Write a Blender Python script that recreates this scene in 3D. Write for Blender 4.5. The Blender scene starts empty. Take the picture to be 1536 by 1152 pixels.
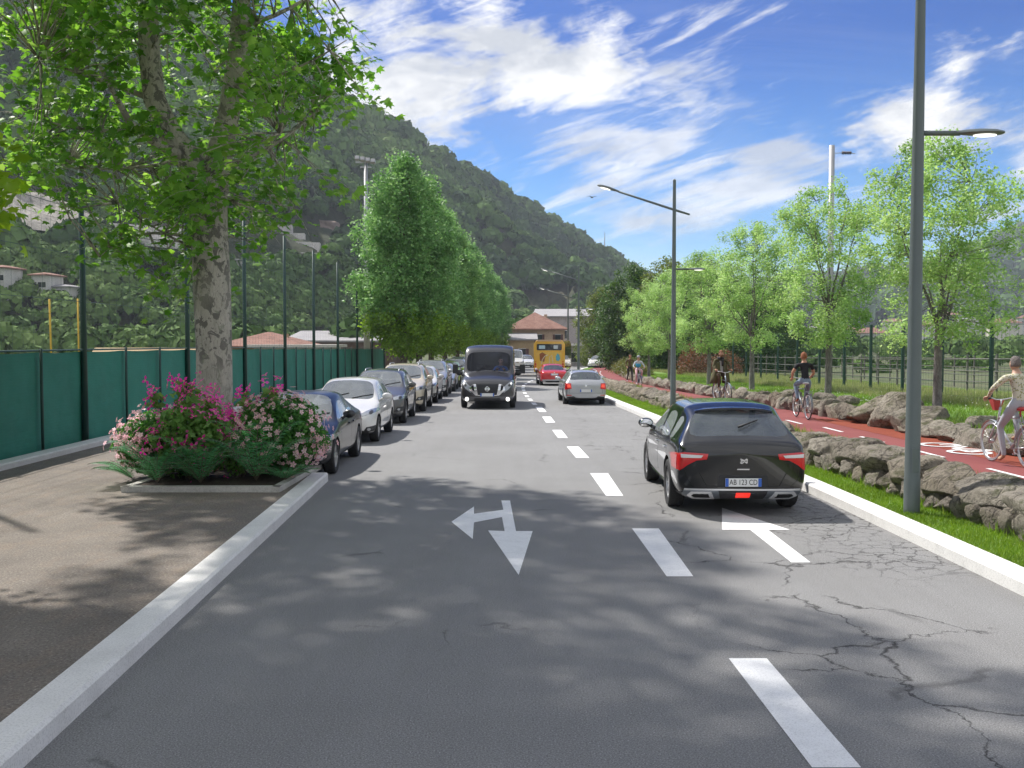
import bpy, bmesh, math, random
import numpy as np
from mathutils import Vector, Matrix, geometry
from mathutils.bvhtree import BVHTree
R = math.radians
SC = bpy.context.scene
COL = SC.collection
PI = math.pi
random.seed(7)
# ------------------------------------------------------------------ camera
CAMH = 2.45
F = 1500.0                     # focal length in pixels of a 1536 wide picture
TILT = math.atan(66.0 / F)
cam_d = bpy.data.cameras.new('camera'); cam = bpy.data.objects.new('camera', cam_d); COL.objects.link(cam)
cam_d.sensor_width = 36.0; cam_d.lens = F / 1536.0 * 36.0; cam_d.clip_end = 20000; cam_d.clip_start = 0.1
cam.location = (0, 0, CAMH); cam.rotation_euler = (PI / 2 - TILT, 0, 0)
SC.camera = cam
CR = Matrix.Rotation(PI / 2 - TILT, 3, 'X')

def ray(px, py):
    return CR @ Vector(((px - 768) / F, -(py - 576) / F, -1.0))

def at(px, py, Y):
    "point at depth Y seen at that place"
    d = ray(px, py); return Vector((0, 0, CAMH)) + d * (Y / d.y)

def prof(y):
    "the road falls gently away from the camera"
    if y < 18: return 0.0
    if y < 40: return -0.009 * (y - 18) * (y - 18) / 44.0 - 0.0
    if y < 140: return -0.099 - 0.009 * (y - 40)
    return -0.999

def lerp_tab(tab, y):
    if y <= tab[0][0]: return tab[0][1]
    for (a, b), (c, d) in zip(tab, tab[1:]):
        if y <= c:
            t = (y - a) / (c - a); return b + (d - b) * t
    return tab[-1][1]

def smooth_tab(tab, step=1.0):
    ys = np.arange(tab[0][0], tab[-1][0] + step, step)
    v = np.array([lerp_tab(tab, y) for y in ys])
    for _ in range(6):
        v[1:-1] = (v[:-2] + 2 * v[1:-1] + v[2:]) / 4
    return list(zip(ys.tolist(), v.tolist()))

def G(px, py, off=None, z0=0.0):
    "where the line of sight meets the ground (profile + offset)"
    d = ray(px, py); Y = 20.0
    for _ in range(60):
        z = prof(Y) + z0 + (off(Y) if off else 0)
        if d.z >= -1e-6: break
        t = (z - CAMH) / d.z
        Y = 0.5 * Y + 0.5 * t * d.y
    z = prof(Y) + z0 + (off(Y) if off else 0)
    p = Vector((0, 0, CAMH)) + d * (Y / d.y); p.z = z
    return p

# ------------------------------------------------------------------ materials
def nm(name):
    m = bpy.data.materials.new(name); m.use_nodes = True
    nt = m.node_tree; b = nt.nodes['Principled BSDF']
    return m, nt, b

def setin(b, **kw):
    for k, v in kw.items():
        s = b.inputs[k.replace('_', ' ')]
        s.default_value = v if not isinstance(v, tuple) else (v + (1,) if len(v) == 3 else v)

def plain(name, col, rough=0.6, metal=0.0, coat=0.0, var=0.0, scale=8.0, bump=0.0, spec=0.5):
    m, nt, b = nm(name)
    setin(b, Base_Color=col, Roughness=rough, Metallic=metal)
    b.inputs['Coat Weight'].default_value = coat; b.inputs['Coat Roughness'].default_value = 0.04
    b.inputs['Specular IOR Level'].default_value = spec
    if var or bump:
        N = nt.nodes; tc = N.new('ShaderNodeTexCoord'); n = N.new('ShaderNodeTexNoise')
        n.inputs['Scale'].default_value = scale; n.inputs['Detail'].default_value = 6
        nt.links.new(tc.outputs['Object'], n.inputs['Vector'])
        if var:
            mx = N.new('ShaderNodeMix'); mx.data_type = 'RGBA'
            mx.inputs[6].default_value = tuple(c * (1 - var) for c in col) + (1,)
            mx.inputs[7].default_value = tuple(min(1, c * (1 + var)) for c in col) + (1,)
            nt.links.new(n.outputs['Fac'], mx.inputs[0]); nt.links.new(mx.outputs[2], b.inputs['Base Color'])
        if bump:
            bp = N.new('ShaderNodeBump'); bp.inputs['Strength'].default_value = 1; bp.inputs['Distance'].default_value = bump
            nt.links.new(n.outputs['Fac'], bp.inputs['Height']); nt.links.new(bp.outputs[0], b.inputs['Normal'])
    return m

def ramp(nt, src, stops):
    r = nt.nodes.new('ShaderNodeValToRGB')
    while len(r.color_ramp.elements) < len(stops): r.color_ramp.elements.new(0.5)
    for e, (p, c) in zip(r.color_ramp.elements, stops):
        e.position = p; e.color = (c, c, c, 1) if not isinstance(c, tuple) else tuple(c) + (1,)
    nt.links.new(src, r.inputs[0]); return r.outputs[0]

def noise(nt, scale, detail=5, rough=0.55, vec=None, dist=0.0, mapscale=None):
    N = nt.nodes
    n = N.new('ShaderNodeTexNoise'); n.inputs['Scale'].default_value = scale; n.inputs['Detail'].default_value = detail
    n.inputs['Roughness'].default_value = rough; n.inputs['Distortion'].default_value = dist
    if vec is None:
        g = N.new('ShaderNodeNewGeometry'); vec = g.outputs['Position']
    if mapscale:
        mp = N.new('ShaderNodeMapping'); mp.inputs['Scale'].default_value = mapscale
        nt.links.new(vec, mp.inputs[0]); vec = mp.outputs[0]
    nt.links.new(vec, n.inputs['Vector']); return n.outputs['Fac']

def mixc(nt, fac, a, b, mode='MIX'):
    mx = nt.nodes.new('ShaderNodeMix'); mx.data_type = 'RGBA'; mx.blend_type = mode
    for i, v in ((0, fac), (6, a), (7, b)):
        if isinstance(v, (int, float)): mx.inputs[i].default_value = v
        elif isinstance(v, tuple): mx.inputs[i].default_value = v + (1,)
        else: nt.links.new(v, mx.inputs[i])
    return mx.outputs[2]

def math_(nt, op, a, b=None, clamp=False):
    m = nt.nodes.new('ShaderNodeMath'); m.operation = op; m.use_clamp = clamp
    for i, v in enumerate((a, b)):
        if v is None: continue
        if isinstance(v, (int, float)): m.inputs[i].default_value = v
        else: nt.links.new(v, m.inputs[i])
    return m.outputs[0]

def bump(nt, b, h, dist, strength=1.0):
    bp = nt.nodes.new('ShaderNodeBump'); bp.inputs['Strength'].default_value = strength; bp.inputs['Distance'].default_value = dist
    nt.links.new(h, bp.inputs['Height']); nt.links.new(bp.outputs[0], b.inputs['Normal'])

def sstep(nt, v, lo, hi):
    mr = nt.nodes.new('ShaderNodeMapRange'); mr.interpolation_type = 'SMOOTHSTEP'
    mr.inputs[1].default_value = lo; mr.inputs[2].default_value = hi
    nt.links.new(v, mr.inputs[0]); return mr.outputs[0]

def m_asphalt():
    m, nt, b = nm('asphalt'); N = nt.nodes
    g = N.new('ShaderNodeNewGeometry'); sx = N.new('ShaderNodeSeparateXYZ'); nt.links.new(g.outputs['Position'], sx.inputs[0])
    fine = noise(nt, 85, 4, 0.75); mid = noise(nt, 26, 5, 0.7); big = noise(nt, 0.35, 5, 0.6)
    streak = noise(nt, 1.2, 4, 0.6, mapscale=(2.2, 0.12, 1))
    c = mixc(nt, ramp(nt, big, [(0.3, 0.0), (0.7, 1.0)]), (0.208, 0.208, 0.208), (0.268, 0.268, 0.268))
    c = mixc(nt, ramp(nt, streak, [(0.35, 0.0), (0.75, 0.4)]), c, (0.185, 0.18, 0.176))
    c = mixc(nt, ramp(nt, fine, [(0.36, 0.9), (0.50, 0.0)]), c, (0.10, 0.098, 0.096))
    c = mixc(nt, ramp(nt, fine, [(0.56, 0.0), (0.68, 0.8)]), c, (0.55, 0.54, 0.53))
    c = mixc(nt, ramp(nt, mid, [(0.30, 0.55), (0.42, 0.0)]), c, (0.13, 0.125, 0.12))
    # cracks: distorted cell borders, kept only in patches, most on the right hand lane
    def crack(scale, width, dist, maskscale, lo, hi):
        nz = N.new('ShaderNodeTexNoise'); nz.inputs['Scale'].default_value = scale * 3; nz.inputs['Detail'].default_value = 8; nz.inputs['Roughness'].default_value = 0.65
        nt.links.new(g.outputs['Position'], nz.inputs['Vector'])
        va = N.new('ShaderNodeVectorMath'); va.operation = 'MULTIPLY_ADD'; va.inputs[1].default_value = (dist, dist, 0)
        nt.links.new(nz.outputs['Color'], va.inputs[0]); nt.links.new(g.outputs['Position'], va.inputs[2])
        v = N.new('ShaderNodeTexVoronoi'); v.feature = 'DISTANCE_TO_EDGE'; v.inputs['Scale'].default_value = scale
        nt.links.new(va.outputs[0], v.inputs['Vector'])
        wv = noise(nt, scale * 2.2, 4)
        w = math_(nt, 'MULTIPLY', ramp(nt, wv, [(0.35, 0.15), (0.7, 1.0)]), width)
        line = math_(nt, 'SUBTRACT', 1.0, math_(nt, 'DIVIDE', v.outputs['Distance'], w), True)
        mk = ramp(nt, noise(nt, maskscale, 2), [(lo, 0.0), (hi, 1.0)])
        return math_(nt, 'MULTIPLY', line, mk)
    right = sstep(nt, sx.outputs[0], 1.4, 2.2)
    k1 = math_(nt, 'MULTIPLY', crack(0.62, 0.017, 0.75, 0.5, 0.42, 0.48), right)
    edge = math_(nt, 'MULTIPLY', sstep(nt, sx.outputs[0], 3.2, 4.0), sstep(nt, sx.outputs[1], 9.3, 11.5))
    edge = math_(nt, 'MULTIPLY', edge, math_(nt, 'SUBTRACT', 1.0, sstep(nt, sx.outputs[1], 17, 22)))
    k2 = math_(nt, 'MULTIPLY', crack(3.6, 0.055, 0.22, 0.7, 0.30, 0.5), edge)
    k3 = math_(nt, 'MULTIPLY', crack(0.33, 0.018, 1.0, 0.45, 0.56, 0.60), 0.5)
    k = math_(nt, 'MAXIMUM', math_(nt, 'MAXIMUM', k1, k2), k3)
    c = mixc(nt, math_(nt, 'MULTIPLY', k, 0.95), c, (0.045, 0.043, 0.042))
    nt.links.new(c, b.inputs['Base Color']); b.inputs['Roughness'].default_value = 0.85
    b.inputs['Specular IOR Level'].default_value = 0.3
    h = math_(nt, 'SUBTRACT', fine, math_(nt, 'MULTIPLY', k, 1.5))
    bump(nt, b, h, 0.006, 0.8)
    return m

def m_dirt():
    m, nt, b = nm('footpath_earth')
    big = noise(nt, 1.1, 6, 0.65); fine = noise(nt, 45, 5, 0.75); st = noise(nt, 5, 5, 0.7, mapscale=(1, 0.45, 1))
    c = mixc(nt, ramp(nt, big, [(0.35, 0.0), (0.68, 1.0)]), (0.175, 0.152, 0.13), (0.24, 0.21, 0.178))
    c = mixc(nt, ramp(nt, st, [(0.48, 0.0), (0.72, 0.55)]), c, (0.27, 0.205, 0.15))
    c = mixc(nt, ramp(nt, fine, [(0.34, 0.9), (0.5, 0.0)]), c, (0.09, 0.075, 0.065))
    c = mixc(nt, ramp(nt, fine, [(0.57, 0.0), (0.70, 0.8)]), c, (0.50, 0.46, 0.41))
    nt.links.new(c, b.inputs['Base Color']); b.inputs['Roughness'].default_value = 0.95
    bump(nt, b, fine, 0.012); return m

def m_noisy(name, cols, scale=3.0, rough=0.9, bumpd=0.0, bscale=None, lo=0.3, hi=0.7, detail=6):
    m, nt, b = nm(name)
    n = noise(nt, scale, detail, 0.62)
    k = len(cols); c = ramp(nt, n, [(lo + (hi - lo) * i / (k - 1), cols[i]) for i in range(k)])
    n2 = noise(nt, bscale or scale * 12, 5, 0.7)
    c = mixc(nt, ramp(nt, n2, [(0.32, 0.55), (0.52, 0.0)]), c, tuple(v * 0.55 for v in cols[0]))
    nt.links.new(c, b.inputs['Base Color']); b.inputs['Roughness'].default_value = rough
    b.inputs['Specular IOR Level'].default_value = 0.3
    if bumpd: bump(nt, b, n2, bumpd)
    return m

def m_leaf(name, cols, transl=0.35, rough=0.5):
    m, nt, b = nm(name); N = nt.nodes
    g = N.new('ShaderNodeNewGeometry')
    k = len(cols)
    c = ramp(nt, g.outputs['Random Per Island'], [(i / max(1, k - 1), cols[i]) for i in range(k)])
    nz = noise(nt, 0.9, 3, .5); c = mixc(nt, ramp(nt, nz, [(.38, .45), (.52, 0.0)]), c, tuple(v * .6 for v in cols[0]))
    c = mixc(nt, ramp(nt, nz, [(.50, 0.0), (.66, .35)]), c, tuple(min(1, v * 1.25) for v in cols[-1]))
    nt.links.new(c, b.inputs['Base Color']); b.inputs['Roughness'].default_value = rough; b.inputs['Specular IOR Level'].default_value = 0.35
    tr = N.new('ShaderNodeBsdfTranslucent'); mx = N.new('ShaderNodeMixShader'); mx.inputs[0].default_value = transl
    hs = N.new('ShaderNodeHueSaturation'); hs.inputs['Value'].default_value = 1.7; hs.inputs['Hue'].default_value = 0.485; hs.inputs['Saturation'].default_value = 1.1
    nt.links.new(c, hs.inputs['Color']); nt.links.new(hs.outputs[0], tr.inputs['Color'])
    nt.links.new(b.outputs[0], mx.inputs[1]); nt.links.new(tr.outputs[0], mx.inputs[2])
    nt.links.new(mx.outputs[0], N['Material Output'].inputs['Surface'])
    return m

def m_glass(name, tint=(0.25, 0.28, 0.3), clear=0.5, rough=0.02, metal=0.0, bc=None):
    m, nt, b = nm(name); N = nt.nodes
    setin(b, Base_Color=bc or tuple(0.12 * t for t in tint), Roughness=rough, Metallic=metal); b.inputs['Specular IOR Level'].default_value = 0.9
    tr = N.new('ShaderNodeBsdfTransparent'); tr.inputs[0].default_value = tint + (1,)
    mx = N.new('ShaderNodeMixShader'); mx.inputs[0].default_value = clear
    nt.links.new(b.outputs[0], mx.inputs[1]); nt.links.new(tr.outputs[0], mx.inputs[2])
    nt.links.new(mx.outputs[0], N['Material Output'].inputs['Surface'])
    return m

def m_paint(name, col, metal=0.0, rough=0.35):
    m, nt, b = nm(name)
    setin(b, Base_Color=col, Roughness=rough, Metallic=metal); b.inputs['Coat Weight'].default_value = 1.0
    b.inputs['Coat Roughness'].default_value = 0.03
    if max(col) > .2:
        n = noise(nt, 3.0, 3, 0.5)
        d = mixc(nt, ramp(nt, n, [(0.4, 0.0), (0.8, 0.12)]), col, (0.30, 0.27, 0.23))
        nt.links.new(d, b.inputs['Base Color'])
    return m

def m_emit(name, col, s, base=(0.9, 0.9, 0.9)):
    m, nt, b = nm(name); setin(b, Base_Color=base, Roughness=0.2)
    b.inputs['Emission Color'].default_value = col + (1,); b.inputs['Emission Strength'].default_value = s
    return m

# ------------------------------------------------------------------ object helpers
def tag(o, label=None, cat=None, group=None, kind=None):
    if label: o['label'] = label
    if cat: o['category'] = cat
    if group: o['group'] = group
    if kind: o['kind'] = kind
    return o

def empty(name, loc=(0, 0, 0), rz=0, label=None, cat=None, group=None, parent=None, s=1.0):
    o = bpy.data.objects.new(name, None); COL.objects.link(o)
    o.location = loc; o.rotation_euler = (0, 0, rz); o.scale = (s, s, s)
    if parent: o.parent = parent
    return tag(o, label, cat, group)

def link(name, me, parent=None):
    o = bpy.data.objects.new(name, me); COL.objects.link(o)
    if parent: o.parent = parent
    return o

def kids(o): return [c for c in bpy.data.objects if c.parent == o]

def copy_tree(o, parent=None, loc=None, rz=None, s=None, label=None, swap=None):
    c = o.copy(); COL.objects.link(c); c.parent = parent
    if loc is not None: c.location = loc
    if rz is not None: c.rotation_euler = (0, 0, rz)
    if s is not None: c.scale = (s, s, s)
    if label: c['label'] = label
    if swap and c.data and any(m and m.name in swap for m in c.data.materials):
        c.data = c.data.copy()
        for i, m in enumerate(c.data.materials):
            if m and m.name in swap: c.data.materials[i] = swap[m.name]
    for ch in kids(o):
        if ch is not c: copy_tree(ch, c, swap=swap)
    return c

class MB:
    def __init__(s): s.v = []; s.f = []; s.m = []; s.mi = 0
    def add(s, vs, fs, mi=None):
        n = len(s.v); s.v += [tuple(v) for v in vs]
        for f in fs: s.f.append(tuple(i + n for i in f)); s.m.append(s.mi if mi is None else mi)
        return s
    def box(s, c, d, rz=0, mi=None, rot=None):
        x, y, z = (k / 2 for k in d)
        M = rot if rot is not None else Matrix.Rotation(rz, 3, 'Z'); c = Vector(c)
        vs = [c + M @ Vector((a * x, b * y, e * z)) for a in (-1, 1) for b in (-1, 1) for e in (-1, 1)]
        return s.add(vs, [(0, 1, 3, 2), (4, 6, 7, 5), (0, 4, 5, 1), (2, 3, 7, 6), (0, 2, 6, 4), (1, 5, 7, 3)], mi)
    def tube(s, pts, rs, n=8, mi=None, cap=True):
        pts = [Vector(p) for p in pts]
        if not hasattr(rs, '__len__'): rs = [rs] * len(pts)
        vs = []; up = None
        for i, p in enumerate(pts):
            a = pts[max(0, i - 1)]; b = pts[min(len(pts) - 1, i + 1)]
            t = (b - a)
            if t.length < 1e-9: t = Vector((0, 0, 1))
            t.normalize()
            if up is None:
                up = t.orthogonal().normalized()
            up = (up - t * up.dot(t))
            if up.length < 1e-6: up = t.orthogonal()
            up.normalize(); w = t.cross(up)
            for k in range(n):
                a_ = 2 * PI * k / n
                vs.append(p + (up * math.cos(a_) + w * math.sin(a_)) * rs[i])
        fs = []
        for i in range(len(pts) - 1):
            for k in range(n):
                fs.append((i * n + k, i * n + (k + 1) % n, (i + 1) * n + (k + 1) % n, (i + 1) * n + k))
        if cap:
            fs.append(tuple(reversed(range(n)))); fs.append(tuple(range((len(pts) - 1) * n, len(pts) * n)))
        return s.add(vs, fs, mi)
    def lathe(s, prof_, axis='Z', c=(0, 0, 0), n=24, mi=None, a0=0, a1=2 * PI):
        "prof_: list of (r, h) round the axis"
        full = abs(a1 - a0 - 2 * PI) < 1e-6; m = n if full else n + 1
        vs = []
        for k in range(m):
            a = a0 + (a1 - a0) * k / n; ca, sa = math.cos(a), math.sin(a)
            for r, h in prof_:
                p = {'Z': (r * ca, r * sa, h), 'X': (h, r * ca, r * sa), 'Y': (r * ca, h, r * sa)}[axis]
                vs.append((p[0] + c[0], p[1] + c[1], p[2] + c[2]))
        q = len(prof_); fs = []
        for k in range(n):
            for j in range(q - 1):
                a, b = k * q + j, ((k + 1) % m) * q + j
                fs.append((a, b, b + 1, a + 1))
        return s.add(vs, fs, mi)
    def ell(s, c, r, n=12, m=8, mi=None, rot=None):
        vs = []; fs = []; c = Vector(c)
        for j in range(m + 1):
            t = PI * j / m
            for k in range(n):
                a = 2 * PI * k / n
                p = Vector((r[0] * math.sin(t) * math.cos(a), r[1] * math.sin(t) * math.sin(a), r[2] * math.cos(t)))
                if rot is not None: p = rot @ p
                vs.append(c + p)
        for j in range(m):
            for k in range(n):
                a, b = j * n + k, j * n + (k + 1) % n
                if j == 0: fs.append((a, a + n, b + n))
                elif j == m - 1: fs.append((a, a + n, b))
                else: fs.append((a, a + n, b + n, b))
        return s.add(vs, fs, mi)
    def prism(s, poly, z0, z1, plane='XY', mi=None):
        n = len(poly); vs = []
        for z in (z0, z1):
            for a, b in poly:
                vs.append({'XY': (a, b, z), 'XZ': (a, z, b), 'YZ': (z, a, b)}[plane])
        fs = [tuple(range(n)), tuple(reversed(range(n, 2 * n)))] + [(i, i + n, (i + 1) % n + n, (i + 1) % n) for i in range(n)]
        return s.add(vs, fs, mi)
    def mesh(s, name, mats, smooth=False):
        me = bpy.data.meshes.new(name); me.from_pydata(s.v, [], s.f); me.update()
        mats = mats if isinstance(mats, (list, tuple)) else [mats]
        for m in mats: me.materials.append(m)
        if any(s.m): me.polygons.foreach_set('material_index', s.m)
        bm = bmesh.new(); bm.from_mesh(me); bmesh.ops.remove_doubles(bm, verts=bm.verts, dist=1e-5)
        bmesh.ops.recalc_face_normals(bm, faces=bm.faces); bm.to_mesh(me); bm.free()
        if smooth:
            me.polygons.foreach_set('use_smooth', [True] * len(me.polygons))
            if smooth is not True:
                me.set_sharp_from_angle(angle=R(smooth))
        return me
    def build(s, name, mats, parent=None, smooth=False, bevel=0):
        me = s.mesh(name, mats, smooth); o = link(name, me, parent)
        if bevel:
            md = o.modifiers.new('bevel', 'BEVEL'); md.width = bevel; md.segments = 2; md.limit_method = 'ANGLE'
        return o

def np_mesh(name, V, Fq, mat, k=4, smooth=False):
    "fast mesh from arrays; every face has k corners"
    me = bpy.data.meshes.new(name); V = np.asarray(V, np.float32); Fq = np.asarray(Fq, np.int32)
    me.vertices.add(len(V)); me.vertices.foreach_set('co', V.ravel())
    n = len(Fq); me.loops.add(n * k); me.loops.foreach_set('vertex_index', Fq.ravel())
    me.polygons.add(n); me.polygons.foreach_set('loop_start', np.arange(0, n * k, k, dtype=np.int32))
    me.polygons.foreach_set('loop_total', np.full(n, k, np.int32))
    me.update(calc_edges=True)
    if smooth: me.polygons.foreach_set('use_smooth', [True] * n)
    for m in (mat if isinstance(mat, (list, tuple)) else [mat]): me.materials.append(m)
    return me

def sheet(name, xl, xr, ya, yb, zf, mat, nx=6, step=1.0, kind='structure', zx=None):
    "ground sheet between two edge curves x = f(y)"
    ys = []; y = ya
    while y < yb - 1e-6: ys.append(y); y += step * (1 if y < 60 else 3 if y < 200 else 40)
    ys.append(yb)
    V = []; Fq = []
    for y in ys:
        a, b = xl(y), xr(y)
        for i in range(nx + 1):
            t = i / nx; x = a + (b - a) * t
            V.append((x, y, zf(y) + (zx(x, y, t) if zx else 0)))
    m = nx + 1
    for j in range(len(ys) - 1):
        for i in range(nx):
            a = j * m + i; Fq.append((a, a + 1, a + 1 + m, a + m))
    me = np_mesh(name, V, Fq, mat, smooth=True); o = link(name, me)
    if kind: o['kind'] = kind
    return o

def eval_mesh(o):
    dg = bpy.context.evaluated_depsgraph_get(); dg.update()
    return bpy.data.meshes.new_from_object(o.evaluated_get(dg))

# quads / leaves -----------------------------------------------------------
def rand_rot(n, rng, flat=0.0):
    "random orthonormal frames (n,3,3); flat>0 pulls the normals upwards"
    a = rng.normal(size=(n, 3)); a[:, 2] = np.abs(a[:, 2]) + flat; a /= np.linalg.norm(a, axis=1, keepdims=True)
    b = rng.normal(size=(n, 3)); b -= (b * a).sum(1, keepdims=True) * a; b /= np.linalg.norm(b, axis=1, keepdims=True)
    return b, np.cross(a, b), a

LEAF = {
    'quad': (np.array([(0, -.5, 0), (.32, 0, .08), (0, .5, 0), (-.32, 0, .08)]), np.array([(0, 1, 2, 3)]), 4),
    'fold': (np.array([(0, -.5, 0), (.34, -.1, .12), (0, .5, -.05), (-.34, -.1, .12)]), np.array([(0, 1, 2), (0, 2, 3)]), 3),
    'lobed': (np.array([(0, -.45, 0), (.22, -.30, .05), (.50, -.22, .02), (.34, .04, .07), (.46, .30, -.02), (.16, .20, .05), (0, .58, -.08),
                        (-.16, .20, .05), (-.46, .30, -.02), (-.34, .04, .07), (-.50, -.22, .02), (-.22, -.30, .05)]),
              np.array([(0, 1, 11), (1, 2, 3), (11, 9, 10), (1, 3, 9), (1, 9, 11), (3, 4, 5), (9, 7, 8), (3, 5, 7), (3, 7, 9), (5, 6, 7)]), 3),
}
def leaves(name, P, size, mat, rng, shape='quad', flat=0.4, frames=None):
    P = np.asarray(P); n = len(P); T, Fc, k = LEAF[shape]
    u, v, w = frames if frames else rand_rot(n, rng, flat)
    s = (size * rng.uniform(0.65, 1.25, n))[:, None, None]
    V = P[:, None, :] + s * (T[None, :, 0:1] * u[:, None, :] + T[None, :, 1:2] * v[:, None, :] + T[None, :, 2:3] * w[:, None, :])
    m = len(T); Fa = (Fc[None] + (np.arange(n) * m)[:, None, None]).reshape(-1, k)
    return np_mesh(name, V.reshape(-1, 3), Fa, mat, k)
from mathutils import noise as mn
# ------------------------------------------------------------------ light
SUN_AZ = math.atan2(-0.68, 0.73); SUN_EL = R(51)
sd = bpy.data.lights.new('sun', 'SUN'); sun = bpy.data.objects.new('sun', sd); COL.objects.link(sun)
sd.energy = 5.0; sd.angle = R(1.4); sd.color = (1.0, 0.955, 0.89)
sv = Vector((math.sin(SUN_AZ) * math.cos(SUN_EL), math.cos(SUN_AZ) * math.cos(SUN_EL), math.sin(SUN_EL)))
sun.rotation_euler = sv.to_track_quat('Z', 'Y').to_euler()
w = bpy.data.worlds.new('World'); SC.world = w; w.use_nodes = True; nt = w.node_tree; N = nt.nodes
bg = N['Background']; bg.inputs['Strength'].default_value = 0.13
sky = N.new('ShaderNodeTexSky'); sky.sky_type = 'NISHITA'; sky.sun_disc = False
sky.sun_elevation = SUN_EL; sky.sun_rotation = SUN_AZ; sky.air_density = 1.1; sky.dust_density = 0.2; sky.ozone_density = 2.2
tc = N.new('ShaderNodeTexCoord'); VEC = tc.outputs['Generated']
sx = N.new('ShaderNodeSeparateXYZ'); nt.links.new(VEC, sx.inputs[0])
# clouds live on a high flat layer: direction divided by its height
zc = math_(nt, 'MAXIMUM', math_(nt, 'ADD', sx.outputs[2], 0.10), 0.05)
cx = N.new('ShaderNodeCombineXYZ')
nt.links.new(math_(nt, 'DIVIDE', sx.outputs[0], zc), cx.inputs[0]); nt.links.new(math_(nt, 'DIVIDE', sx.outputs[1], zc), cx.inputs[1])
def blob(px, py, r, sxy=1.0):
    d = ray(px, py).normalized()
    sub = N.new('ShaderNodeVectorMath'); sub.operation = 'SUBTRACT'; nt.links.new(VEC, sub.inputs[0]); sub.inputs[1].default_value = d
    ml = N.new('ShaderNodeVectorMath'); ml.operation = 'MULTIPLY'; nt.links.new(sub.outputs[0], ml.inputs[0]); ml.inputs[1].default_value = (1, 1, sxy)
    ln = N.new('ShaderNodeVectorMath'); ln.operation = 'LENGTH'; nt.links.new(ml.outputs[0], ln.inputs[0])
    return math_(nt, 'SUBTRACT', 1.0, math_(nt, 'DIVIDE', ln.outputs['Value'], r / F), True)
def addm(l):
    o = l[0]
    for k in l[1:]: o = math_(nt, 'ADD', o, k)
    return o
cum = addm([blob(560, 50, 170, 1.2), blob(690, 100, 150, 1.4), blob(820, 80, 150, 1.5), blob(650, 185, 150, 1.6), blob(880, 100, 130, 2), blob(740, 40, 80, 1.3),
            blob(1480, 170, 230, 1.6), blob(1350, 190, 120, 2.2), blob(470, 200, 200, 1.5)])
wis = addm([blob(1210, 235, 130, 4), blob(1110, 285, 130, 4), blob(1010, 325, 120, 4), blob(900, 215, 160, 3), blob(960, 205, 260, 2.4), blob(900, 290, 170, 3.2), blob(960, 335, 200, 4.5), blob(1130, 270, 200, 3.5), blob(1480, 330, 240, 2.4),
            blob(1000, 110, 260, 4.5), blob(1100, 15, 220, 5), blob(1350, 130, 120, 3)])
n1 = noise(nt, 9.0, 10, 0.60, VEC, 0.35, (1, 1, 1.9))
mr_ = N.new('ShaderNodeMapping'); mr_.inputs['Rotation'].default_value = (0, R(17), 0); nt.links.new(VEC, mr_.inputs[0]); VROT = mr_.outputs[0]
n2 = noise(nt, 4.2, 10, 0.60, VROT, 1.2, (1.0, 1, 5.0))
n4 = noise(nt, 22, 6, 0.6, VROT, .6, (.7, 1, 4.5))
n3 = noise(nt, 1.1, 8, 0.62, cx.outputs[0], 0.7, (0.55, 1.3, 1))
cumf = sstep(nt, math_(nt, 'ADD', math_(nt, 'MULTIPLY', cum, 0.75), math_(nt, 'MULTIPLY', math_(nt, 'ADD', math_(nt, 'SUBTRACT', n1, 0.5), math_(nt, 'MULTIPLY', math_(nt, 'SUBTRACT', n4, 0.5), .35)), 3.6)), 0.16, 1.0)
cumf = math_(nt, 'MULTIPLY', cumf, sstep(nt, cum, 0.02, 0.22))
wisf = sstep(nt, math_(nt, 'ADD', math_(nt, 'MULTIPLY', wis, 0.7), math_(nt, 'MULTIPLY', math_(nt, 'ADD', math_(nt, 'SUBTRACT', n2, 0.5), math_(nt, 'MULTIPLY', math_(nt, 'SUBTRACT', n4, 0.5), .5)), 3.4)), 0.30, 1.35)
wisf = math_(nt, 'MULTIPLY', math_(nt, 'MULTIPLY', wisf, 0.8), sstep(nt, wis, 0.0, 0.3))
gen = math_(nt, 'MULTIPLY', ramp(nt, n3, [(0.44, 0.0), (0.72, 0.55)]), 1.0)
# unseen broken cloud added outside the frame, thick enough to neutralise blue sky light
front = sstep(nt, sx.outputs[1], 0.35, 0.75)
other = math_(nt, 'MULTIPLY', ramp(nt, n3, [(0.32, 0.15), (0.52, 0.95)]), math_(nt, 'SUBTRACT', 1.0, front))
fac = math_(nt, 'MAXIMUM', math_(nt, 'MAXIMUM', math_(nt, 'MAXIMUM', cumf, wisf), math_(nt, 'MULTIPLY', gen, 0.3)), other)
shade = noise(nt, 9.0, 7, 0.6, VEC, 0.2, (1, 1, 2.0))
ccol = mixc(nt, ramp(nt, shade, [(0.40, 0.0), (0.58, 1.0)]), (3.9, 4.1, 4.5), (6.6, 6.6, 6.6))
hs = N.new('ShaderNodeHueSaturation'); hs.inputs['Saturation'].default_value = 1.35; hs.inputs['Value'].default_value = 1.0; hs.inputs['Hue'].default_value = 0.482
nt.links.new(sky.outputs[0], hs.inputs['Color'])
zen = ramp(nt, sx.outputs[2], [(0.02, (0.85, 0.95, 1.05)), (0.10, (0.32, 0.54, 0.88)), (0.28, (0.10, 0.25, 0.60))])
skc = mixc(nt, 1.0, hs.outputs[0], zen, 'MULTIPLY')
fin = mixc(nt, fac, skc, ccol)
nt.links.new(fin, bg.inputs['Color'])
SC.view_settings.view_transform = 'Standard'; SC.view_settings.look = 'None'; SC.view_settings.gamma = 1
SC.view_settings.exposure = 0.38
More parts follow.
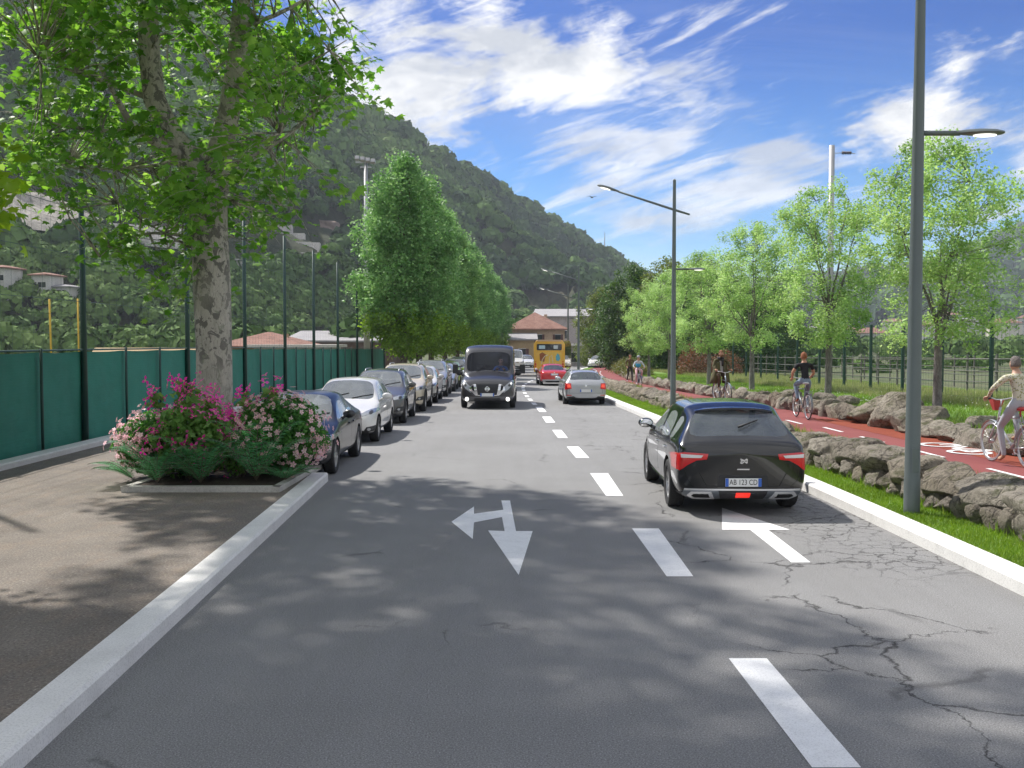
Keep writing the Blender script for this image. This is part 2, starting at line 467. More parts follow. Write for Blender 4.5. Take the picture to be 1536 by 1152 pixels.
SC.cycles.use_adaptive_sampling = True; SC.cycles.adaptive_threshold = 0.025; SC.cycles.max_bounces = 4; SC.cycles.transparent_max_bounces = 10; SC.cycles.diffuse_bounces = 2; SC.cycles.glossy_bounces = 2
SC.cycles.transmission_bounces = 3; SC.cycles.volume_bounces = 0; SC.cycles.caustics_reflective = False; SC.cycles.caustics_refractive = False
SC.cycles.use_denoising = True; SC.cycles.sample_clamp_indirect = 6

# ------------------------------------------------------------------ ground lines
XLn = lambda y: -2.61 - 0.034 * y
T_XLF = smooth_tab([(0, -5.35), (62, -5.35), (70, -5.2), (90, -4.2), (110, -2.9), (140, 0.2), (175, 5)])
T_XR = smooth_tab([(-6, 5.0), (9.6, 4.9), (16, 4.76), (29.6, 4.3), (39, 3.98), (50, 3.8), (60, 3.85), (70, 4.2), (85, 5.2), (105, 7.2), (140, 13), (175, 20)])
T_W1 = smooth_tab([(-6, 6.3), (8, 6.05), (11.4, 5.88), (14.5, 5.74), (18.3, 5.5), (33, 5.28), (46, 4.9), (60, 4.7), (70, 4.95), (85, 5.9), (105, 7.9), (140, 14)])
T_W2 = smooth_tab([(-6, 9.1), (10, 8.85), (18, 8.72), (25, 8.4), (35, 8.0), (50, 7.75), (60, 7.7), (70, 7.9), (85, 8.8), (105, 10.8), (140, 17)])
T_POFF = smooth_tab([(-6, .42), (27, .42), (36, .32), (50, .17), (60, .12), (140, .1)])
T_MOFF = smooth_tab([(-6, .74), (25, .72), (35, .6), (50, .42), (80, .3), (140, .25)])
f = lambda T: (lambda y: lerp_tab(T, y))
XLF, XR, W1, W2, POFF, MOFF = f(T_XLF), f(T_XR), f(T_W1), f(T_W2), f(T_POFF), f(T_MOFF)
pathz = lambda y: prof(y) + POFF(y)
meadz = lambda y: prof(y) + MOFF(y)
M_ASPH = m_asphalt(); M_DIRT = m_dirt()
M_GROUND = m_noisy('open_ground', [(0.06, 0.085, 0.03), (0.10, 0.12, 0.05), (0.13, 0.12, 0.07)], 0.12)
M_TURF = m_noisy('turf', [(0.09, 0.18, 0.02), (0.14, 0.25, 0.035), (0.20, 0.30, 0.055)], 2.0, bumpd=0.03)
M_MEAD = m_noisy('meadow', [(0.09, 0.19, 0.03), (0.14, 0.25, 0.045), (0.21, 0.27, 0.08)], 0.5, bumpd=0.03, bscale=9)
M_KERB = m_noisy('kerb_concrete', [(0.68, 0.67, 0.65), (0.76, 0.75, 0.73), (0.80, 0.79, 0.77)], 2.5, 0.8, 0.002, 60)
M_KERB2 = m_noisy('old_kerb_concrete', [(0.42, 0.40, 0.37), (0.56, 0.54, 0.50), (0.66, 0.64, 0.60)], 2.5, 0.85, 0.003, 50)
M_LINE = m_noisy('road_paint', [(0.76, 0.76, 0.76), (0.83, 0.83, 0.83), (0.87, 0.87, 0.87)], 6, 0.6, 0.0015, 90)
mP, ntp, bp_ = nm('cycle_path_red')
c_ = ramp(ntp, noise(ntp, 0.5, 5, 0.6), [(0.32, (0.19, 0.034, 0.034)), (0.52, (0.24, 0.056, 0.053)), (0.72, (0.21, 0.044, 0.042))])
c_ = mixc(ntp, ramp(ntp, noise(ntp, 90, 4, 0.7), [(0.35, 0.5), (0.55, 0.0)]), c_, (0.12, 0.025, 0.02))
ntp.links.new(c_, bp_.inputs['Base Color']); bp_.inputs['Roughness'].default_value = 0.85
M_PATH = mP
mO = m_noisy('cycle_path_orange', [(0.21, 0.038, 0.022), (0.25, 0.055, 0.026), (0.23, 0.045, 0.03)], 1.5, 0.85)

o = sheet('ground', lambda y: -1500, lambda y: 3500, -60, 3000, lambda y: prof(y) - 0.10, M_GROUND, nx=50)
o = sheet('road', XLF, XR, -6, 175, prof, M_ASPH, nx=8)
sheet('footpath', lambda y: -9.6, lambda y: XLn(y) - 0.25, -6, 17.35, lambda y: prof(y) + 0.13, M_DIRT, nx=8)
sheet('tree_strip', lambda y: -9.6, lambda y: XLF(y) - 0.13, 17.35, 175, lambda y: prof(y) + 0.13, M_DIRT, nx=6)
sheet('grass_verge', lambda y: XR(y) + 0.28, lambda y: W1(y) + 0.3, -6, 140, lambda y: prof(y) + 0.13, M_TURF, nx=4)
sheet('cycle_path', lambda y: W1(y) + 0.25, lambda y: W2(y) + 0.35, -6, 140, pathz, M_PATH, nx=6)
sheet('cycle_path_edge_band', lambda y: W2(y) - 0.62, lambda y: W2(y) + 0.3, 9, 26, lambda y: pathz(y) + 0.004, mO, nx=2)
sheet('meadow', lambda y: W2(y) + 0.2, lambda y: 30 + 0.3 * y, -6, 140, lambda y: meadz(y) - 0.02, M_MEAD, nx=24,
      zx=lambda x, y, t: -0.55 * max(0, min(1, (x - 14) / 14)) + 0.03 * mn.noise(Vector((x, y, 0)) * 0.8) if t > 0.01 else -0.3)
sheet('sports_pitch', lambda y: -80, lambda y: -9.7, -6, 120, lambda y: prof(y) + 0.02, m_noisy('pitch_earth', [(0.10, 0.11, 0.05), (0.16, 0.14, 0.09)], 0.2), nx=8)

def kerb(name, xin, xout, ya, yb, h, mat, step=1.0, zf=prof, label=None, cham=0.025):
    "kerb stone run between the curves xin (road side) and xout"
    ys = []; y = ya
    while y < yb: ys.append(y); y += step if y < 60 else 3 * step
    ys.append(yb); mb = MB(); V = []
    for y in ys:
        a, b, z = xin(y), xout(y), zf(y); s = 1 if b > a else -1
        V += [(a, y, z - 0.05), (a, y, z + h - cham), (a + s * cham, y, z + h), (b, y, z + h), (b, y, z - 0.05)]
    n = 5; Fs = []
    for j in range(len(ys) - 1):
        for i in range(n - 1): q = j * n + i; Fs.append((q, q + 1, q + 1 + n, q + n))
    Fs.append((0, 1, 2, 3, 4)); q = (len(ys) - 1) * n; Fs.append((q, q + 1, q + 2, q + 3, q + 4))
    mb.add(V, Fs); o = mb.build(name, mat)
    # joints between the stones, as thin grooves of mortar
    return o
KJ = plain('kerb_joint', (0.30, 0.29, 0.27), 0.9)
def kerb_thing(label, xin, xout, ya, yb, h, mat, **kw):
    e = kerb('kerb', xin, xout, ya, yb, h, mat, **kw); tag(e, label, 'kerb')
    mb = MB(); zf = kw.get('zf', prof); y = math.ceil(ya)
    while y < min(yb, 45) and 'white' not in label:
        a, b = xin(y), xout(y); s = 1 if b > a else -1
        w_, z = 0.003, zf(y) + h + 0.0015
        mb.box(((a + s * .02 + b) / 2, y, z - 0.001), (abs(b - a) - .03, 0.006, 0.002))
        mb.box((a - s * 0.0012, y, z - h * 0.55), (0.002, 0.006, h * 0.85)); y += 1.0
    if mb.v: mb.build('joint', KJ, e)
    return e
kerb_thing('white kerb edging the bare footpath, running from the near left to the flower bed', XLn, lambda y: XLn(y) - 0.27, -5, 17.3, 0.15, M_KERB)
kerb_thing('grey kerb behind the row of parked cars under the tall trees', XLF, lambda y: XLF(y) - 0.16, 19.2, 170, 0.14, M_KERB2)
kerb_thing('white kerb beside the grass verge on the black hatchback side of the road', XR, lambda y: XR(y) + 0.30, -5, 140, 0.15, M_KERB)
kerb_thing('low white kerb running along the foot of the green screen fence', lambda y: -9.05, lambda y: -9.38, -5, 100, 0.13, M_KERB, zf=lambda y: prof(y) + 0.12)

def mark(polys, name, mat, off=None, z0=0.004, world=False):
    "painted marking: polygons laid on the ground, cut into short strips so they follow the slope"
    mb = MB()
    for poly in polys:
        P = poly if world else [G(px, py, off) for px, py in poly]
        vs = [Vector((p[0], p[1], 0)) for p in P]
        tri = geometry.delaunay_2d_cdt([v.to_2d() for v in vs], [], [list(range(len(vs)))], 1, 1e-6)
        mb.add([(p.x, p.y, prof(p.y) + (off(p.y) if off else 0) + z0) for p in tri[0]], [tuple(f_) for f_ in tri[2]])
    o = mb.build(name, mat); o['kind'] = 'structure'; return o
def quad_dash(p0, p1, hw):
    a, b = Vector(p0), Vector(p1); n = Vector((0, 1)); n = Vector((1, 0)) * hw
    return [(a.x - hw, a.y), (a.x + hw, a.y), (b.x + hw, b.y), (b.x - hw, b.y)]
# centre line dashes (near ones read off the picture corners, far ones by their centres)
d1 = [[(1093, 988), (1150, 988), (1300, 1165), (1230, 1195)], [(948, 793), (988, 793), (1040, 865), (1000, 865)],
      [(885, 710), (912, 710), (935, 744), (909, 744)], [(850, 670), (868, 670), (884, 687), (864, 687)],
      [(828, 645), (842, 645), (852, 657), (837, 657)], [(813, 625), (826, 625), (833, 634), (819, 634)],
      [(803, 610.5), (813, 610.5), (820, 618), (809, 618)]]
d1[0] = [(1093, 988), (1150, 988), (1292, 1152), (1218, 1152)]
mark(d1, 'lane_line', M_LINE)
CL = smooth_tab([(36, 1.0), (42, .82), (48, .64), (56, .60), (61, .72), (66, 1.1), (72, 1.6), (85, 3.0), (105, 5.2), (140, 8.5)])
mb_ = []
y = 39.0
while y < 120:
    mb_.append([(lerp_tab(CL, y) - .09, y), (lerp_tab(CL, y) + .09, y), (lerp_tab(CL, y + 1.7) + .09, y + 1.7), (lerp_tab(CL, y + 1.7) - .09, y + 1.7)]); y += 3.3
mark(mb_, 'lane_line', M_LINE, world=True)
mark([[(752, 751), (765, 751), (774, 797), (799, 797), (778, 863), (732, 796), (757, 797), (753, 776), (711, 784), (709, 809), (677, 783), (711, 760), (711, 771), (755, 765)]], 'arrow_marking', M_LINE)
mark([[(1083, 762), (1185, 795), (1152, 795), (1216, 844), (1187, 844), (1125, 795), (1083, 795)]], 'arrow_marking', M_LINE)
pd = []
for yy in [10.3, 12.4, 14.5, 17.2, 19.75, 22, 24.2, 26.4] + [28.6 + 2.2 * k for k in range(30)]:
    x0 = (W1(yy) + .3 + W2(yy)) / 2 - (0.05 if yy > 22 else -0.15); x1 = (W1(yy + 1.2) + .3 + W2(yy + 1.2)) / 2 - (0.05 if yy > 22 else -0.15)
    pd.append([(x0 - .045, yy), (x0 + .045, yy), (x1 + .045, yy + 1.2), (x1 - .045, yy + 1.2)])
mark(pd, 'path_line', M_LINE, off=POFF, world=True, z0=0.008)
# painted bicycle symbols on the path (wheels, frame, bars) seen very obliquely
def bike_symbol(cx_, cy_, s, flip=1):
    P = []
    for wy in (-.42, .42):
        ring = [(math.cos(a), math.sin(a)) for a in [2 * PI * k / 16 for k in range(16)]]
        for k in range(16):
            (a, b), (c, d) = ring[k], ring[(k + 1) % 16]
            P.append([(cx_ + s * .26 * a, cy_ + s * (wy + .26 * b)), (cx_ + s * .26 * c, cy_ + s * (wy + .26 * d)), (cx_ + s * .19 * c, cy_ + s * (wy + .19 * d)), (cx_ + s * .19 * a, cy_ + s * (wy + .19 * b))])
    def bar(a, b, w_=.035):
        a = Vector(a); b = Vector(b); n = (b - a).orthogonal().normalized() * w_
        P.append([(cx_ + s * q.x * flip, cy_ + s * q.y) for q in (a - n, a + n, b + n, b - n)])
    bar((0, -.42), (.38, -.2)); bar((.38, -.2), (.34, .28)); bar((0, .42), (.46, .24)); bar((0, -.42), (0, 0)); bar((0, 0), (.36, -.18)); bar((0, 0), (.34, .28)); bar((.4, -.3), (.4, -.08)); bar((.46, .16), (.46, .32))
    return P
p_ = []
for q in bike_symbol(8.25, 18.6, 1.5) : p_.append(q)
for q in bike_symbol(6.75, 18.3, 1.3) : p_.append(q)
mark(p_, 'bicycle_marking', M_LINE, off=POFF, world=True, z0=0.012)

# ------------------------------------------------------------------ grass blades
rng = np.random.default_rng(5)
def blades(name, X, Y, Z, h, w_, mat):
    n = len(X); a = rng.uniform(0, 2 * PI, n); l = rng.uniform(0.5, 1.3, n) * h
    dx, dy = np.cos(a) * w_, np.sin(a) * w_
    bx, by = rng.normal(0, .35, n) * l, rng.normal(0, .35, n) * l
    V = np.stack([np.stack([X - dx, Y - dy, Z], 1), np.stack([X + dx, Y + dy, Z], 1), np.stack([X + bx, Y + by, Z + l], 1)], 1).reshape(-1, 3)
    me = np_mesh(name, V, np.arange(3 * n).reshape(-1, 3), mat, 3)
    return me
vprof = np.vectorize(prof); vXR = np.vectorize(XR); vW1 = np.vectorize(W1); vW2 = np.vectorize(W2); vM = np.vectorize(MOFF)
M_BLADE = m_leaf('grass_blade', [(0.12, 0.24, 0.02), (0.18, 0.32, 0.035), (0.27, 0.38, 0.06), (0.16, 0.29, 0.03)], 0.25)
n = 75000; Y = 7 + 45 * rng.random(n) ** 1.7; t = rng.random(n); a, b = vXR(Y) + .30, vW1(Y) + .12
o = link('verge_grass', blades('verge_grass', a + (b - a) * t, Y, vprof(Y) + .12, 0.055, 0.006, M_BLADE)); tag(o, 'short green grass on the verge between white kerb and rocks', 'grass', kind='stuff')
n = 110000; Y = 15 + 60 * rng.random(n) ** 1.4; X = vW2(Y) + .5 + 16 * rng.random(n) ** 1.2
Zm = vprof(Y) + vM(Y) - .03 - .55 * np.clip((X - 14) / 14, 0, 1)
M_BLADE2 = m_leaf('meadow_blade', [(0.12, 0.25, 0.03), (0.18, 0.32, 0.05), (0.28, 0.36, 0.09), (0.16, 0.29, 0.04)], 0.25)
o = link('meadow_grass', blades('meadow_grass', X, Y, Zm, 0.11, 0.010, M_BLADE2)); tag(o, 'green meadow grass between the rocks and the wire fence', 'grass', kind='stuff')
n = 60000; Y = 18 + 70 * rng.random(n); X = 12.2 + 9 * rng.random(n) ** 1.5
Zm = vprof(Y) + vM(Y) - .05 - .55 * np.clip((X - 14) / 14, 0, 1)
M_DRY = m_leaf('dry_blade', [(0.22, 0.28, 0.08), (0.32, 0.33, 0.14), (0.18, 0.26, 0.07), (0.38, 0.35, 0.20)], 0.25)
o = link('tall_weeds', blades('tall_weeds', X, Y, Zm, 0.25, 0.014, M_DRY)); tag(o, 'tall yellowing weeds along the foot of the wire fence', 'weeds', kind='stuff')
n = 900; Y = 16 + 24 * rng.random(n); X = vW2(Y) + 1 + 4.5 * rng.random(n)
P = np.stack([X, Y, vprof(Y) + vM(Y) + .11], 1)
o = link('meadow_daisies', leaves('meadow_daisies', P, 0.035, plain('daisy_white', (0.8, 0.8, 0.76)), rng, 'quad', 2.0)); tag(o, 'tiny white daisies dotting the green meadow', 'flowers', kind='stuff')

# ------------------------------------------------------------------ rocks
def m_rock(name='rock'):
    m, nt, b = nm(name); N = nt.nodes
    oi = N.new('ShaderNodeObjectInfo')
    n1 = noise(nt, 1.6, 8, 0.65); n2 = noise(nt, 14, 8, 0.75); n3 = noise(nt, 70, 4, .7)
    c = ramp(nt, n1, [(0.3, (0.27, 0.243, 0.203)), (0.5, (0.38, 0.343, 0.287)), (0.68, (0.48, 0.44, 0.375))])
    c = mixc(nt, ramp(nt, n2, [(0.36, 0.8), (0.5, 0.0)]), c, (0.12, 0.11, 0.095))
    c = mixc(nt, ramp(nt, n2, [(0.58, 0.0), (0.72, 0.6)]), c, (0.40, 0.38, 0.34))
    g = N.new('ShaderNodeNewGeometry'); s = N.new('ShaderNodeSeparateXYZ'); nt.links.new(g.outputs['Normal'], s.inputs[0])
    moss = math_(nt, 'MULTIPLY', sstep(nt, s.outputs[2], 0.2, 0.9), ramp(nt, noise(nt, 3.1, 6, .7), [(0.52, 0.0), (0.62, 0.75)]))
    c = mixc(nt, moss, c, (0.085, 0.10, 0.035))
    rv = ramp(nt, oi.outputs['Random'], [(0.0, (.72, .70, .68)), (.5, (1, 1, 1)), (1.0, (.88, .84, .78))]); c = mixc(nt, 1.0, c, rv, 'MULTIPLY')
    nt.links.new(c, b.inputs['Base Color']); b.inputs['Roughness'].default_value = 0.95; b.inputs['Specular IOR Level'].default_value = 0.2
    vo = N.new('ShaderNodeTexVoronoi'); vo.feature = 'DISTANCE_TO_EDGE'; vo.inputs['Scale'].default_value = 2.3; g5 = N.new('ShaderNodeNewGeometry')
    nz = N.new('ShaderNodeTexNoise'); nz.inputs['Scale'].default_value = 4; nz.inputs['Detail'].default_value = 6; nt.links.new(g5.outputs['Position'], nz.inputs['Vector'])
    va = N.new('ShaderNodeVectorMath'); va.operation = 'MULTIPLY_ADD'; va.inputs[1].default_value = (.5, .5, .5); nt.links.new(nz.outputs['Color'], va.inputs[0]); nt.links.new(g5.outputs['Position'], va.inputs[2]); nt.links.new(va.outputs[0], vo.inputs['Vector'])
    ck = ramp(nt, vo.outputs['Distance'], [(0.0, 0.0), (0.05, 1.0)]); c2 = mixc(nt, math_(nt, 'MULTIPLY', math_(nt, 'SUBTRACT', 1.0, ck), .45), c, (0.06, 0.055, 0.045)); nt.links.new(c2, b.inputs['Base Color'])
    h = math_(nt, 'ADD', math_(nt, 'MULTIPLY', n2, 1.0), math_(nt, 'MULTIPLY', n3, 0.3)); h = math_(nt, 'ADD', h, math_(nt, 'MULTIPLY', ck, .35)); bump(nt, b, h, 0.09)
    return m
M_ROCK = m_rock()
def rock_mesh(seed, sub=3):
    bm = bmesh.new(); bmesh.ops.create_icosphere(bm, subdivisions=sub, radius=1)
    o_ = Vector((seed * 7.3, seed * 3.1, seed * 1.7)); rr = random.Random(seed)
    planes = []
    for _ in range(14):
        nrm = Vector((rr.gauss(0, 1), rr.gauss(0, 1), rr.gauss(0, 1))).normalized(); planes.append((nrm, rr.uniform(0.66, 0.92)))
    for v in bm.verts:
        p = v.co.copy(); q = 5.0
        k = (abs(p.x) ** q + abs(p.y) ** q + abs(p.z) ** q) ** (-1 / q); p = p * (0.30 + 0.70 * k)
        for nrm, d in planes:
            e = p.dot(nrm) - d
            if e > 0: p -= nrm * e * 0.96
        p *= 1 + 0.10 * mn.noise(p * 1.5 + o_) + 0.05 * mn.noise(p * 4 + o_) + 0.05 * mn.noise(p * 9 + o_) + .025 * mn.noise(p * 20 + o_)
        v.co = p * 0.62
    for fc in bm.faces: fc.smooth = True
    me = bpy.data.meshes.new('stone'); bm.to_mesh(me); bm.free(); me.materials.append(M_ROCK); return me
ROCKS = [rock_mesh(k + 1, 4) for k in range(9)]
rr = random.Random(3)
class RockWall:
    def __init__(s, name, label, maxn=98):
        s.root = empty(name, (0, 0, 0), label=label, cat='rock wall'); s.n = 0; s.far = MB(); s.maxn = maxn; s.list = []
    def stone(s, loc, dim, rz=0, tilt=0): s.list.append((loc, dim, rz, tilt))
    def done(s):
        s.list.sort(key=lambda q: -(q[1][0] * q[1][2]) / (q[0][1] ** 2))
        low = [rock_mesh(50 + k, 2) for k in range(4)]; farm = MB()
        for i, (loc, dim, rz, tilt) in enumerate(s.list):
            Mx = Matrix.Translation(loc) @ Matrix.Rotation(rz, 4, 'Z') @ Matrix.Rotation(tilt, 4, 'Y') @ Matrix.Diagonal((dim[0] * .62 * 1.42, dim[1] * .62 * 1.42, dim[2] * .62 * 1.42, 1))
            if i < s.maxn:
                o = link('stone', rr.choice(ROCKS), s.root); o.matrix_basis = Mx
            else:
                me = rr.choice(low); farm.add([Mx @ v.co for v in me.vertices], [tuple(p.vertices) for p in me.polygons])
        if farm.v: o = farm.build('far_stones', M_ROCK, s.root, smooth=True); o['kind'] = 'stuff'
def rock_run(rw, line, zf, ya, yb, wallh, L0, depth, courses=1, side=1):
    y = ya
    while y < yb:
        L = L0 * rr.uniform(0.7, 1.35)
        yc = y + L / 2; x = line(yc); dx = line(yc + .5) - line(yc - .5); rz = math.atan2(-dx, 1)
        z = zf(yc); h = wallh * rr.uniform(0.85, 1.15)
        if courses == 2:
            h1 = h * .42; k = max(1, round(L / 0.42))
            for j in range(k):
                yy = y + L * (j + .5) / k
                rw.stone((line(yy) + .20, yy, z + h1 * .45), (0.50, L / k * 1.12, h1 * 1.7), rz + rr.uniform(-.1, .1), 0)
            rw.stone((x + .34, yc, z + h1 + (h - h1) * .36), (depth, L * 1.10, (h - h1) * 1.35), rz + rr.uniform(-.15, .15), rr.uniform(-.25, .0))
        else:
            rw.stone((x + side * depth * .42, yc, z + h * .42), (depth, L * 1.12, h * 1.2), rz + rr.uniform(-.2, .2), rr.uniform(-.15, .15))
        y += L
w1 = RockWall('rock_wall', 'low two course wall of grey boulders between the grass verge and the red path')
rock_run(w1, W1, lambda y: prof(y) + .10, 8.2, 20, .60, .95, .75, 2)
rock_run(w1, W1, lambda y: prof(y) + .10, 20, 74, .48, .75, .65, 2)
w1.done()
w2 = RockWall('rock_wall', 'row of large grey boulders holding back the meadow on the far side of the red path')
def hill2h(y): return MOFF(y) - POFF(y) + .18
rock_run(w2, lambda y: W2(y) + .02, lambda y: pathz(y) - .05, 12.5, 21.3, .44, .95, .70)
rock_run(w2, lambda y: W2(y) + .02, lambda y: pathz(y) - .05, 25.2, 80, .45, .58, .55)
for (px, py, Y, L, h) in [(1290, 612, 23.4, 1.4, .74), (1330, 626, 22.1, 1.2, .56), (1262, 606, 24.6, .9, .60)]:
    c = at(px, py, Y); w2.stone((W2(Y) + .55, Y, pathz(Y) + h * .42), (1.3, L, h * 1.2), rr.uniform(-.3, .3), -.2)
for k in range(9):
    yy = 13 + k * 2.4 + rr.uniform(-.5, .5); w2.stone((W2(yy) + rr.uniform(.6, 1.0), yy, pathz(yy) + .34), (.7, rr.uniform(.6, 1.1), .38), rr.uniform(0, 3), 0)
w2.done()

n = 9000; Y = 8.2 + 40 * rng.random(n) ** 1.5; cl = np.floor(rng.random(n) * 160); cy = 8.2 + 40 * (np.modf(np.sin(cl * 12.9898) * 43758.5453)[0] % 1) ** 1.5; Y = cy + rng.normal(0, .14, n)
side = (np.modf(np.sin(cl * 78.233) * 12543.123)[0] % 1) < .5
X = np.where(side, vW1(Y) + .06 + rng.normal(0, .07, n), vW1(Y) + .62 + rng.normal(0, .10, n)); Z_ = np.where(side, vprof(Y) + .12, vprof(Y) + .46)
o = link('wall_weeds', blades('wall_weeds', X, Y, Z_, 0.16, 0.009, M_BLADE2)); tag(o, 'tufts of green weeds growing at the foot and top of the near rock wall', 'weeds', kind='stuff')
# ------------------------------------------------------------------ fences
M_GREENM = plain('green_metal', (0.010, 0.045, 0.037), 0.45, var=0.2)
m, nt, b = nm('green_screen_cloth')
g_ = nt.nodes.new('ShaderNodeNewGeometry')
wv = nt.nodes.new('ShaderNodeTexWave'); wv.bands_direction = 'Z'; wv.inputs['Scale'].default_value = 5.5; wv.inputs['Distortion'].default_value = 0.6; wv.inputs['Detail'].default_value = 2
nt.links.new(g_.outputs['Position'], wv.inputs['Vector'])
c_ = mixc(nt, ramp(nt, noise(nt, 0.9, 5, 0.6), [(0.3, 0.0), (0.7, 1.0)]), (0.016, 0.17, 0.125), (0.030, 0.25, 0.185))
c_ = mixc(nt, math_(nt, 'MULTIPLY', wv.outputs['Fac'], 0.25), c_, (0.018, 0.15, 0.11))
c_ = mixc(nt, ramp(nt, noise(nt, 40, 4, 0.7, mapscale=(1, 1, 3)), [(0.4, 0.3), (0.6, 0.0)]), c_, (0.015, 0.12, 0.09))
nt.links.new(c_, b.inputs['Base Color']); b.inputs['Roughness'].default_value = 0.7; bump(nt, b, noise(nt, 2.2, 3, .6, mapscale=(1, .35, 1)), 0.05)
M_SCREEN = m
M_WIRE = plain('wire', (0.05, 0.10, 0.085), 0.5, 0.4)
fe = empty('screen_fence', (-9.5, 0, 0), label='long green windscreen fence with tall posts along the sports ground', cat='fence')
ys_tall = [9.8, 16.0, 22.2, 29.3, 35.6, 41.9, 48.0, 54.6, 61.4, 68, 74.5]
for y in ys_tall:
    z = prof(y); MB().tube([(0, y, z), (0, y, z + 6.9)], [.075, .055], 10).build('tall_post', M_GREENM, fe, True)
ys_small = []
for a, b_ in zip([3.6] + ys_tall, ys_tall):
    for k in (1, 2): ys_small.append(a + (b_ - a) * k / 3)
for y in ys_small:
    if y < 62: MB().tube([(.02, y, prof(y)), (.02, y, prof(y) + 2.28)], .032, 8).build('post', M_GREENM, fe, True)
ally = sorted(ys_small + ys_tall)
for a, b_ in zip(ally, ally[1:]):
    n = 8; V = []; Fs = []
    for i in range(n + 1):
        y = a + (b_ - a) * i / n
        for j in range(7):
            z = prof(y) + .14 + 2.06 * j / 6 + (0.02 * math.sin(PI * i / n) * -1 if j == 6 else 0)
            V.append((-.07 + .02 * math.sin(i * 2.1 + j + a) * (0 < i < n), y + (-.01 if i == 0 else .01 if i == n else 0), z))
    for i in range(n):
        for j in range(6): q = i * 7 + j; Fs.append((q, q + 7, q + 8, q + 1))
    MB().add(V, Fs).build('screen_panel', M_SCREEN, fe, True)
mb = MB()
for z in (2.24, 3.3, 4.3, 5.3, 6.3):
    mb.tube([(0, y, prof(y) + z) for y in [3.6] + ys_tall], .006 if z > 2.3 else .02, 5)
mb.build('wire', M_WIRE, fe)
# net over the screen: thin strands every 0.5 m
mb = MB()
for k in range(140):
    y = 14 + k * .42
    mb.tube([(0, y, prof(y) + 2.24), (0, y, prof(y) + 6.3)], .0028, 3, cap=False)
for k in range(10): mb.tube([(0, y, prof(y) + 2.6 + .4 * k) for y in [3.6] + ys_tall], .0028, 3, cap=False)
mb.build('net', M_WIRE, fe)

fr = empty('wire_fence', (13.8, 0, 0), label='dark green wire mesh fence with square posts behind the meadow', cat='fence')
def FX(y): return lerp_tab([(0, 13.3), (28, 13.8), (45, 14.6), (90, 14.6)], y) - 13.8
y = 14.0; fy = []
while y < 84: fy.append(y); y += 3.72
for y in fy:
    z = meadz(y) - .2; MB().box((FX(y), y, z + 1.35), (.09, .09, 2.95)).build('post', M_GREENM, fr)
mb = MB()
for j in range(7): mb.tube([(FX(y), y, meadz(y) + .1 + j * .42) for y in fy], .008, 4)
for k in range(200):
    y = 14 + k * .25
    mb.tube([(FX(y), y, meadz(y) - .1), (FX(y), y, meadz(y) + 2.62)], .0032, 3, cap=False)
mb.build('wire_mesh', M_WIRE, fr)
# ranch like rails and stakes in the field behind
M_STAKE = plain('grey_wood', (0.13, 0.125, 0.115), 0.9, var=.3)
for i, (X0, lab) in enumerate([(19.5, 'grey rail fence in the field, nearer of two behind the green wire fence'), (27.0, 'grey rail fence in the field, farther of two behind the green wire fence')]):
    e = empty('rail_fence', (X0, 0, 0), label=lab, cat='fence'); ys = [22 + 2.6 * k for k in range(24)]
    zz = lambda y: meadz(y) - .4
    mb = MB(); [mb.box((0, y, zz(y) + .8), (.07, .07, 2.1)) for y in ys]; mb.build('post', M_STAKE, e)['kind'] = 'stuff'
    mb = MB()
    for z in (.7, 1.15, 1.65): mb.tube([(-.07, y, zz(y) + z) for y in ys], .025, 5)
    mb.build('rail', M_STAKE, e)

# ------------------------------------------------------------------ street lamps
M_POLE = plain('lamp_pole_grey', (0.13, 0.155, 0.155), 0.5, 0.3, var=0.12, scale=2)
M_LENS = m_emit('lamp_lens', (1, .97, .9), 1.0, (0.85, 0.85, 0.82))
def lamp_head(parent, tip, yaw, s=1.0, tilt=0.0):
    "flat luminaire whose inner end sits at tip, pointing along yaw"
    M = Matrix.Rotation(yaw, 3, 'Z') @ Matrix.Rotation(-tilt, 3, 'Y')
    mb = MB(); pr = [(-.02, .035, .035), (.06, .05, .04), (.14, .10, .05), (.32, .15, .06), (.52, .145, .055), (.64, .09, .035), (.67, .02, .01)]
    V = []
    for x, w_, h in pr:
        for k in range(10):
            a = 2 * PI * k / 10; zz = math.sin(a) * h; V.append(M @ Vector((x * s, math.cos(a) * w_ * s, (zz if zz > 0 else zz * .45) * s)) + Vector(tip))
    Fs = [(i * 10 + k, i * 10 + (k + 1) % 10, (i + 1) * 10 + (k + 1) % 10, (i + 1) * 10 + k) for i in range(len(pr) - 1) for k in range(10)]
    mb.add(V, Fs + [tuple(range(10)), tuple(range(60, 70))]); o = mb.build('lamp_head', M_POLE, parent, 50)
    mb = MB(); mb.ell((0, 0, 0), (.17 * s, .105 * s, .02 * s), 14, 5)
    mb.v = [tuple(M @ (Vector(v) + Vector((.40 * s, 0, -.030 * s))) + Vector(tip)) for v in mb.v]
    mb.build('lens', M_LENS, o, True); return o
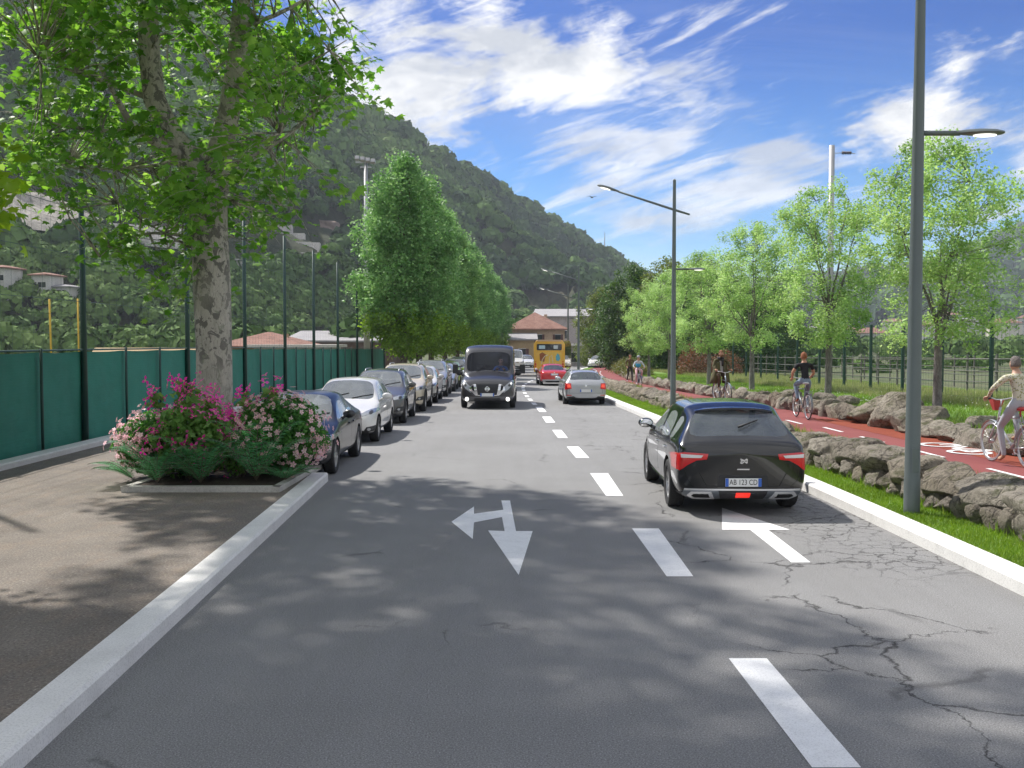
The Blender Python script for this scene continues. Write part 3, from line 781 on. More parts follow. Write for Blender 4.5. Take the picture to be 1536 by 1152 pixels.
def street_lamp(x, y, label, rz=0, s=1.0, z=None):
    z = prof(y) + .10 if z is None else z
    e = empty('street_lamp', (x, y, z), rz, label, 'street lamp', 'tall grey two arm street lamps along the cycle path', s=s)
    MB().lathe([(0, 0), (.17, 0), (.17, .02), (.105, .03), (.105, .5), (.10, .52), (.055, 8.2), (0, 8.25)], n=20).build('pole', M_POLE, e, 40)
    mb = MB(); mb.tube([(.55, 0, 7.0), (0, 0, 7.16), (-2.0, 0, 7.78)], [.035, .045, .035], 10); mb.build('upper_arm', M_POLE, e, True)
    lamp_head(e, (-2.0, 0, 7.78), PI, 1.15, 0.28)
    mb = MB(); mb.tube([(0, 0, 5.08), (.55, 0, 5.08)], .035, 10); mb.build('lower_arm', M_POLE, e, True)
    lamp_head(e, (.5, 0, 5.08), 0, .95, 0.0)
    MB().box((0, -.104, .75), (.09, .012, .32)).build('hatch', M_POLE, e, bevel=.004)
    return e
street_lamp(5.37, 13.35, 'tall grey street lamp in the grass verge, cut off by the picture top', s=1.0)
street_lamp(5.32, 33.0, 'grey two arm street lamp rising beside the roof of the black hatchback', rz=R(4), s=.93)
street_lamp(4.72, 71, 'grey street lamp beyond the silver estate car, taller of the far pair', s=.97)
street_lamp(5.2, 93, 'farthest and smallest grey street lamp, behind the yellow bus', s=.97)

# floodlight mast and other poles
M_GALV = plain('galvanised_steel', (0.42, 0.43, 0.44), 0.45, 0.5, var=.1)
e = empty('floodlight_mast', (-14.5, 100, prof(100)), label='tall pale floodlight mast with a lamp cluster behind the first street tree', cat='floodlight mast')
MB().tube([(0, 0, 0), (0, 0, 20.6)], [.33, .18], 12).build('pole', M_GALV, e, True)
MB().box((0, 0, 20.7), (2.0, .2, .18)).box((0, 0, 20.2), (1.1, .2, .12)).build('crossbar', M_GALV, e)
for k in range(4):
    o = MB().box((-.8 + k * .52, -.25, 21.05 - .1 * k), (.42, .3, .45), rot=Matrix.Rotation(R(-35), 3, 'X')).build('floodlight', plain('lamp_housing', (.3, .3, .31), .5), e, bevel=.03)
e = empty('catenary_mast', (31.7, 100, 0), label='grey concrete mast with one insulator arm above the young trees', cat='mast')
MB().tube([(0, 0, -1), (0, 0, 21.7)], [.34, .27], 12).build('pole', M_GALV, e, True)
MB().tube([(0, 0, 20.9), (1.0, 0, 21.0), (2.3, 0, 20.9)], .035, 6).build('arm', M_GALV, e)
mb = MB(); [mb.lathe([(0, 1.0 + k * .16), (.2, 1.02 + k * .16), (.07, 1.12 + k * .16), (.07, 1.16 + k * .16)], axis='X', c=(0, 0, 20.98), n=12) for k in range(6)]
mb.build('insulator', plain('insulator_brown', (.08, .06, .06), .3), e, True)

# ------------------------------------------------------------------ hills
def hill_mesh(name, ridge, foot, dist, az0, az1, mat, daz=6, nt_=46, rough=1.0, expo=1.15, zfoot=-1.0):
    "terrain fan: ridge [(px,py)], foot [(px,d)], dist [(px,d)]"
    pxs = np.arange(az0, az1 + 1, daz); V = []; m = nt_ + 1
    def pt(px, t, rough=rough):
        D0, D1 = lerp_tab(foot, px), lerp_tab(dist, px); py = lerp_tab(ridge, px)
        H = ((510 - py) / F * D1 + CAMH) - zfoot
        d = D0 + (D1 - D0) * t
        q = Vector(((px - 768) / F * d, d, 0))
        z = zfoot + H * (t ** expo if t <= 1 else 1 - (t - 1) * 1.2)
        nz = mn.fractal(q * 0.012, 0.9, 2.0, 5) * 16 * rough + mn.fractal(q * 0.05, 0.9, 2.0, 4) * 4 * rough
        z += nz * min(1, t * 5) * (1 if t < .8 else max(0.25, 1 - (t - .8) * 3.5))
        return Vector((q.x, q.y, z))
    ts = np.linspace(0, 1.25, m)
    for px in pxs:
        for t in ts: V.append(pt(px, t))
    Fq = [(i * m + j, (i + 1) * m + j, (i + 1) * m + j + 1, i * m + j + 1) for i in range(len(pxs) - 1) for j in range(nt_)]
    o = link(name, np_mesh(name, V, Fq, mat, smooth=True)); o['kind'] = 'structure'
    return pt
M_HILL = m_noisy('hill_soil', [(0.02, 0.03, 0.012), (0.04, 0.05, 0.02), (0.09, 0.08, 0.055)], 0.04, bumpd=.5, bscale=.4)
RIDGE = [(-700, -150), (-300, -130), (0, -90), (200, -20), (320, 44), (400, 99), (450, 134), (495, 164), (520, 184), (560, 206), (600, 227), (640, 252), (680, 264), (720, 286), (760, 309), (800, 336), (840, 354), (870, 369), (900, 388.4), (930, 408.0), (960, 425.6), (1020, 465.8), (1100, 530.4)]
FOOT = [(-700, 105), (-300, 125), (0, 150), (300, 175), (500, 205), (700, 260), (960, 330), (1100, 380)]
DIST = [(-700, 420), (-300, 420), (300, 440), (500, 470), (700, 580), (830, 700), (960, 850), (1100, 950)]
hpt = hill_mesh('wooded_hill', RIDGE, FOOT, DIST, -700, 1100, M_HILL)
RIDGE2 = [(760, 478), (960, 455), (1060, 440), (1130, 448), (1200, 432), (1260, 430), (1300, 424), (1350, 418), (1400, 408), (1450, 388), (1500, 366), (1536, 350), (1700, 300), (1900, 250), (2300, 200)]
hpt2 = hill_mesh('far_hill', RIDGE2, [(0, 620)], [(0, 1500)], 760, 2300, M_HILL, rough=1.6, daz=10, nt_=36)

def hill_solve(pt, px, py):
    "t on the hill slope that shows at that picture place"
    lo, hi = 0.02, 1.0
    for _ in range(30):
        t = (lo + hi) / 2; p = pt(px, t, 0.0)
        y = 510 - (p.z - CAMH) / p.y * F
        if y > py: lo = t
        else: hi = t
    p = pt(px, lo); return p, lo

# bare / built places where no tree stands: (px0, px1, py0, py1)
BARE = [(-60, 150, 283, 338), (128, 290, 338, 378), (365, 500, 330, 392), (335, 372, 392, 412), (50, 125, 418, 455), (470, 535, 330, 365), (200, 270, 405, 440)]
def forest(name, label, pt, n, az0, az1, ttop, size, mat, seed, nleaf=70, bare=[], leaf=1.0, tmin=0.0, tex=1.0):
    rng = np.random.default_rng(seed); C = []; S = []
    while len(C) < n:
        px = rng.uniform(az0, az1); t = tmin + (ttop - tmin) * math.sqrt(rng.random())
        p = pt(px, t); sx_ = p.x / p.y * F + 768; sy_ = 510 - (p.z - CAMH) / p.y * F
        if any(a < sx_ < b and c < sy_ - 3 < d + 8 for a, b, c, d in bare): continue
        C.append(p); S.append(size * rng.uniform(.6, 1.35))
    C = np.array(C); S = np.array(S); k = nleaf
    u = rng.normal(size=(n, k, 3)); u /= np.linalg.norm(u, axis=2, keepdims=True); u[:, :, 2] = np.abs(u[:, :, 2]) * 1.0 - .25
    # lumpy crowns: a few lobes each
    lob = rng.normal(size=(n, 7, 3)); lob /= np.linalg.norm(lob, axis=2, keepdims=True)
    dots = np.einsum('nki,nli->nkl', u, lob).max(axis=2)
    r = (0.72 + 0.38 * np.clip(dots, 0, 1) ** 3) * rng.uniform(.82, 1.08, (n, k))
    shp = np.stack([np.ones(n), np.ones(n), rng.uniform(.75, 1.25, n)], 1)
    P = C[:, None, :] + u * r[:, :, None] * S[:, None, None] * shp[:, None, :] * .5 + np.array([0, 0, .35]) * S[:, None, None]
    P = P.reshape(-1, 3); w_ = u.reshape(-1, 3) + rng.normal(0, .35, (n * k, 3)); w_ /= np.linalg.norm(w_, axis=1, keepdims=True)
    a = rng.normal(size=(n * k, 3)); a -= (a * w_).sum(1, keepdims=True) * w_; a /= np.linalg.norm(a, axis=1, keepdims=True)
    sz = np.repeat(S, k) * .30 * leaf
    v = np.cross(a, w_); T = np.array([(-.5, -.42), (.55, -.5), (.42, .5), (-.5, .55)])
    V = P[:, None, :] + sz[:, None, None] * (T[None, :, 0:1] * a[:, None, :] + T[None, :, 1:2] * v[:, None, :]) * rng.uniform(.7, 1.3, (n * k, 1, 1))
    me = np_mesh(name, V.reshape(-1, 3), np.arange(n * k * 4).reshape(-1, 4), mat)
    col = np.repeat(rng.random(n), k * 4) * .75 + rng.random(n * k).repeat(4) * .25
    at_ = me.attributes.new('tint', 'FLOAT', 'POINT'); at_.data.foreach_set('value', col.astype(np.float32))
    o = link(name, me); tag(o, label, 'forest', kind='stuff'); return o
def m_forest(name, cols):
    m, nt, b = nm(name); a = nt.nodes.new('ShaderNodeAttribute'); a.attribute_name = 'tint'
    big = noise(nt, 0.018, 3, .5)
    f_ = math_(nt, 'ADD', math_(nt, 'MULTIPLY', a.outputs['Fac'], .6), math_(nt, 'MULTIPLY', ramp(nt, big, [(.35, 0), (.65, 1)]), .4))
    c = ramp(nt, f_, [(i / (len(cols) - 1), cols[i]) for i in range(len(cols))])
    nt.links.new(c, b.inputs['Base Color']); b.inputs['Roughness'].default_value = .9; b.inputs['Specular IOR Level'].default_value = .15
    return m
M_FOR = m_forest('hill_foliage', [(0.024, 0.048, 0.025), (0.040, 0.080, 0.032), (0.080, 0.145, 0.042), (0.13, 0.22, 0.06), (0.21, 0.27, 0.10)])
M_FOR2 = m_forest('valley_foliage', [(0.05, 0.10, 0.03), (0.085, 0.155, 0.04), (0.13, 0.21, 0.06), (0.19, 0.27, 0.085)])
forest('hillside_woods', 'dark green woods covering the hill on the left', hpt, 4600, -160, 1010, 1.03, 10, M_FOR, 11, 150, BARE, tmin=.12, leaf=.62)
forest('ridge_trees', 'larger dark pines standing on the crest of the left hill', hpt, 420, -100, 1010, 1.03, 15, M_FOR, 15, 200, [], tmin=.95, leaf=.5)
forest('hillside_woods', 'brighter scrub and small trees at the foot of the left hill', hpt, 1500, -160, 900, .22, 6, M_FOR2, 12, 300, BARE, leaf=.34)
forest('far_woods', 'hazy woods on the distant hill at the right edge', hpt2, 3000, 960, 1640, 1.02, 21, M_FOR, 13, 40, [], leaf=1.1)

# pale rock faces and terraces on the hill
M_CLIFF = m_noisy('cliff_rock', [(0.24, 0.225, 0.20), (0.38, 0.35, 0.31), (0.50, 0.47, 0.42)], 0.25, bumpd=.6, bscale=1.2)
def cliff(pts, depth, name='rock_face', mat=None):
    "pts: [(px, py_bottom, py_top)] - an uneven rock face standing out of the slope"
    mb = MB(); V = []; n = 9
    D = [hill_solve(hpt, px, pb)[0].y for px, pb, pt_ in pts]
    xs = np.arange(pts[0][0], pts[-1][0] + .1, 2.0)
    for px in xs:
        pb = lerp_tab([(a, b) for a, b, c in pts], px); ptop = lerp_tab([(a, c) for a, b, c in pts], px); d = lerp_tab([(a[0], q) for a, q in zip(pts, D)], px) - 3
        for j in range(n):
            t = j / (n - 1); p = at(px, pb + (ptop - pb) * t, d + depth * t); p.y += 3.0 * mn.fractal(p * .12, .8, 2, 4); p.z += mn.noise(p * .3) * .6; V.append(p)
        V.append(V[-1] + Vector((0, 16, -3)))
    n += 1
    mb.add(V, [(i * n + j, (i + 1) * n + j, (i + 1) * n + j + 1, i * n + j + 1) for i in range(len(xs) - 1) for j in range(n - 1)])
    o = mb.build(name, mat or M_CLIFF, None, True); o['kind'] = 'structure'; return o
cliff([(-80, 345, 262), (0, 342, 280), (60, 345, 290), (110, 350, 305), (150, 358, 328)], 14)
cliff([(480, 345, 330), (500, 352, 332), (528, 352, 340)], 8, mat=m_noisy('red_rock', [(0.15, 0.11, 0.09), (0.20, 0.15, 0.12)], .4))
M_TERR = m_noisy('terrace_wall', [(0.46, 0.44, 0.43), (0.58, 0.55, 0.53), (0.66, 0.63, 0.61)], 0.6, bumpd=.05, bscale=3)
def terrace(name, label, tiers, px_b, py_b, thick=3.0):
    p0 = hill_solve(hpt, px_b, py_b)[0]; e = empty(name, p0, label=label, cat='terrace')
    for k, (pxa, pya, pxb, pyb, hpx) in enumerate(tiers):
        d = p0.y - 4 + k * 5
        a, b_ = at(pxa, pya, d), at(pxb, pyb, d); h = hpx / F * d
        mb = MB(); ang = math.atan2(b_.z - a.z, b_.x - a.x)
        V = []
        for q in (a, b_):
            for dy in (0, thick):
                for dz in (-.4, h): V.append(Vector((q.x, d + dy, q.z + dz)) - p0)
        mb.add(V, [(0, 1, 3, 2), (4, 5, 7, 6), (0, 4, 5, 1), (2, 3, 7, 6), (1, 5, 7, 3), (0, 2, 6, 4)]); mb.build('tier', M_TERR, e)
        mb = MB(); n = max(2, int((b_.x - a.x) / 5))
        for i in range(n + 1):
            q = a.lerp(b_, i / n) - p0; mb.box((q.x, q.y - .15, q.z + h / 2), (.7, .3, h))
        mb.build('buttress', M_TERR, e)
    return e
terrace('terrace_wall', 'long pale terraced retaining wall below the cliff, seen through the plane tree leaves', [(130, 357, 300, 374, 7), (140, 350, 290, 360, 8), (160, 341, 270, 349, 7)], 200, 372)
terrace('stepped_building', 'white stepped gable shaped wall on the hillside behind the tall fence posts', [(378, 388, 488, 392, 12), (382, 374, 478, 378, 14), (388, 361, 455, 363, 13), (398, 349, 436, 349, 12)], 430, 392)
M_WALLW = m_noisy('white_render', [(0.55, 0.53, 0.50), (0.68, 0.66, 0.62)], .5); M_WALLP = m_noisy('pink_render', [(0.50, 0.36, 0.26), (0.60, 0.45, 0.34)], .5)
M_WALLY = m_noisy('ochre_render', [(0.42, 0.30, 0.17), (0.50, 0.38, 0.22)], .5); M_TILE = m_noisy('roof_tile', [(0.20, 0.105, 0.08), (0.28, 0.15, 0.115), (0.34, 0.20, 0.16)], 1.2, bumpd=.05, bscale=6)
M_TILEG = m_noisy('grey_sheet_roof', [(0.28, 0.27, 0.28), (0.38, 0.37, 0.37)], .4); M_PANE = plain('dark_pane', (0.02, 0.025, 0.03), .08, spec=.8)
M_SHUT = plain('brown_shutter', (0.10, 0.04, 0.035), .6); M_TRIM = plain('pale_trim', (0.62, 0.60, 0.57), .7); M_GREYW = m_noisy('grey_render', [(0.36, 0.32, 0.31), (0.46, 0.42, 0.41)], .4)
def house(name, label, c, w_, d_, h, rz=0, wall=None, roof=None, rk='hip', rh=None, wins=((-.25, .5), (.25, .5)), ws=(1.0, 1.4), group=None, z=0, cat='house', shutters=True, doors=()):
    wall = wall or M_WALLW; roof = roof or M_TILE; rh = w_ * .22 if rh is None else rh
    e = empty(name, (c[0], c[1], c[2]), rz, label, cat, group)
    MB().box((0, 0, h / 2 - 1.5), (w_, d_, h + 3)).build('wall', wall, e)
    a, b_, o_ = w_ / 2 + .5, d_ / 2 + .5, .18; mb = MB()
    if rk == 'hip':
        r = max(0, a - b_) if a > b_ else 0; r2 = max(0, b_ - a)
        V = [(-a, -b_, h), (a, -b_, h), (a, b_, h), (-a, b_, h), (-r, -r2, h + rh), (r, r2, h + rh)] if True else 0
        base = [(x, y, z_ - .2) for x, y, z_ in V[:4]]
        if r >= r2: Fs = [(0, 1, 5, 4), (1, 2, 5), (2, 3, 4, 5), (3, 0, 4)]
        else: Fs = [(0, 1, 4), (1, 2, 5, 4), (2, 3, 5), (3, 0, 4, 5)]
        mb.add(V + base, Fs + [(0, 6, 7, 1), (1, 7, 8, 2), (2, 8, 9, 3), (3, 9, 6, 0), (6, 9, 8, 7)])
    elif rk == 'gable':
        mb.prism([(-b_, h - .05), (b_, h - .05), (b_, h + .1), (0, h + rh + .1), (-b_, h + .1)], -a, a, 'YZ')
    elif rk == 'shed': mb.prism([(-b_, h), (b_, h + rh), (b_, h + rh + .2), (-b_, h + .2)], -a, a, 'YZ')
    else: mb.box((0, 0, h + .12), (2 * a, 2 * b_, .24))
    ro = mb.build('roof', roof, e)
    if rk == 'hip' and w_ > 6: MB().box((w_ * .2, 0, h + rh * .62), (.45, .45, rh * .5)).build('chimney', wall, ro)
    for fx, fz in wins:
        x, z_ = fx * w_, fz * h; wn = MB().box((x, -d_ / 2 - .02, z_), (ws[0] + .16, .08, ws[1] + .16)).build('window', M_TRIM, e)
        MB().box((x, -d_ / 2 - .05, z_), (ws[0], .06, ws[1])).build('pane', M_PANE, wn)
        if shutters:
            for s in (-1, 1): MB().box((x + s * ws[0] * .72, -d_ / 2 - .06, z_), (ws[0] * .42, .05, ws[1] * 1.04)).build('shutter', M_SHUT, wn)
    for fx in doors: MB().box((fx * w_, -d_ / 2 - .03, 1.05), (1.0, .08, 2.1)).build('door', M_SHUT, e)
    return e
# on the hillside
for px, py, w_, h, wall, roof, lab in [(72, 447, 24, 5.0, M_WALLW, M_TILE, 'small white house with a low tiled roof on the wooded slope'),
                                      (100, 452, 30, 3.2, M_WALLW, M_TILEG, 'low white annex just right of the house on the wooded slope'),
                                      (10, 437, 24, 5, M_WALLW, M_TILE, 'white house at the left edge half hidden in the woods'),
                                      (352, 409, 28, 3.4, M_WALLW, M_TILEG, 'low white hut just right of the plane tree trunk on the hill')]:
    p = hill_solve(hpt, px, py)[0]; p.y -= 5; W_ = w_ / F * p.y
    p = at(px, py, p.y); house('hillside_house', lab, p, W_, 5, h * .8, R(-8), wall, roof, 'hip', .45, ((-.28, .55), (.05, .55), (.32, .55)), (.7, .9), shutters=False)
# beyond the pitch
def atg(px, Y): return Vector(((px - 768) / F * Y, Y, prof(Y)))
house('red_roof_building', 'ochre building with a red tiled hip roof beyond the green screen fence', atg(405, 92), 7.5, 9, 1.6 + .9, 0, M_WALLY, M_TILE, 'hip', 1.25, ((-.38, .6), (-.15, .6)), (.8, .9), cat='building')
house('white_shed', 'low white shed in front of the red tiled roof', atg(448, 88), 6.6, 5, 2.35, 0, M_WALLW, M_WALLW, 'flat', 0, (), cat='building')
house('ochre_wall_building', 'long low ochre wall with a sloping top behind the screen fence', atg(232, 80), 8.5, 1, 1.65, 0, M_WALLY, M_WALLY, 'gable', .55, (), cat='building')
house('long_grey_building', 'long grey roofed shed with a white edge left of the street trees', atg(520, 118), 12, 10, 3.0, 0, m_noisy('brown_clad', [(0.15, 0.10, 0.08), (0.2, 0.14, 0.12)], .3), M_TILEG, 'shed', 1.2, (), cat='building')
for k, (px, Y) in enumerate([(77.5, 60), (118, 60)]):
    pass
e = empty('rugby_goal', atg(98, 62), label='yellow goal posts standing on the sports ground', cat='goal posts')
M_YEL = plain('yellow_paint', (0.62, 0.40, 0.03), .5)
for s in (-1, 1): MB().tube([(s * .85, 0, 0), (s * .85 - (.06 if s < 0 else 0), 0, 5.3)], .06, 8).build('post', M_YEL, e, True)
MB().tube([(-.85, 0, 1.9), (.85, 0, 1.9)], .05, 8).build('crossbar', M_YEL, e, True)
# at the end of the road
house('roadside_house', 'cream house with a red tiled hip roof at the end of the road', atg(802, 150) + Vector((0, 0, 0)), 8.2, 9, 5.1, R(2), m_noisy('cream_render', [(0.46, 0.33, 0.23), (0.55, 0.41, 0.30)], .4), M_TILE, 'hip', 2.5, ((.05, .68), (.38, .68), (-.3, .66), (.05, .25)), (.8, 1.5), doors=(.33,))
house('lean_to', 'small grey roofed annex in front of the cream house', atg(783, 143), 3.4, 4, 3.4, 0, M_WALLY, M_TILEG, 'shed', .9, ((0, .5),), (1.0, 1.0), cat='building')
e = house('factory', 'long grey rendered factory behind the cream house, with a grey sheet roof', atg(858, 175), 12.5, 20, 7.2, R(-3), M_GREYW, M_TILEG, 'shed', 1.8, ((-.3, .6), (-.1, .6), (.1, .6), (.3, .6)), (.7, 1.3), cat='building', shutters=False)
house('white_canopy_shop', 'low shop with a white fascia right of the yellow bus', atg(868, 128), 3.6, 5, 2.6, 0, M_GREYW, M_TRIM, 'flat', 0, ((0, .45),), (2.2, 1.2), cat='building', shutters=False)
# distant houses beyond the right field
hl = [(1215, 512, 240, 9, 5), (1262, 508, 260, 11, 5), (1305, 515, 215, 10, 4.5), (1120, 505, 300, 12, 6), (1165, 500, 330, 12, 7), (1395, 505, 270, 12, 6), (1450, 496, 320, 13, 6), (1505, 500, 280, 12, 6), (1545, 490, 330, 12, 6), (1240, 492, 380, 11, 6), (1340, 494, 370, 12, 6), (1425, 484, 420, 14, 7)]
nmz = ['white', 'cream', 'pink', 'pale grey']
lb = ['white walled house by the third fence post, left of the black shirted rider', 'cream house just right of the second young tree trunk', 'small pale house low behind the fence middle', 'house behind the left end of the wire fence', 'house just behind the crown of the third young tree', 'house between the big lamp pole and the right tree fork', 'house to the right of the last young tree', 'house behind the thick right hand fence post', 'house above the grey haired rider', 'small house highest up left of the field', 'small house above the middle of the field', 'small house highest up right of the field']
for k, (px, py, Y, w_, h) in enumerate(hl):
    Y *= 1.7; p = at(px, py + 3, Y); w_ *= 1.1; house('distant_house', lb[k], p, w_, 8, h, R(random.uniform(-25, 25)), [M_WALLW, m_noisy('cream_wall', [(0.6, 0.56, 0.48), (0.7, 0.65, 0.56)], .5), M_WALLW][k % 3], M_TILE if k % 3 else M_TILEG, 'hip', 2.0, ((-.3, .6), (0, .6), (.3, .6)), (1, 1.3), group='houses far beyond the field', shutters=False)
rg = hpt(907, 1.0); e = empty('antenna_mast', at(907, 366, rg.y), label='thin antenna mast on the ridge of the left hill', cat='antenna')
MB().tube([(0, 0, -3), (0, 0, 9.5)], [.5, .15], 6).build('pole', M_GALV, e); MB().box((0, 0, 5.5), (1.6, .2, .2)).box((0, 0, 7.2), (1.2, .2, .2)).build('crossbar', M_GALV, e)
# bird
e = empty('bird', at(888, 296, 90), R(20), 'small dark bird gliding below the clouds', 'bird', s=.6)
mb = MB(); mb.ell((0, 0, 0), (.13, .38, .10), 10, 8); mb.add([(0, .3, 0), (.09, .62, .02), (-.09, .62, .02)], [(0, 1, 2)])
for s in (-1, 1):
    mb.add([(s * .05, -.15, .05), (s * .05, .12, .05), (s * .5, .0, .18), (s * .45, -.18, .18), (s * .95, .12, .10), (s * .05, -.02, -.02), (s * .5, -.08, .13)], [(0, 1, 2, 3), (3, 2, 4), (5, 6, 3, 0), (5, 1, 2, 6), (6, 2, 4), (6, 4, 3)])
mb.build('bird_body', plain('bird_grey', (.08, .08, .09), .8), e, True)
# ------------------------------------------------------------------ trees
def bez(a, c, b, n=6):
    return [a * (1 - t) ** 2 + c * 2 * t * (1 - t) + b * t * t for t in [i / (n - 1) for i in range(n)]]
def m_bark(name, a, b_, patch=None, scale=6):
    m, nt, b = nm(name); tcn = nt.nodes.new('ShaderNodeTexCoord'); v = tcn.outputs['Object']
    c = ramp(nt, noise(nt, scale, 6, .65, v, mapscale=(1, 1, .35)), [(.35, a), (.65, b_)])
    if patch:
        k = ramp(nt, noise(nt, 6.5, 5, .62, v, .6, (1, 1, .8)), [(.515, 0.0), (.545, 1.0)])
        k = math_(nt, 'MULTIPLY', k, ramp(nt, noise(nt, .9, 2, .5, v), [(.35, .15), (.55, 1.0)]))
        c = mixc(nt, k, c, patch)
        k2 = ramp(nt, noise(nt, 5.0, 5, .62, v, .6, (1.3, 1.1, .9)), [(.60, 0.0), (.64, .8)]); c = mixc(nt, k2, c, (0.30, 0.31, 0.24))
    h = noise(nt, scale * 5, 5, .7, v, mapscale=(1, 1, .3)); c = mixc(nt, ramp(nt, h, [(.3, .6), (.5, 0)]), c, tuple(q * .5 for q in a))
    nt.links.new(c, b.inputs['Base Color']); b.inputs['Roughness'].default_value = .9; b.inputs['Specular IOR Level'].default_value = .2
    bump(nt, b, h, .03); return m
M_BARKP = m_bark('plane_bark', (0.44, 0.41, 0.35), (0.56, 0.52, 0.45), (0.19, 0.18, 0.16))
M_BARK = m_bark('grey_bark', (0.13, 0.12, 0.115), (0.30, 0.28, 0.27), None, 14)
M_BARKB = m_bark('brown_bark', (0.09, 0.07, 0.05), (0.20, 0.17, 0.13), None, 9)
L_PLANE = m_leaf('plane_leaf', [(0.08, 0.22, 0.03), (0.12, 0.30, 0.045), (0.18, 0.38, 0.06), (0.09, 0.24, 0.05), (0.27, 0.44, 0.10)], .5)
L_LIME = m_leaf('young_leaf', [(0.22, 0.40, 0.11), (0.30, 0.50, 0.15), (0.40, 0.57, 0.21), (0.26, 0.45, 0.13), (0.48, 0.62, 0.30)], .35)
L_ROW = m_leaf('row_leaf', [(0.10, 0.25, 0.065), (0.15, 0.34, 0.10), (0.24, 0.44, 0.15), (0.13, 0.30, 0.085), (0.34, 0.52, 0.22)], .3)
L_ROWB = m_leaf('row_lower_leaf', [(0.12, 0.25, 0.03), (0.18, 0.33, 0.045), (0.26, 0.42, 0.06)], .4)
L_DARK = m_leaf('evergreen_leaf', [(0.04, 0.10, 0.03), (0.07, 0.15, 0.035), (0.13, 0.23, 0.045), (0.05, 0.12, 0.04)], .25)
L_OLIVE = m_leaf('olive_leaf', [(0.09, 0.14, 0.03), (0.14, 0.20, 0.04), (0.20, 0.25, 0.06)], .3)

def limb(mb, a, b_, r0, r1, rng, sag=.25, n=7, jit=.05, sides=8):
    a, b_ = Vector(a), Vector(b_); L = (b_ - a).length
    c = (a + b_) / 2 + Vector((0, 0, -sag * L)) + Vector(rng.normal(0, jit * L, 3).tolist())
    pts = bez(a, c, b_, n)
    for i in range(1, n - 1): pts[i] = pts[i] + Vector(rng.normal(0, .012 * L, 3).tolist())
    mb.tube(pts, [r0 + (r1 - r0) * i / (n - 1) for i in range(n)], sides); return pts
def crown_tree(name, label, cat, loc, H, trunk_h, prof_, seed, leafmat, bark, nclump, nleaf, leafsize, clump_r, r0, group=None, forks=7, shape='fold', lower=None, lean=(0, 0), vase=False, droop=0.0, gaps=0.3, rz=0, stretch=1.0):
    rng = np.random.default_rng(seed); e = empty(name, loc, rz, label, cat, group)
    mb = MB(); top = Vector((lean[0], lean[1], H * (.86 if not vase else .62)))
    tp = [Vector((0, 0, -.2)), Vector((0, 0, .15)), Vector((lean[0] * .2, lean[1] * .2, trunk_h * .5)), Vector((lean[0] * .4, lean[1] * .4, trunk_h))]
    tp += [tp[-1].lerp(top, t) + Vector(rng.normal(0, .03 * H * .2, 3).tolist()) for t in (.25, .5, .75, 1)]
    rr_ = [r0 * 1.5, r0 * 1.12, r0 * .95, r0 * .85, r0 * .6, r0 * .42, r0 * .25, r0 * .1]
    mb.tube(tp, rr_, 14)
    # clump centres
    zs = np.array([p[0] for p in prof_]); rs = np.array([p[1] for p in prof_])
    C = []; tries = 0; wmax = rs.max()
    while len(C) < nclump and tries < nclump * 60:
        tries += 1; z = rng.uniform(zs[0], zs[-1]); r = np.interp(z, zs, rs)
        if rng.random() > (r / wmax) ** 1.3 + .05: continue
        th = rng.uniform(0, 2 * PI); q = Vector((math.cos(th), math.sin(th), z * .35 + seed))
        r *= 1 + .40 * mn.noise(q * 1.6) + .30 * mn.noise(q * 4)
        if mn.noise(Vector((math.cos(th) * 1.8, math.sin(th) * 1.8, z * .9 + seed * 3))) < -gaps: continue
        rad = r * (rng.random() ** .45)
        cx_, cy_ = np.interp(z, [0, H], [0, 1]) * lean[0], np.interp(z, [0, H], [0, 1]) * lean[1]
        C.append((cx_ + math.cos(th) * rad, cy_ + math.sin(th) * rad, z))
    C = np.array(C)
    # main limbs
    limbs = []; order = rng.permutation(len(C))[:forks * 2]
    for k in range(forks):
        th = 2 * PI * k / forks + rng.uniform(-.4, .4); zt = zs[0] + (zs[-1] - zs[0]) * rng.uniform(.35, .9); rad = np.interp(zt, zs, rs) * rng.uniform(.35, .75)
        if vase: base = tp[3].lerp(tp[4], rng.uniform(0, .8))
        else:
            t = rng.uniform(0, .75); i = 3 + int(t * 4); base = tp[i].lerp(tp[i + 1], (t * 4) % 1)
        end = Vector((math.cos(th) * rad, math.sin(th) * rad, max(zt, base.z + .1 * H)))
        limbs.append(limb(mb, base, end, r0 * rng.uniform(.32, .5), r0 * .07, rng, .12 if not vase else .06, 8))
    lp = np.array([p for l in limbs for p in l[2:]] + [p for p in tp[4:]])
    for c in C[rng.permutation(len(C))[:int(len(C) * .75)]]:
        d = np.linalg.norm(lp - c, axis=1) + np.where(lp[:, 2] > c[2], 1.0, 0) * .3 * H * .2; j = int(d.argmin())
        limb(mb, lp[j], c, r0 * .055 + .004, .003, rng, rng.uniform(-.05, .15), 4, .08, 4)
    trunk = mb.build('trunk', bark, e, True)
    P = []; n = nleaf
    off = rng.normal(size=(len(C), n, 3)); off /= np.linalg.norm(off, axis=2, keepdims=True); off *= (rng.random((len(C), n, 1)) ** .5) * clump_r * rng.uniform(.6, 1.25, (len(C), 1, 1))
    off[:, :, 2] *= stretch
    if droop: off[:, :, 2] -= droop * np.linalg.norm(off[:, :, :2], axis=2)
    P = (C[:, None, :] + off).reshape(-1, 3)
    if lower:
        k = P[:, 2] < lower[0] + rng.normal(0, .3, len(P))
        cr = link('crown', leaves('crown', P[~k], leafsize, leafmat, rng, shape), e)
        link('lower_crown', leaves('lower_crown', P[k], leafsize, lower[1], rng, shape), e)
    else: cr = link('crown', leaves('crown', P, leafsize, leafmat, rng, shape), e)
    return e

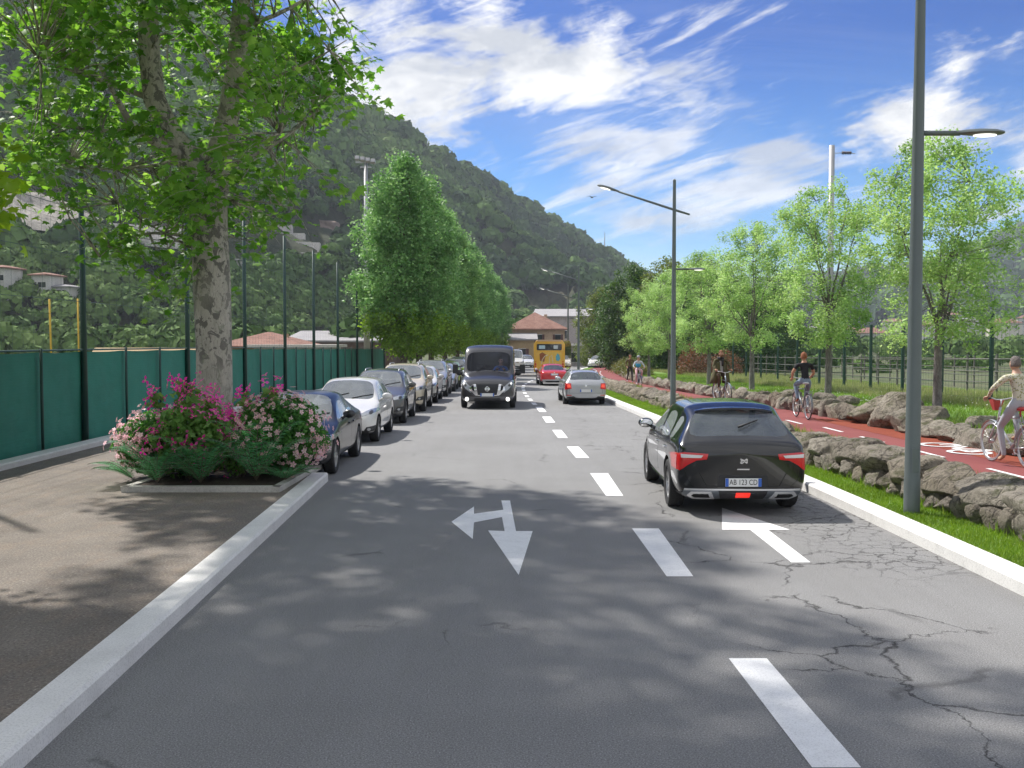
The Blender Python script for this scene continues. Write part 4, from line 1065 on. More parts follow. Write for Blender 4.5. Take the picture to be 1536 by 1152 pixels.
# young pale trees on the right
GR = 'young pale green trees along the cycle path'
pv = [(1.75, .6), (2.3, 1.55), (3.0, 1.75), (3.8, 1.85), (4.6, 1.95), (5.4, 1.85), (6.1, 1.4), (6.6, .7), (6.9, .2)]
tA = crown_tree('young_tree', 'tallest young pale green tree, nearest the camera on the right meadow', 'tree', (9.5, 22.3, meadz(22.3) - .05), 6.9, 1.9, pv, 21, L_LIME, M_BARK, 270, 85, .082, .32, .105, GR, 7, vase=True, gaps=.16)
tA.scale = (.94, .94, .92)
tB = crown_tree('young_tree', 'second young pale green tree, behind the black shirted rider', 'tree', (9.97, 31.5, meadz(31.5) - .05), 6.9, 2.1, pv, 22, L_LIME, M_BARK, 270, 85, .084, .32, .10, GR, 8, vase=True, gaps=.14)
for src, x, y, s, rz, lab in [(tA, 9.65, 40.2, .98, 2.0, 'third young pale green tree, between the coat wearing rider and the black shirted rider'),
                              (tB, 9.75, 49.5, .98, 1.1, 'fourth young pale green tree, behind the rider in the long coat'),
                              (tA, 8.9, 56.5, .92, 3.9, 'fifth young pale green tree, just left of the second lamp pole'),
                              (tB, 8.7, 63.5, .90, 4.4, 'sixth and farthest young pale green tree, behind the woman on the bicycle')]:
    copy_tree(src, None, (x, y, meadz(y) - .05), rz, s, lab)

# tall street trees on the left
pr = [(1.9, .6), (2.6, 1.8), (4, 2.4), (6, 2.75), (8, 2.8), (10, 2.5), (11.6, 1.9), (12.8, 1.1), (13.6, .4)]
GL = 'tall dense street trees behind the parked cars'
cA = crown_tree('street_tree', 'nearest and tallest dense green street tree above the parked cars', 'tree', (-6.6, 61, prof(61) + .1), 13.4, 2.3, pr, 31, L_ROW, M_BARKB, 640, 72, .20, .62, .24, GL, 8, shape='fold', lower=(4.2, L_ROWB), gaps=.4, stretch=1.25)
cB = crown_tree('street_tree', 'second dense green street tree in the row above the parked cars', 'tree', (-6.4, 69, prof(69) + .1), 13.0, 2.2, pr, 32, L_ROW, M_BARKB, 600, 70, .21, .62, .24, GL, 8, shape='fold', lower=(4.2, L_ROWB), gaps=.4, stretch=1.25)
ords = ['third', 'fourth', 'fifth', 'sixth', 'seventh', 'eighth']
for k, (x, y) in enumerate([(-6.3, 78), (-5.9, 88), (-5.4, 99), (-4.7, 111), (-4.0, 125), (-2.6, 141)]):
    copy_tree([cA, cB][k % 2], None, (x, y, prof(y) + .1), 1.7 * k + 1, (.97, 1.02, .95, 1.0, .94, .9)[k], ords[k] + ' dense green street tree along the row, counted from the camera')

# dark evergreens behind the path
pe = [(.3, 2.6), (2, 3.6), (4.5, 3.7), (6.5, 3.2), (8.5, 2.3), (10, 1.2), (10.8, .3)]
eA = crown_tree('evergreen_tree', 'dark broad evergreen at the left end of the clump behind the path', 'tree', (11.9, 100, prof(100) - .2), 11, 1.2, pe, 41, L_DARK, M_BARKB, 520, 50, .24, .75, .3, 'dark evergreens where the cycle path ends', 7, shape='fold', gaps=.25)
eB = crown_tree('evergreen_tree', 'olive green rounded tree in the clump behind the path', 'tree', (15.2, 97, prof(97)), 11, 1.2, pe, 42, L_OLIVE, M_BARKB, 520, 50, .24, .75, .3, 'dark evergreens where the cycle path ends', 7, shape='fold', gaps=.25)
for src, x, y, s, rz, lab in [(eA, 14.0, 88, .80, 1, 'dark evergreen in front of the olive green tree, behind the cycling woman'), (eB, 19.3, 104, 1.05, 2, 'tall tree rising above the far lamp arm'),
                              (eA, 18.2, 92, .95, 3, 'dark evergreen behind the second lamp pole'), (eB, 24, 112, 1.0, 4, 'tree at the back right of the dark clump'),
                              (eA, 21.5, 88, .72, 5, 'lower dark evergreen at the right end of the clump'), (eA, 26, 100, .8, 2.2, 'dark evergreen behind the third young tree'), (eB, 10.6, 118, .85, 2.2, 'olive tree behind the left end of the dark clump')]:
    copy_tree(src, None, (x, y, prof(y)), rz, s, lab)
def bush(name, label, loc, r, h, mat, seed, n=2600, ls=.10, cat='bush', group=None, shape='fold'):
    rng = np.random.default_rng(seed); e = empty(name, loc, 0, label, cat, group)
    d = rng.normal(size=(n, 3)); d /= np.linalg.norm(d, axis=1, keepdims=True); d[:, 2] = np.abs(d[:, 2])
    lump = np.array([1 + .28 * mn.noise(Vector(q.tolist()) * 2.2 + Vector((seed, 0, 0))) for q in d])
    P = d * (rng.random((n, 1)) ** .35) * lump[:, None] * np.array([r, r, h])
    link('foliage', leaves('foliage', P, ls, mat, rng, shape), e)
    mb = MB()
    for k in range(9):
        q = P[k * 7] * .7; limb(mb, (0, 0, -.05), q, .02 * r + .01, .006, rng, .1, 4, .05, 5)
    mb.build('stem', M_BARKB, e, True); return e
L_RED = m_leaf('copper_leaf', [(0.16, 0.07, 0.04), (0.24, 0.12, 0.07), (0.10, 0.09, 0.03)], .3)
L_HEDGE = m_leaf('hedge_leaf', [(0.06, 0.11, 0.02), (0.12, 0.17, 0.03), (0.22, 0.17, 0.06), (0.09, 0.13, 0.03)], .3)
bush('copper_bush', 'copper red bush in the shade behind the second lamp pole', (13.2, 72, prof(72) + .2), 1.6, 2.6, L_RED, 51, 3500, .13)
bush('copper_bush', 'lower copper red bush right of the second lamp pole', (16.0, 75, prof(75) + .2), 1.5, 1.9, L_RED, 52, 3000, .13)
for k, (x, y, r, h) in enumerate([(9.2, 76, 1.5, .9), (9.6, 82, 1.6, 1.0), (10.4, 88, 1.8, 1.2), (11.6, 95, 1.9, 1.3), (9.0, 71, 1.2, .7)]):
    bush('verge_bush', ['second', 'third', 'fourth', 'farthest', 'nearest'][k] + ' low olive and orange bush above the far end of the rock wall', (x, y, prof(y) + .3), r, h, L_HEDGE, 60 + k, 2600, .11, group='low bushes above the rock wall')
# tree belt in the valley beyond the right field and behind the pitch
def vpt(x0, x1, y0, y1, z):
    return lambda px, t: None
def belt(name, label, x0, x1, y0, y1, n, size, mat, seed, zb=-1.0):
    rs = random.Random(seed); pts = [Vector((rs.uniform(x0, x1), rs.uniform(y0, y1), zb + rs.uniform(-.5, .5))) for _ in range(n)]
    it = iter(pts * 3); return forest(name, label, lambda px, t: next(it), n, 0, 1, 1, size, mat, seed, 260, [], leaf=.40)
belt('valley_trees', 'belt of small trees and hedges beyond the field on the right', 40, 200, 150, 400, 300, 5.0, M_FOR2, 71)
belt('valley_trees', 'scrub and trees just behind the sports ground on the left', -95, -14, 118, 150, 150, 6.0, M_FOR2, 72)
belt('valley_trees', 'trees behind the factory at the end of the road', 2, 60, 190, 240, 90, 9.5, M_FOR2, 73)
belt('valley_trees', 'dark hedge closing the field behind the wire fence', 24, 95, 95, 140, 120, 2.4, M_FOR2, 74, -1.3)

# ------------------------------------------------------------------ the plane tree
rng = np.random.default_rng(77)
e = empty('plane_tree', (-5.22, 17.8, .13), 0, 'big plane tree with mottled bark and a forked trunk rising from the flower bed', 'tree'); E = Vector(e.location)
def pl(px, py, Y): return at(px, py, Y) - E
mb = MB()
tr = [pl(326, 735, 17.8), pl(324, 690, 17.8), pl(322, 600, 17.8), pl(321, 520, 17.8), pl(318, 430, 17.8), pl(314, 340, 17.8), pl(309, 270, 17.8)]
mb.tube(tr, [.42, .34, .315, .31, .325, .315, .36], 26)
L1 = [pl(305, 285, 17.8), pl(285, 240, 17.7), pl(255, 200, 17.6), pl(232, 150, 17.5), pl(224, 80, 17.4), pl(222, 10, 17.3), pl(205, -120, 17.2), pl(180, -260, 17)]
mb.tube(L1, [.27, .25, .20, .19, .18, .16, .12, .05], 18)
L2 = [pl(318, 285, 17.8), pl(332, 220, 17.9), pl(345, 160, 18.0), pl(356, 90, 18.1), pl(362, 10, 18.2), pl(372, -120, 18.3), pl(390, -280, 18.4)]
mb.tube(L2, [.28, .22, .19, .18, .16, .12, .05], 18)
mb.tube([pl(285, 240, 17.7), pl(235, 215, 17.0), pl(195, 185, 16.4), pl(150, 100, 16)], [.10, .085, .06, .03], 10)
lims = [tr[-2:], L1, L2]
for (a, b_, c, y1, r) in [((300, 360), (200, 330), (150, 385), 17.0, .035), ((296, 375), (240, 350), (175, 305), 17.5, .03), ((345, 250), (420, 220), (470, 170), 18.6, .05), ((352, 130), (430, 120), (520, 60), 17.4, .05), ((345, 300), (400, 300), (450, 315), 17.0, .022),
                          ((232, 150), (150, 120), (60, 90), 16.5, .06), ((245, 190), (130, 210), (40, 170), 17.5, .05), ((224, 60), (120, 20), (20, -40), 17.4, .06), ((360, 40), (450, 20), (530, -60), 18.5, .05), ((280, 240), (180, 260), (100, 250), 18.6, .04), ((325, 240), (390, 250), (420, 200), 16.6, .035)]:
    p = bez(pl(a[0], a[1], 17.8), pl(b_[0], b_[1], (17.8 + y1) / 2), pl(c[0], c[1], y1), 8); mb.tube(p, [r * (1 - .85 * i / 7) for i in range(8)], 8); lims.append(p)
# clumps of leaves inside the crown outline
prp = [(-.0, 0), (3.35, .5), (3.9, 1.2), (4.4, 1.9), (5.2, 2.7), (6.2, 3.1), (7.5, 3.3), (9, 3.1), (10.5, 2.7), (12, 1.8), (13, .8)]
C = []
lp = np.array([tuple(p) for l in lims for p in l])
while len(C) < 820:
    z = rng.uniform(3.3, 12.8); th = rng.uniform(0, 2 * PI); r = np.interp(z, [p[0] for p in prp], [p[1] for p in prp])
    q = Vector((math.cos(th), math.sin(th), z * .4)); r *= 1 + .35 * mn.noise(q * 1.7)
    if rng.random() > (r / 3.3) ** 1.2: continue
    if mn.noise(Vector((math.cos(th) * 2.2, math.sin(th) * 2.2, z * .8))) < -.22: continue
    rad = r * rng.random() ** .38; C.append((math.cos(th) * rad - .75, math.sin(th) * rad, z))
C = np.array(C); P = []; Fr = []
for c in C:
    d = np.linalg.norm(lp - c, axis=1); j = int(d.argmin()); a = Vector(lp[j]); cv = Vector(c)
    if d[j] < 3.4: tw = limb(mb, a, cv, .018, .005, rng, rng.uniform(-.12, .05), 5, .06, 5)
    out = (cv - a); out.z *= .3; out = out.normalized() if out.length > .01 else Vector((1, 0, 0))
    L = rng.uniform(.35, .75); k = int(rng.integers(12, 21))
    tip = cv + out * L + Vector((0, 0, -L * rng.uniform(.05, .5))); sp = bez(cv - out * L * .5, cv + out * L * .4 + Vector((0, 0, .1)), tip, 5); mb.tube(sp, [.007, .006, .005, .004, .002], 3, cap=False)
    for i in range(k):
        t = rng.random(); s = sp[min(3, int(t * 4))].lerp(sp[min(4, int(t * 4) + 1)], (t * 4) % 1)
        P.append(s + Vector(rng.normal(0, .13, 3).tolist()) + Vector((0, 0, -.05)))
P = np.array(P)
mb.build('trunk', M_BARKP, e, True)
n = len(P); wn = rng.normal(size=(n, 3)) * .55 + np.array([0, 0, 1.0]); wn /= np.linalg.norm(wn, axis=1, keepdims=True)
vv = (P - np.array([0, 0, 7])) * np.array([1, 1, 0]) + rng.normal(0, 1.6, (n, 3)); vv[:, 2] -= 1.2; vv -= (vv * wn).sum(1, keepdims=True) * wn; vv /= np.linalg.norm(vv, axis=1, keepdims=True)
link('crown', leaves('crown', P, .175, L_PLANE, rng, 'lobed', frames=(np.cross(vv, wn), vv, wn)), e)
# a second plane tree just outside the frame on the left: its lowest sprays hang into the picture and it shades the road
def side_plane(loc, H, label, seed, prof_, ncl=260, lean=(0, 0)):
    return crown_tree('plane_tree', label, 'tree', loc, H, 3.2, prof_, seed, L_PLANE2, M_BARKP, ncl, 40, .165, .60, .26, None, 9, shape='lobed', lean=lean, gaps=.45)
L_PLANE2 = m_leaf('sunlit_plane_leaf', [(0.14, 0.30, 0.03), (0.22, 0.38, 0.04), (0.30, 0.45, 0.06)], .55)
side_plane((-6.6, 9.2, .13), 14, 'plane tree past the left edge whose lowest bright sprays hang into the picture', 81, [(3.3, 1.3), (4.3, 1.6), (5.2, 1.0), (7.4, 1.2), (8.2, 4.6), (9, 5.0), (11, 4.7), (13, 3), (13.8, 1)], 1300, (.1, 1.2))
# ------------------------------------------------------------------ flower bed
e = empty('flower_bed', (-4.66, 17.2, .13), 0, 'low grey concrete planter frame round the foot of the plane tree', 'planter')
X0, X1, Y0, Y1 = -1.30, 1.22, -2.05, 1.7
def rim(mb, a, b_, w_=.12, h=.09):
    a, b_ = Vector(a), Vector(b_); d = (b_ - a).normalized(); n = Vector((-d.y, d.x)) * w_
    mb.add([(q.x, q.y, z) for q in (a, b_, b_ + n, a + n) for z in (-.02, h)], [(0, 1, 3, 2), (2, 3, 5, 4), (4, 5, 7, 6), (6, 7, 1, 0), (1, 7, 5, 3), (0, 2, 4, 6)])
mb = MB(); P4 = [(X0, Y0), (X1 - .1, Y0), (X1, Y1), (X0 + .35, Y1)]
for a, b_ in zip(P4, P4[1:] + P4[:1]): rim(mb, a, b_)
mb.build('rim', M_KERB2, e, bevel=.01)
MB().prism([(x * .93 + (.0), y * .93 - .0) for x, y in P4], -.02, .07).build('soil', plain('soil', (.05, .035, .025), .95, var=.4, scale=20, bump=.03), e)
L_OLEA = m_leaf('oleander_leaf', [(0.05, 0.18, 0.035), (0.08, 0.24, 0.05), (0.12, 0.29, 0.07)], .3)
L_BOUG = m_leaf('bougainvillea_leaf', [(0.13, 0.27, 0.06), (0.19, 0.35, 0.09), (0.15, 0.30, 0.08)], .35)
L_FERN = m_leaf('fern_leaf', [(0.09, 0.30, 0.13), (0.12, 0.36, 0.16), (0.17, 0.42, 0.20)], .3)
P_PALE = m_leaf('pale_pink_petal', [(0.82, 0.44, 0.50), (0.88, 0.58, 0.62), (0.90, 0.72, 0.74), (0.86, 0.50, 0.55)], .4)
P_HOT = m_leaf('magenta_petal', [(0.82, 0.04, 0.32), (0.90, 0.08, 0.44), (0.92, 0.18, 0.55)], .4)
P_YEL = plain('flower_centre', (0.75, 0.62, 0.30), .6)
def blooms(name, pts, nrm, size, mat, rng, parent, petals=5, per=1):
    "five petalled blossoms: petals as folded quads round a centre, in clusters"
    V = []; Fs = []; mb = MB()
    for p, n_ in zip(pts, nrm):
        for _ in range(per):
            c = Vector(p) + Vector(rng.normal(0, size * .8 if per > 1 else 0, 3).tolist()); n = (Vector(n_) + Vector(rng.normal(0, .35, 3).tolist())).normalized()
            u = n.orthogonal().normalized(); v = n.cross(u); s = size * rng.uniform(.75, 1.2); a0 = rng.uniform(0, 6)
            for k in range(petals):
                a = a0 + 2 * PI * k / petals; d = u * math.cos(a) + v * math.sin(a); t = n.cross(d)
                i = len(V); V += [c, c + d * s * .35 + t * s * .2 + n * s * .10, c + d * s * .62 + n * s * .05, c + d * s * .35 - t * s * .2 + n * s * .10]; Fs.append((i, i + 1, i + 2, i + 3))
            mb.ell(c + n * s * .05, (s * .10,) * 3, 5, 3)
    mb.m = [1] * len(mb.f); mb.add(V, Fs, 0); return mb.build(name, [mat, P_YEL], parent)
def flower_shrub(name, label, loc, rx, ry, h, leafm, petm, seed, nl, nf, fs, per, ls, cat='flowering shrub', zc=.0, petals=5, minz=-1, spikes=()):
    rng = np.random.default_rng(seed); e = empty(name, loc, 0, label, cat)
    d = rng.normal(size=(nl, 3)); d /= np.linalg.norm(d, axis=1, keepdims=True)
    lump = lambda D: np.array([1 + .22 * mn.noise(Vector(q.tolist()) * 2.4 + Vector((seed, 0, 0))) + .10 * mn.noise(Vector(q.tolist()) * 6) for q in D])
    R_ = np.array([rx, ry, h / 2]); cz = np.array([0, 0, h / 2 + zc])
    P = d * (rng.random((nl, 1)) ** .4) * lump(d)[:, None] * R_ + cz; P = P[P[:, 2] > .02]
    link('foliage', leaves('foliage', P, ls, leafm, rng, 'fold', .2), e)
    d = rng.normal(size=(nf, 3)); d /= np.linalg.norm(d, axis=1, keepdims=True); d = d[(d[:, 2] > -.75)]
    Q = d * lump(d)[:, None] * R_ * rng.uniform(.92, 1.06, (len(d), 1)) + cz
    k = Q[:, 2] > .08; Q, d = Q[k], d[k]
    for s_ in spikes: Q = np.vstack([Q, np.array(s_)[None] + rng.normal(0, .05, (4, 3))]); d = np.vstack([d, rng.normal(0, .4, (4, 3)) + np.array([0, -.6, .6])])
    blooms('blossoms', Q, d, fs, petm, rng, e, petals, per)
    mb = MB()
    for i in range(26):
        q = P[rng.integers(len(P))] * .85; limb(mb, (rng.normal(0, .06), rng.normal(0, .06), -.05), q, .014, .004, rng, .1, 5, .06, 5)
    for s_ in spikes: limb(mb, (s_[0] * .4, s_[1] * .4, .3), s_, .01, .004, rng, .05, 5, .04, 5)
    mb.build('stem', M_BARKB, e, True)
    if spikes:
        S = np.vstack([np.array(s_)[None] * np.array([1, 1, 1]) + rng.normal(0, .07, (26, 3)) - np.array([0, 0, .12]) for s_ in spikes])
        link('shoot_leaves', leaves('shoot_leaves', S, ls * 1.3, leafm, rng, 'fold'), e)
    return e
Z = .2
flower_shrub('oleander', 'round pale pink oleander at the right end of the flower bed', (-3.92, 16.75, Z), .80, .80, 1.32, L_OLEA, P_PALE, 91, 9500, 280, .082, 3, .075)
flower_shrub('oleander', 'pale pink oleander at the left end of the flower bed, behind the bougainvillea', (-5.98, 16.75, Z), .66, .7, 1.05, L_OLEA, P_PALE, 92, 6000, 180, .078, 3, .075)
flower_shrub('bougainvillea', 'magenta bougainvillea in front of the plane trunk, left half of the bed', (-5.20, 16.2, Z), .66, .55, 1.25, L_BOUG, P_HOT, 93, 2600, 48, .12, 4, .12, petals=3,
             spikes=[(-.62, .1, 1.38), (-.22, .1, 1.50), (.08, 0, 1.48), (.30, .1, 1.30), (-.1, -.1, 1.25), (-.45, -.3, .75)])
flower_shrub('bougainvillea', 'small magenta bougainvillea shoots between the trunk and the right oleander', (-4.50, 16.35, Z), .30, .3, .80, L_BOUG, P_HOT, 94, 500, 14, .115, 5, .12, petals=3, spikes=[(.10, .1, 1.36), (.55, .15, 1.48), (-.1, 0, .95)])
def fern(label, loc, n, L, seed, up=.8, az=(0, 2 * PI)):
    rng = np.random.default_rng(seed); e = empty('fern', loc, 0, label, 'fern', 'ferns along the front of the flower bed'); V = []; Fs = []; mb = MB()
    for k in range(n):
        a = az[0] + (az[1] - az[0]) * (k + rng.random() * .8) / n; l = L * rng.uniform(.7, 1.2); u_ = up * rng.uniform(.6, 1.2); d = Vector((math.cos(a), math.sin(a), 0)); sd_ = Vector((-d.y, d.x, 0))
        m_ = 22; st = [d * (l * t * .8) + Vector((0, 0, l * u_ * (1.55 * t - .95 * t * t) + .02)) for t in [i / m_ for i in range(m_ + 1)]]; mb.tube(st[::2], .005, 3, cap=False)
        for i in range(2, m_ + 1):
            t = i / m_; w_ = l * .20 * (math.sin(PI * min(1, t * 1.05)) ** .8 + .08) * (1 if t < .9 else .5); b0 = st[i]; tg = (st[i] - st[i - 1]).normalized()
            for s in (-1, 1):
                q = len(V); tip = b0 + sd_ * s * w_ + tg * w_ * .45 + Vector((0, 0, -.12 * w_)); h_ = tg * .005
                V += [b0 - h_, b0 + sd_ * s * w_ * .5 + tg * (w_ * .25 - .008), tip, b0 + sd_ * s * w_ * .45 + tg * (w_ * .25 + .006)]; Fs.append((q, q + 1, q + 2, q + 3))
    link('fronds', np_mesh('fronds', V, Fs, L_FERN), e); mb.build('stem', M_BARKB, e); return e
fern('wide fern at the front left corner of the flower bed', (-5.55, 15.55, Z), 20, .92, 101, .85)
fern('fern in the middle front of the flower bed below the magenta flowers', (-4.85, 15.5, Z), 20, .88, 102, .95)
fern('tall upright fern in front of the right oleander', (-4.05, 15.75, Z), 22, 1.10, 103, 1.25)
fern('low fern spreading over the end of the white kerb', (-3.62, 15.9, Z), 14, .70, 104, .5)
fern('thin pale fern leaning out over the footpath on the left', (-6.05, 15.9, Z), 9, .80, 105, .55, (2.3, 4.4))
fern('small fern behind the wide front left one', (-5.15, 15.9, Z), 14, .70, 106, 1.0)
# ------------------------------------------------------------------ vehicles (local front = -Y)
T_DARK = plain('black_plastic', (0.022, 0.022, 0.024), .6, var=.3, scale=4); T_TYRE = plain('tyre_rubber', (0.03, 0.03, 0.031), .85, var=.3, scale=20)
T_RIM = plain('alloy_rim', (0.55, 0.55, 0.56), .3, .85); T_CHROME = plain('chrome', (0.75, 0.75, 0.76), .12, 1.0); T_SILV = plain('satin_silver', (0.42, 0.43, 0.45), .35, .7)
T_SEAM = plain('panel_gap', (0.008, 0.008, 0.008), .8); T_HLAMP = plain('headlamp_lens', (0.34, 0.36, 0.38), .12, .2, coat=1); T_HBEZ = plain('headlamp_bezel', (0.05, 0.05, 0.05), .4, .0)
T_RED = plain('tail_lamp_red', (0.62, 0.012, 0.015), .12, coat=1); T_WHL = plain('tail_lamp_clear', (0.72, 0.70, 0.70), .15, coat=1); T_REDL = m_emit('lit_brake_lamp', (1, .05, .03), .55, (.7, .02, .02))
T_PLATE = plain('plate_white', (0.74, 0.74, 0.73), .4); T_BLUE = plain('plate_blue', (0.03, 0.12, 0.50), .4); T_BLACK = plain('plate_ink', (0.01, 0.01, 0.012), .5)
T_FOG = m_emit('lit_lamp', (1, .97, .9), 1.6); T_AMB = plain('amber_lens', (0.70, 0.25, 0.03), .2); T_SEAT = plain('seat_cloth', (0.035, 0.035, 0.04), .85, var=.2)
G_SIDE = m_glass('side_glass', (0.5, 0.54, 0.55), .15, .04, .5, (.55, .60, .62)); G_FRONT = m_glass('windscreen_glass', (0.62, 0.66, 0.67), .30, .05, .55, (.36, .38, .39)); G_REAR = m_glass('rear_glass', (0.55, 0.60, 0.64), .5, .03, .4, (.22, .25, .28))
CAB, NC = 1, 0
SLOT = [plain('slot', (.1, .1, .1)) for _ in range(6)]
def ringpts(s):
    y, w, zb, zt, zc, cab, wr = s
    if cab: up = [(w * .945, zt), (wr + .055, zc - .15), (wr, zc - .055), (wr * .60, zc - .012), (0, zc)]
    else: up = [(w * .945, zt), (w * .905, zt + .30 * (zc - zt)), (w * .83, zt + .58 * (zc - zt)), (w * .46, zt + .9 * (zc - zt)), (0, zc)]
    lo = [(0, zb), (w * .78, zb), (w * .955, zb + .07), (w, zb + (zt - zb) * .42), (w * .985, zt - .10 * (zt - zb) - .02)]
    return lo + up
def loft_body(spec):
    S = spec['st']; fl = spec['fl']; L = spec['L']; V = []; n = 18; Fs = []; M = []
    for s in S:
        h = ringpts(s); ring = h + [(-a, b) for a, b in h[-2:0:-1]]
        V += [(a, s[0] - L / 2, b) for a, b in ring]
    for i in range(len(S) - 1):
        for k in range(n):
            j = k if k < 9 else 17 - k
            f_ = fl[i]; mi = 0
            if j in (0, 1): mi = 1
            elif j == 5 and 'S' in f_: mi = 2
            elif j in (7, 8) and 'F' in f_: mi = 3
            elif j in (7, 8) and 'R' in f_: mi = 4
            elif j in (7, 8) and 'K' in f_: mi = 1
            Fs.append((i * n + k, i * n + (k + 1) % n, (i + 1) * n + (k + 1) % n, (i + 1) * n + k)); M.append(mi)
    # rounded quads closing both ends
    for base, rev in ((0, 0), ((len(S) - 1) * n, 1)):
        for a in range(8):
            q = [base + a, base + a + 1, base + (17 - a - 1 + 1) % n if False else base + (n - a - 1) % n, base + (n - a) % n]
            if a == 0: q = [base, base + 1, base + 17]
            Fs.append(tuple(q)); M.append(0)
        Fs.append((base + 8, base + 9, base + 10)); M.append(0)
    me = bpy.data.meshes.new('cage'); me.from_pydata(V, [], Fs); me.polygons.foreach_set('material_index', M)
    for q in range(6): me.materials.append(SLOT[q])
    bm = bmesh.new(); bm.from_mesh(me)
    cr = bm.edges.layers.float.new('crease_edge'); bm.verts.ensure_lookup_table()
    for e_ in bm.edges:
        ms = {f_.material_index for f_ in e_.link_faces}
        if len(ms) > 1 and (ms & {2, 3, 4}): e_[cr] = spec.get('cr', .85)
        a, b_ = e_.verts[0].index, e_.verts[1].index
        if a % n in (5, 13) and b_ % n in (5, 13) and a % n == b_ % n: e_[cr] = max(e_[cr], .35)
    bmesh.ops.recalc_face_normals(bm, faces=bm.faces); bm.to_mesh(me); bm.free()
    o = link('tmp', me); o.modifiers.new('s', 'SUBSURF').levels = 3; o.modifiers['s'].render_levels = 3
    m2 = eval_mesh(o); o.data = m2; o.modifiers.clear()
    bmt = bmesh.new(); bmt.from_mesh(m2); bvh = BVHTree.FromBMesh(bmt); bmt.free()
    # wheel arches
    cut = MB(); r = spec['r'] + spec.get('gap', .055); W = max(s[1] for s in S)
    for ya in spec['ax']:
        for s in (-1, 1):
            cut.lathe([(0, s * (W - .30)), (r, s * (W - .30)), (r, s * (W + .2)), (0, s * (W + .2))], 'X', (0, ya - L / 2, spec['r'] + .005), 40, mi=5)
    cm = cut.mesh('cut', SLOT); co = link('cut', cm)
    md = o.modifiers.new('b', 'BOOLEAN'); md.operation = 'DIFFERENCE'; md.solver = 'EXACT'; md.object = co; md.material_mode = 'INDEX'
    m3 = eval_mesh(o)
    bpy.data.objects.remove(o); bpy.data.objects.remove(co)
    return m3, bvh
def split_mesh(me, idx):
    bm = bmesh.new(); bm.from_mesh(me)
    bmesh.ops.delete(bm, geom=[f_ for f_ in bm.faces if f_.material_index not in idx], context='FACES')
    out = bpy.data.meshes.new('part'); bm.to_mesh(out); bm.free()
    for q in SLOT: out.materials.append(q)
    out.polygons.foreach_set('use_smooth', [True] * len(out.polygons)); out.set_sharp_from_angle(angle=R(38)); return out
def islands(me):
    "the separate panes of a mesh, one mesh each"
    bm = bmesh.new(); bm.from_mesh(me); bm.faces.ensure_lookup_table(); seen = {}; out = []
    for f_ in bm.faces:
        if f_.index in seen: continue
        st = [f_]; seen[f_.index] = len(out)
        while st:
            for e_ in st.pop().edges:
                for g_ in e_.link_faces:
                    if g_.index not in seen: seen[g_.index] = len(out); st.append(g_)
        out.append(0)
    bm.free()
    for k in range(len(out)):
        bm = bmesh.new(); bm.from_mesh(me); bm.faces.ensure_lookup_table()
        bmesh.ops.delete(bm, geom=[f_ for f_ in bm.faces if seen[f_.index] != k], context='FACES')
        q = me.copy(); bm.to_mesh(q); bm.free(); out[k] = q
    return out
def patch_mesh(bvh, poly, side, off=.004, thick=.03, res=.03, rnd=0.0):
    "a shaped piece laid on the body: poly in the plane seen from that side (front, back, left, right, top)"
    P = [Vector(p) for p in poly]
    a0 = min(p.x for p in P); a1 = max(p.x for p in P); b0 = min(p.y for p in P); b1 = max(p.y for p in P)
    pts = []; n = len(P)
    for i in range(n):
        k = max(1, int((P[(i + 1) % n] - P[i]).length / res))
        for j in range(k): pts.append(P[i].lerp(P[(i + 1) % n], j / k))
    nb = len(pts)
    def inside(q):
        c = False
        for i in range(n):
            a, b_ = P[i], P[(i + 1) % n]
            if (a.y > q.y) != (b_.y > q.y) and q.x < (b_.x - a.x) * (q.y - a.y) / (b_.y - a.y) + a.x: c = not c
        return c
    x = a0 + res / 2
    while x < a1:
        y = b0 + res / 2
        while y < b1:
            q = Vector((x, y))
            if inside(q) and min((q - p).length for p in pts[:nb]) > res * .4: pts.append(q)
            y += res
        x += res
    tr = geometry.delaunay_2d_cdt(pts, [], [list(range(nb))], 1, 1e-6)
    D = {'front': lambda u, v: (Vector((u, -20, v)), Vector((0, 1, 0))), 'back': lambda u, v: (Vector((u, 20, v)), Vector((0, -1, 0))),
         'right': lambda u, v: (Vector((20, u, v)), Vector((-1, 0, 0))), 'left': lambda u, v: (Vector((-20, u, v)), Vector((1, 0, 0))), 'top': lambda u, v: (Vector((u, v, 20)), Vector((0, 0, -1)))}[side]
    V = []; Bk = []; last = None
    for p in tr[0]:
        o_, d = D(p.x, p.y); h = bvh.ray_cast(o_, d)
        if h[0] is None: h = bvh.find_nearest(o_ + d * 17.9)
        nrm = h[1] if h[1].dot(d) < 0 else -h[1]
        V.append(h[0] + nrm * off); Bk.append(h[0] - nrm * thick)
    m = len(V); Fs = [tuple(f_) for f_ in tr[2]]; ed = {}
    for f_ in Fs:
        for i in range(3):
            k = (f_[i], f_[(i + 1) % 3]); ed[k] = 1
    sk = [(a, b_, b_ + m, a + m) for (a, b_) in ed if (b_, a) not in ed]
    return V + Bk, Fs + sk
def patch(name, bvh, polys, side, mat, parent, off=.004, thick=.02, res=.035):
    mb = MB()
    for p in polys: mb.add(*patch_mesh(bvh, p, side, off, thick, res))
    return mb.build(name, mat, parent, 40)
def strip(pts, w_=.006):
    out = []
    for a, b_ in zip(pts, pts[1:]):
        a, b_ = Vector(a), Vector(b_); d = (b_ - a).normalized(); n = Vector((-d.y, d.x)) * w_ / 2
        out.append([tuple(a - n), tuple(b_ - n), tuple(b_ + n), tuple(a + n)])
    return out
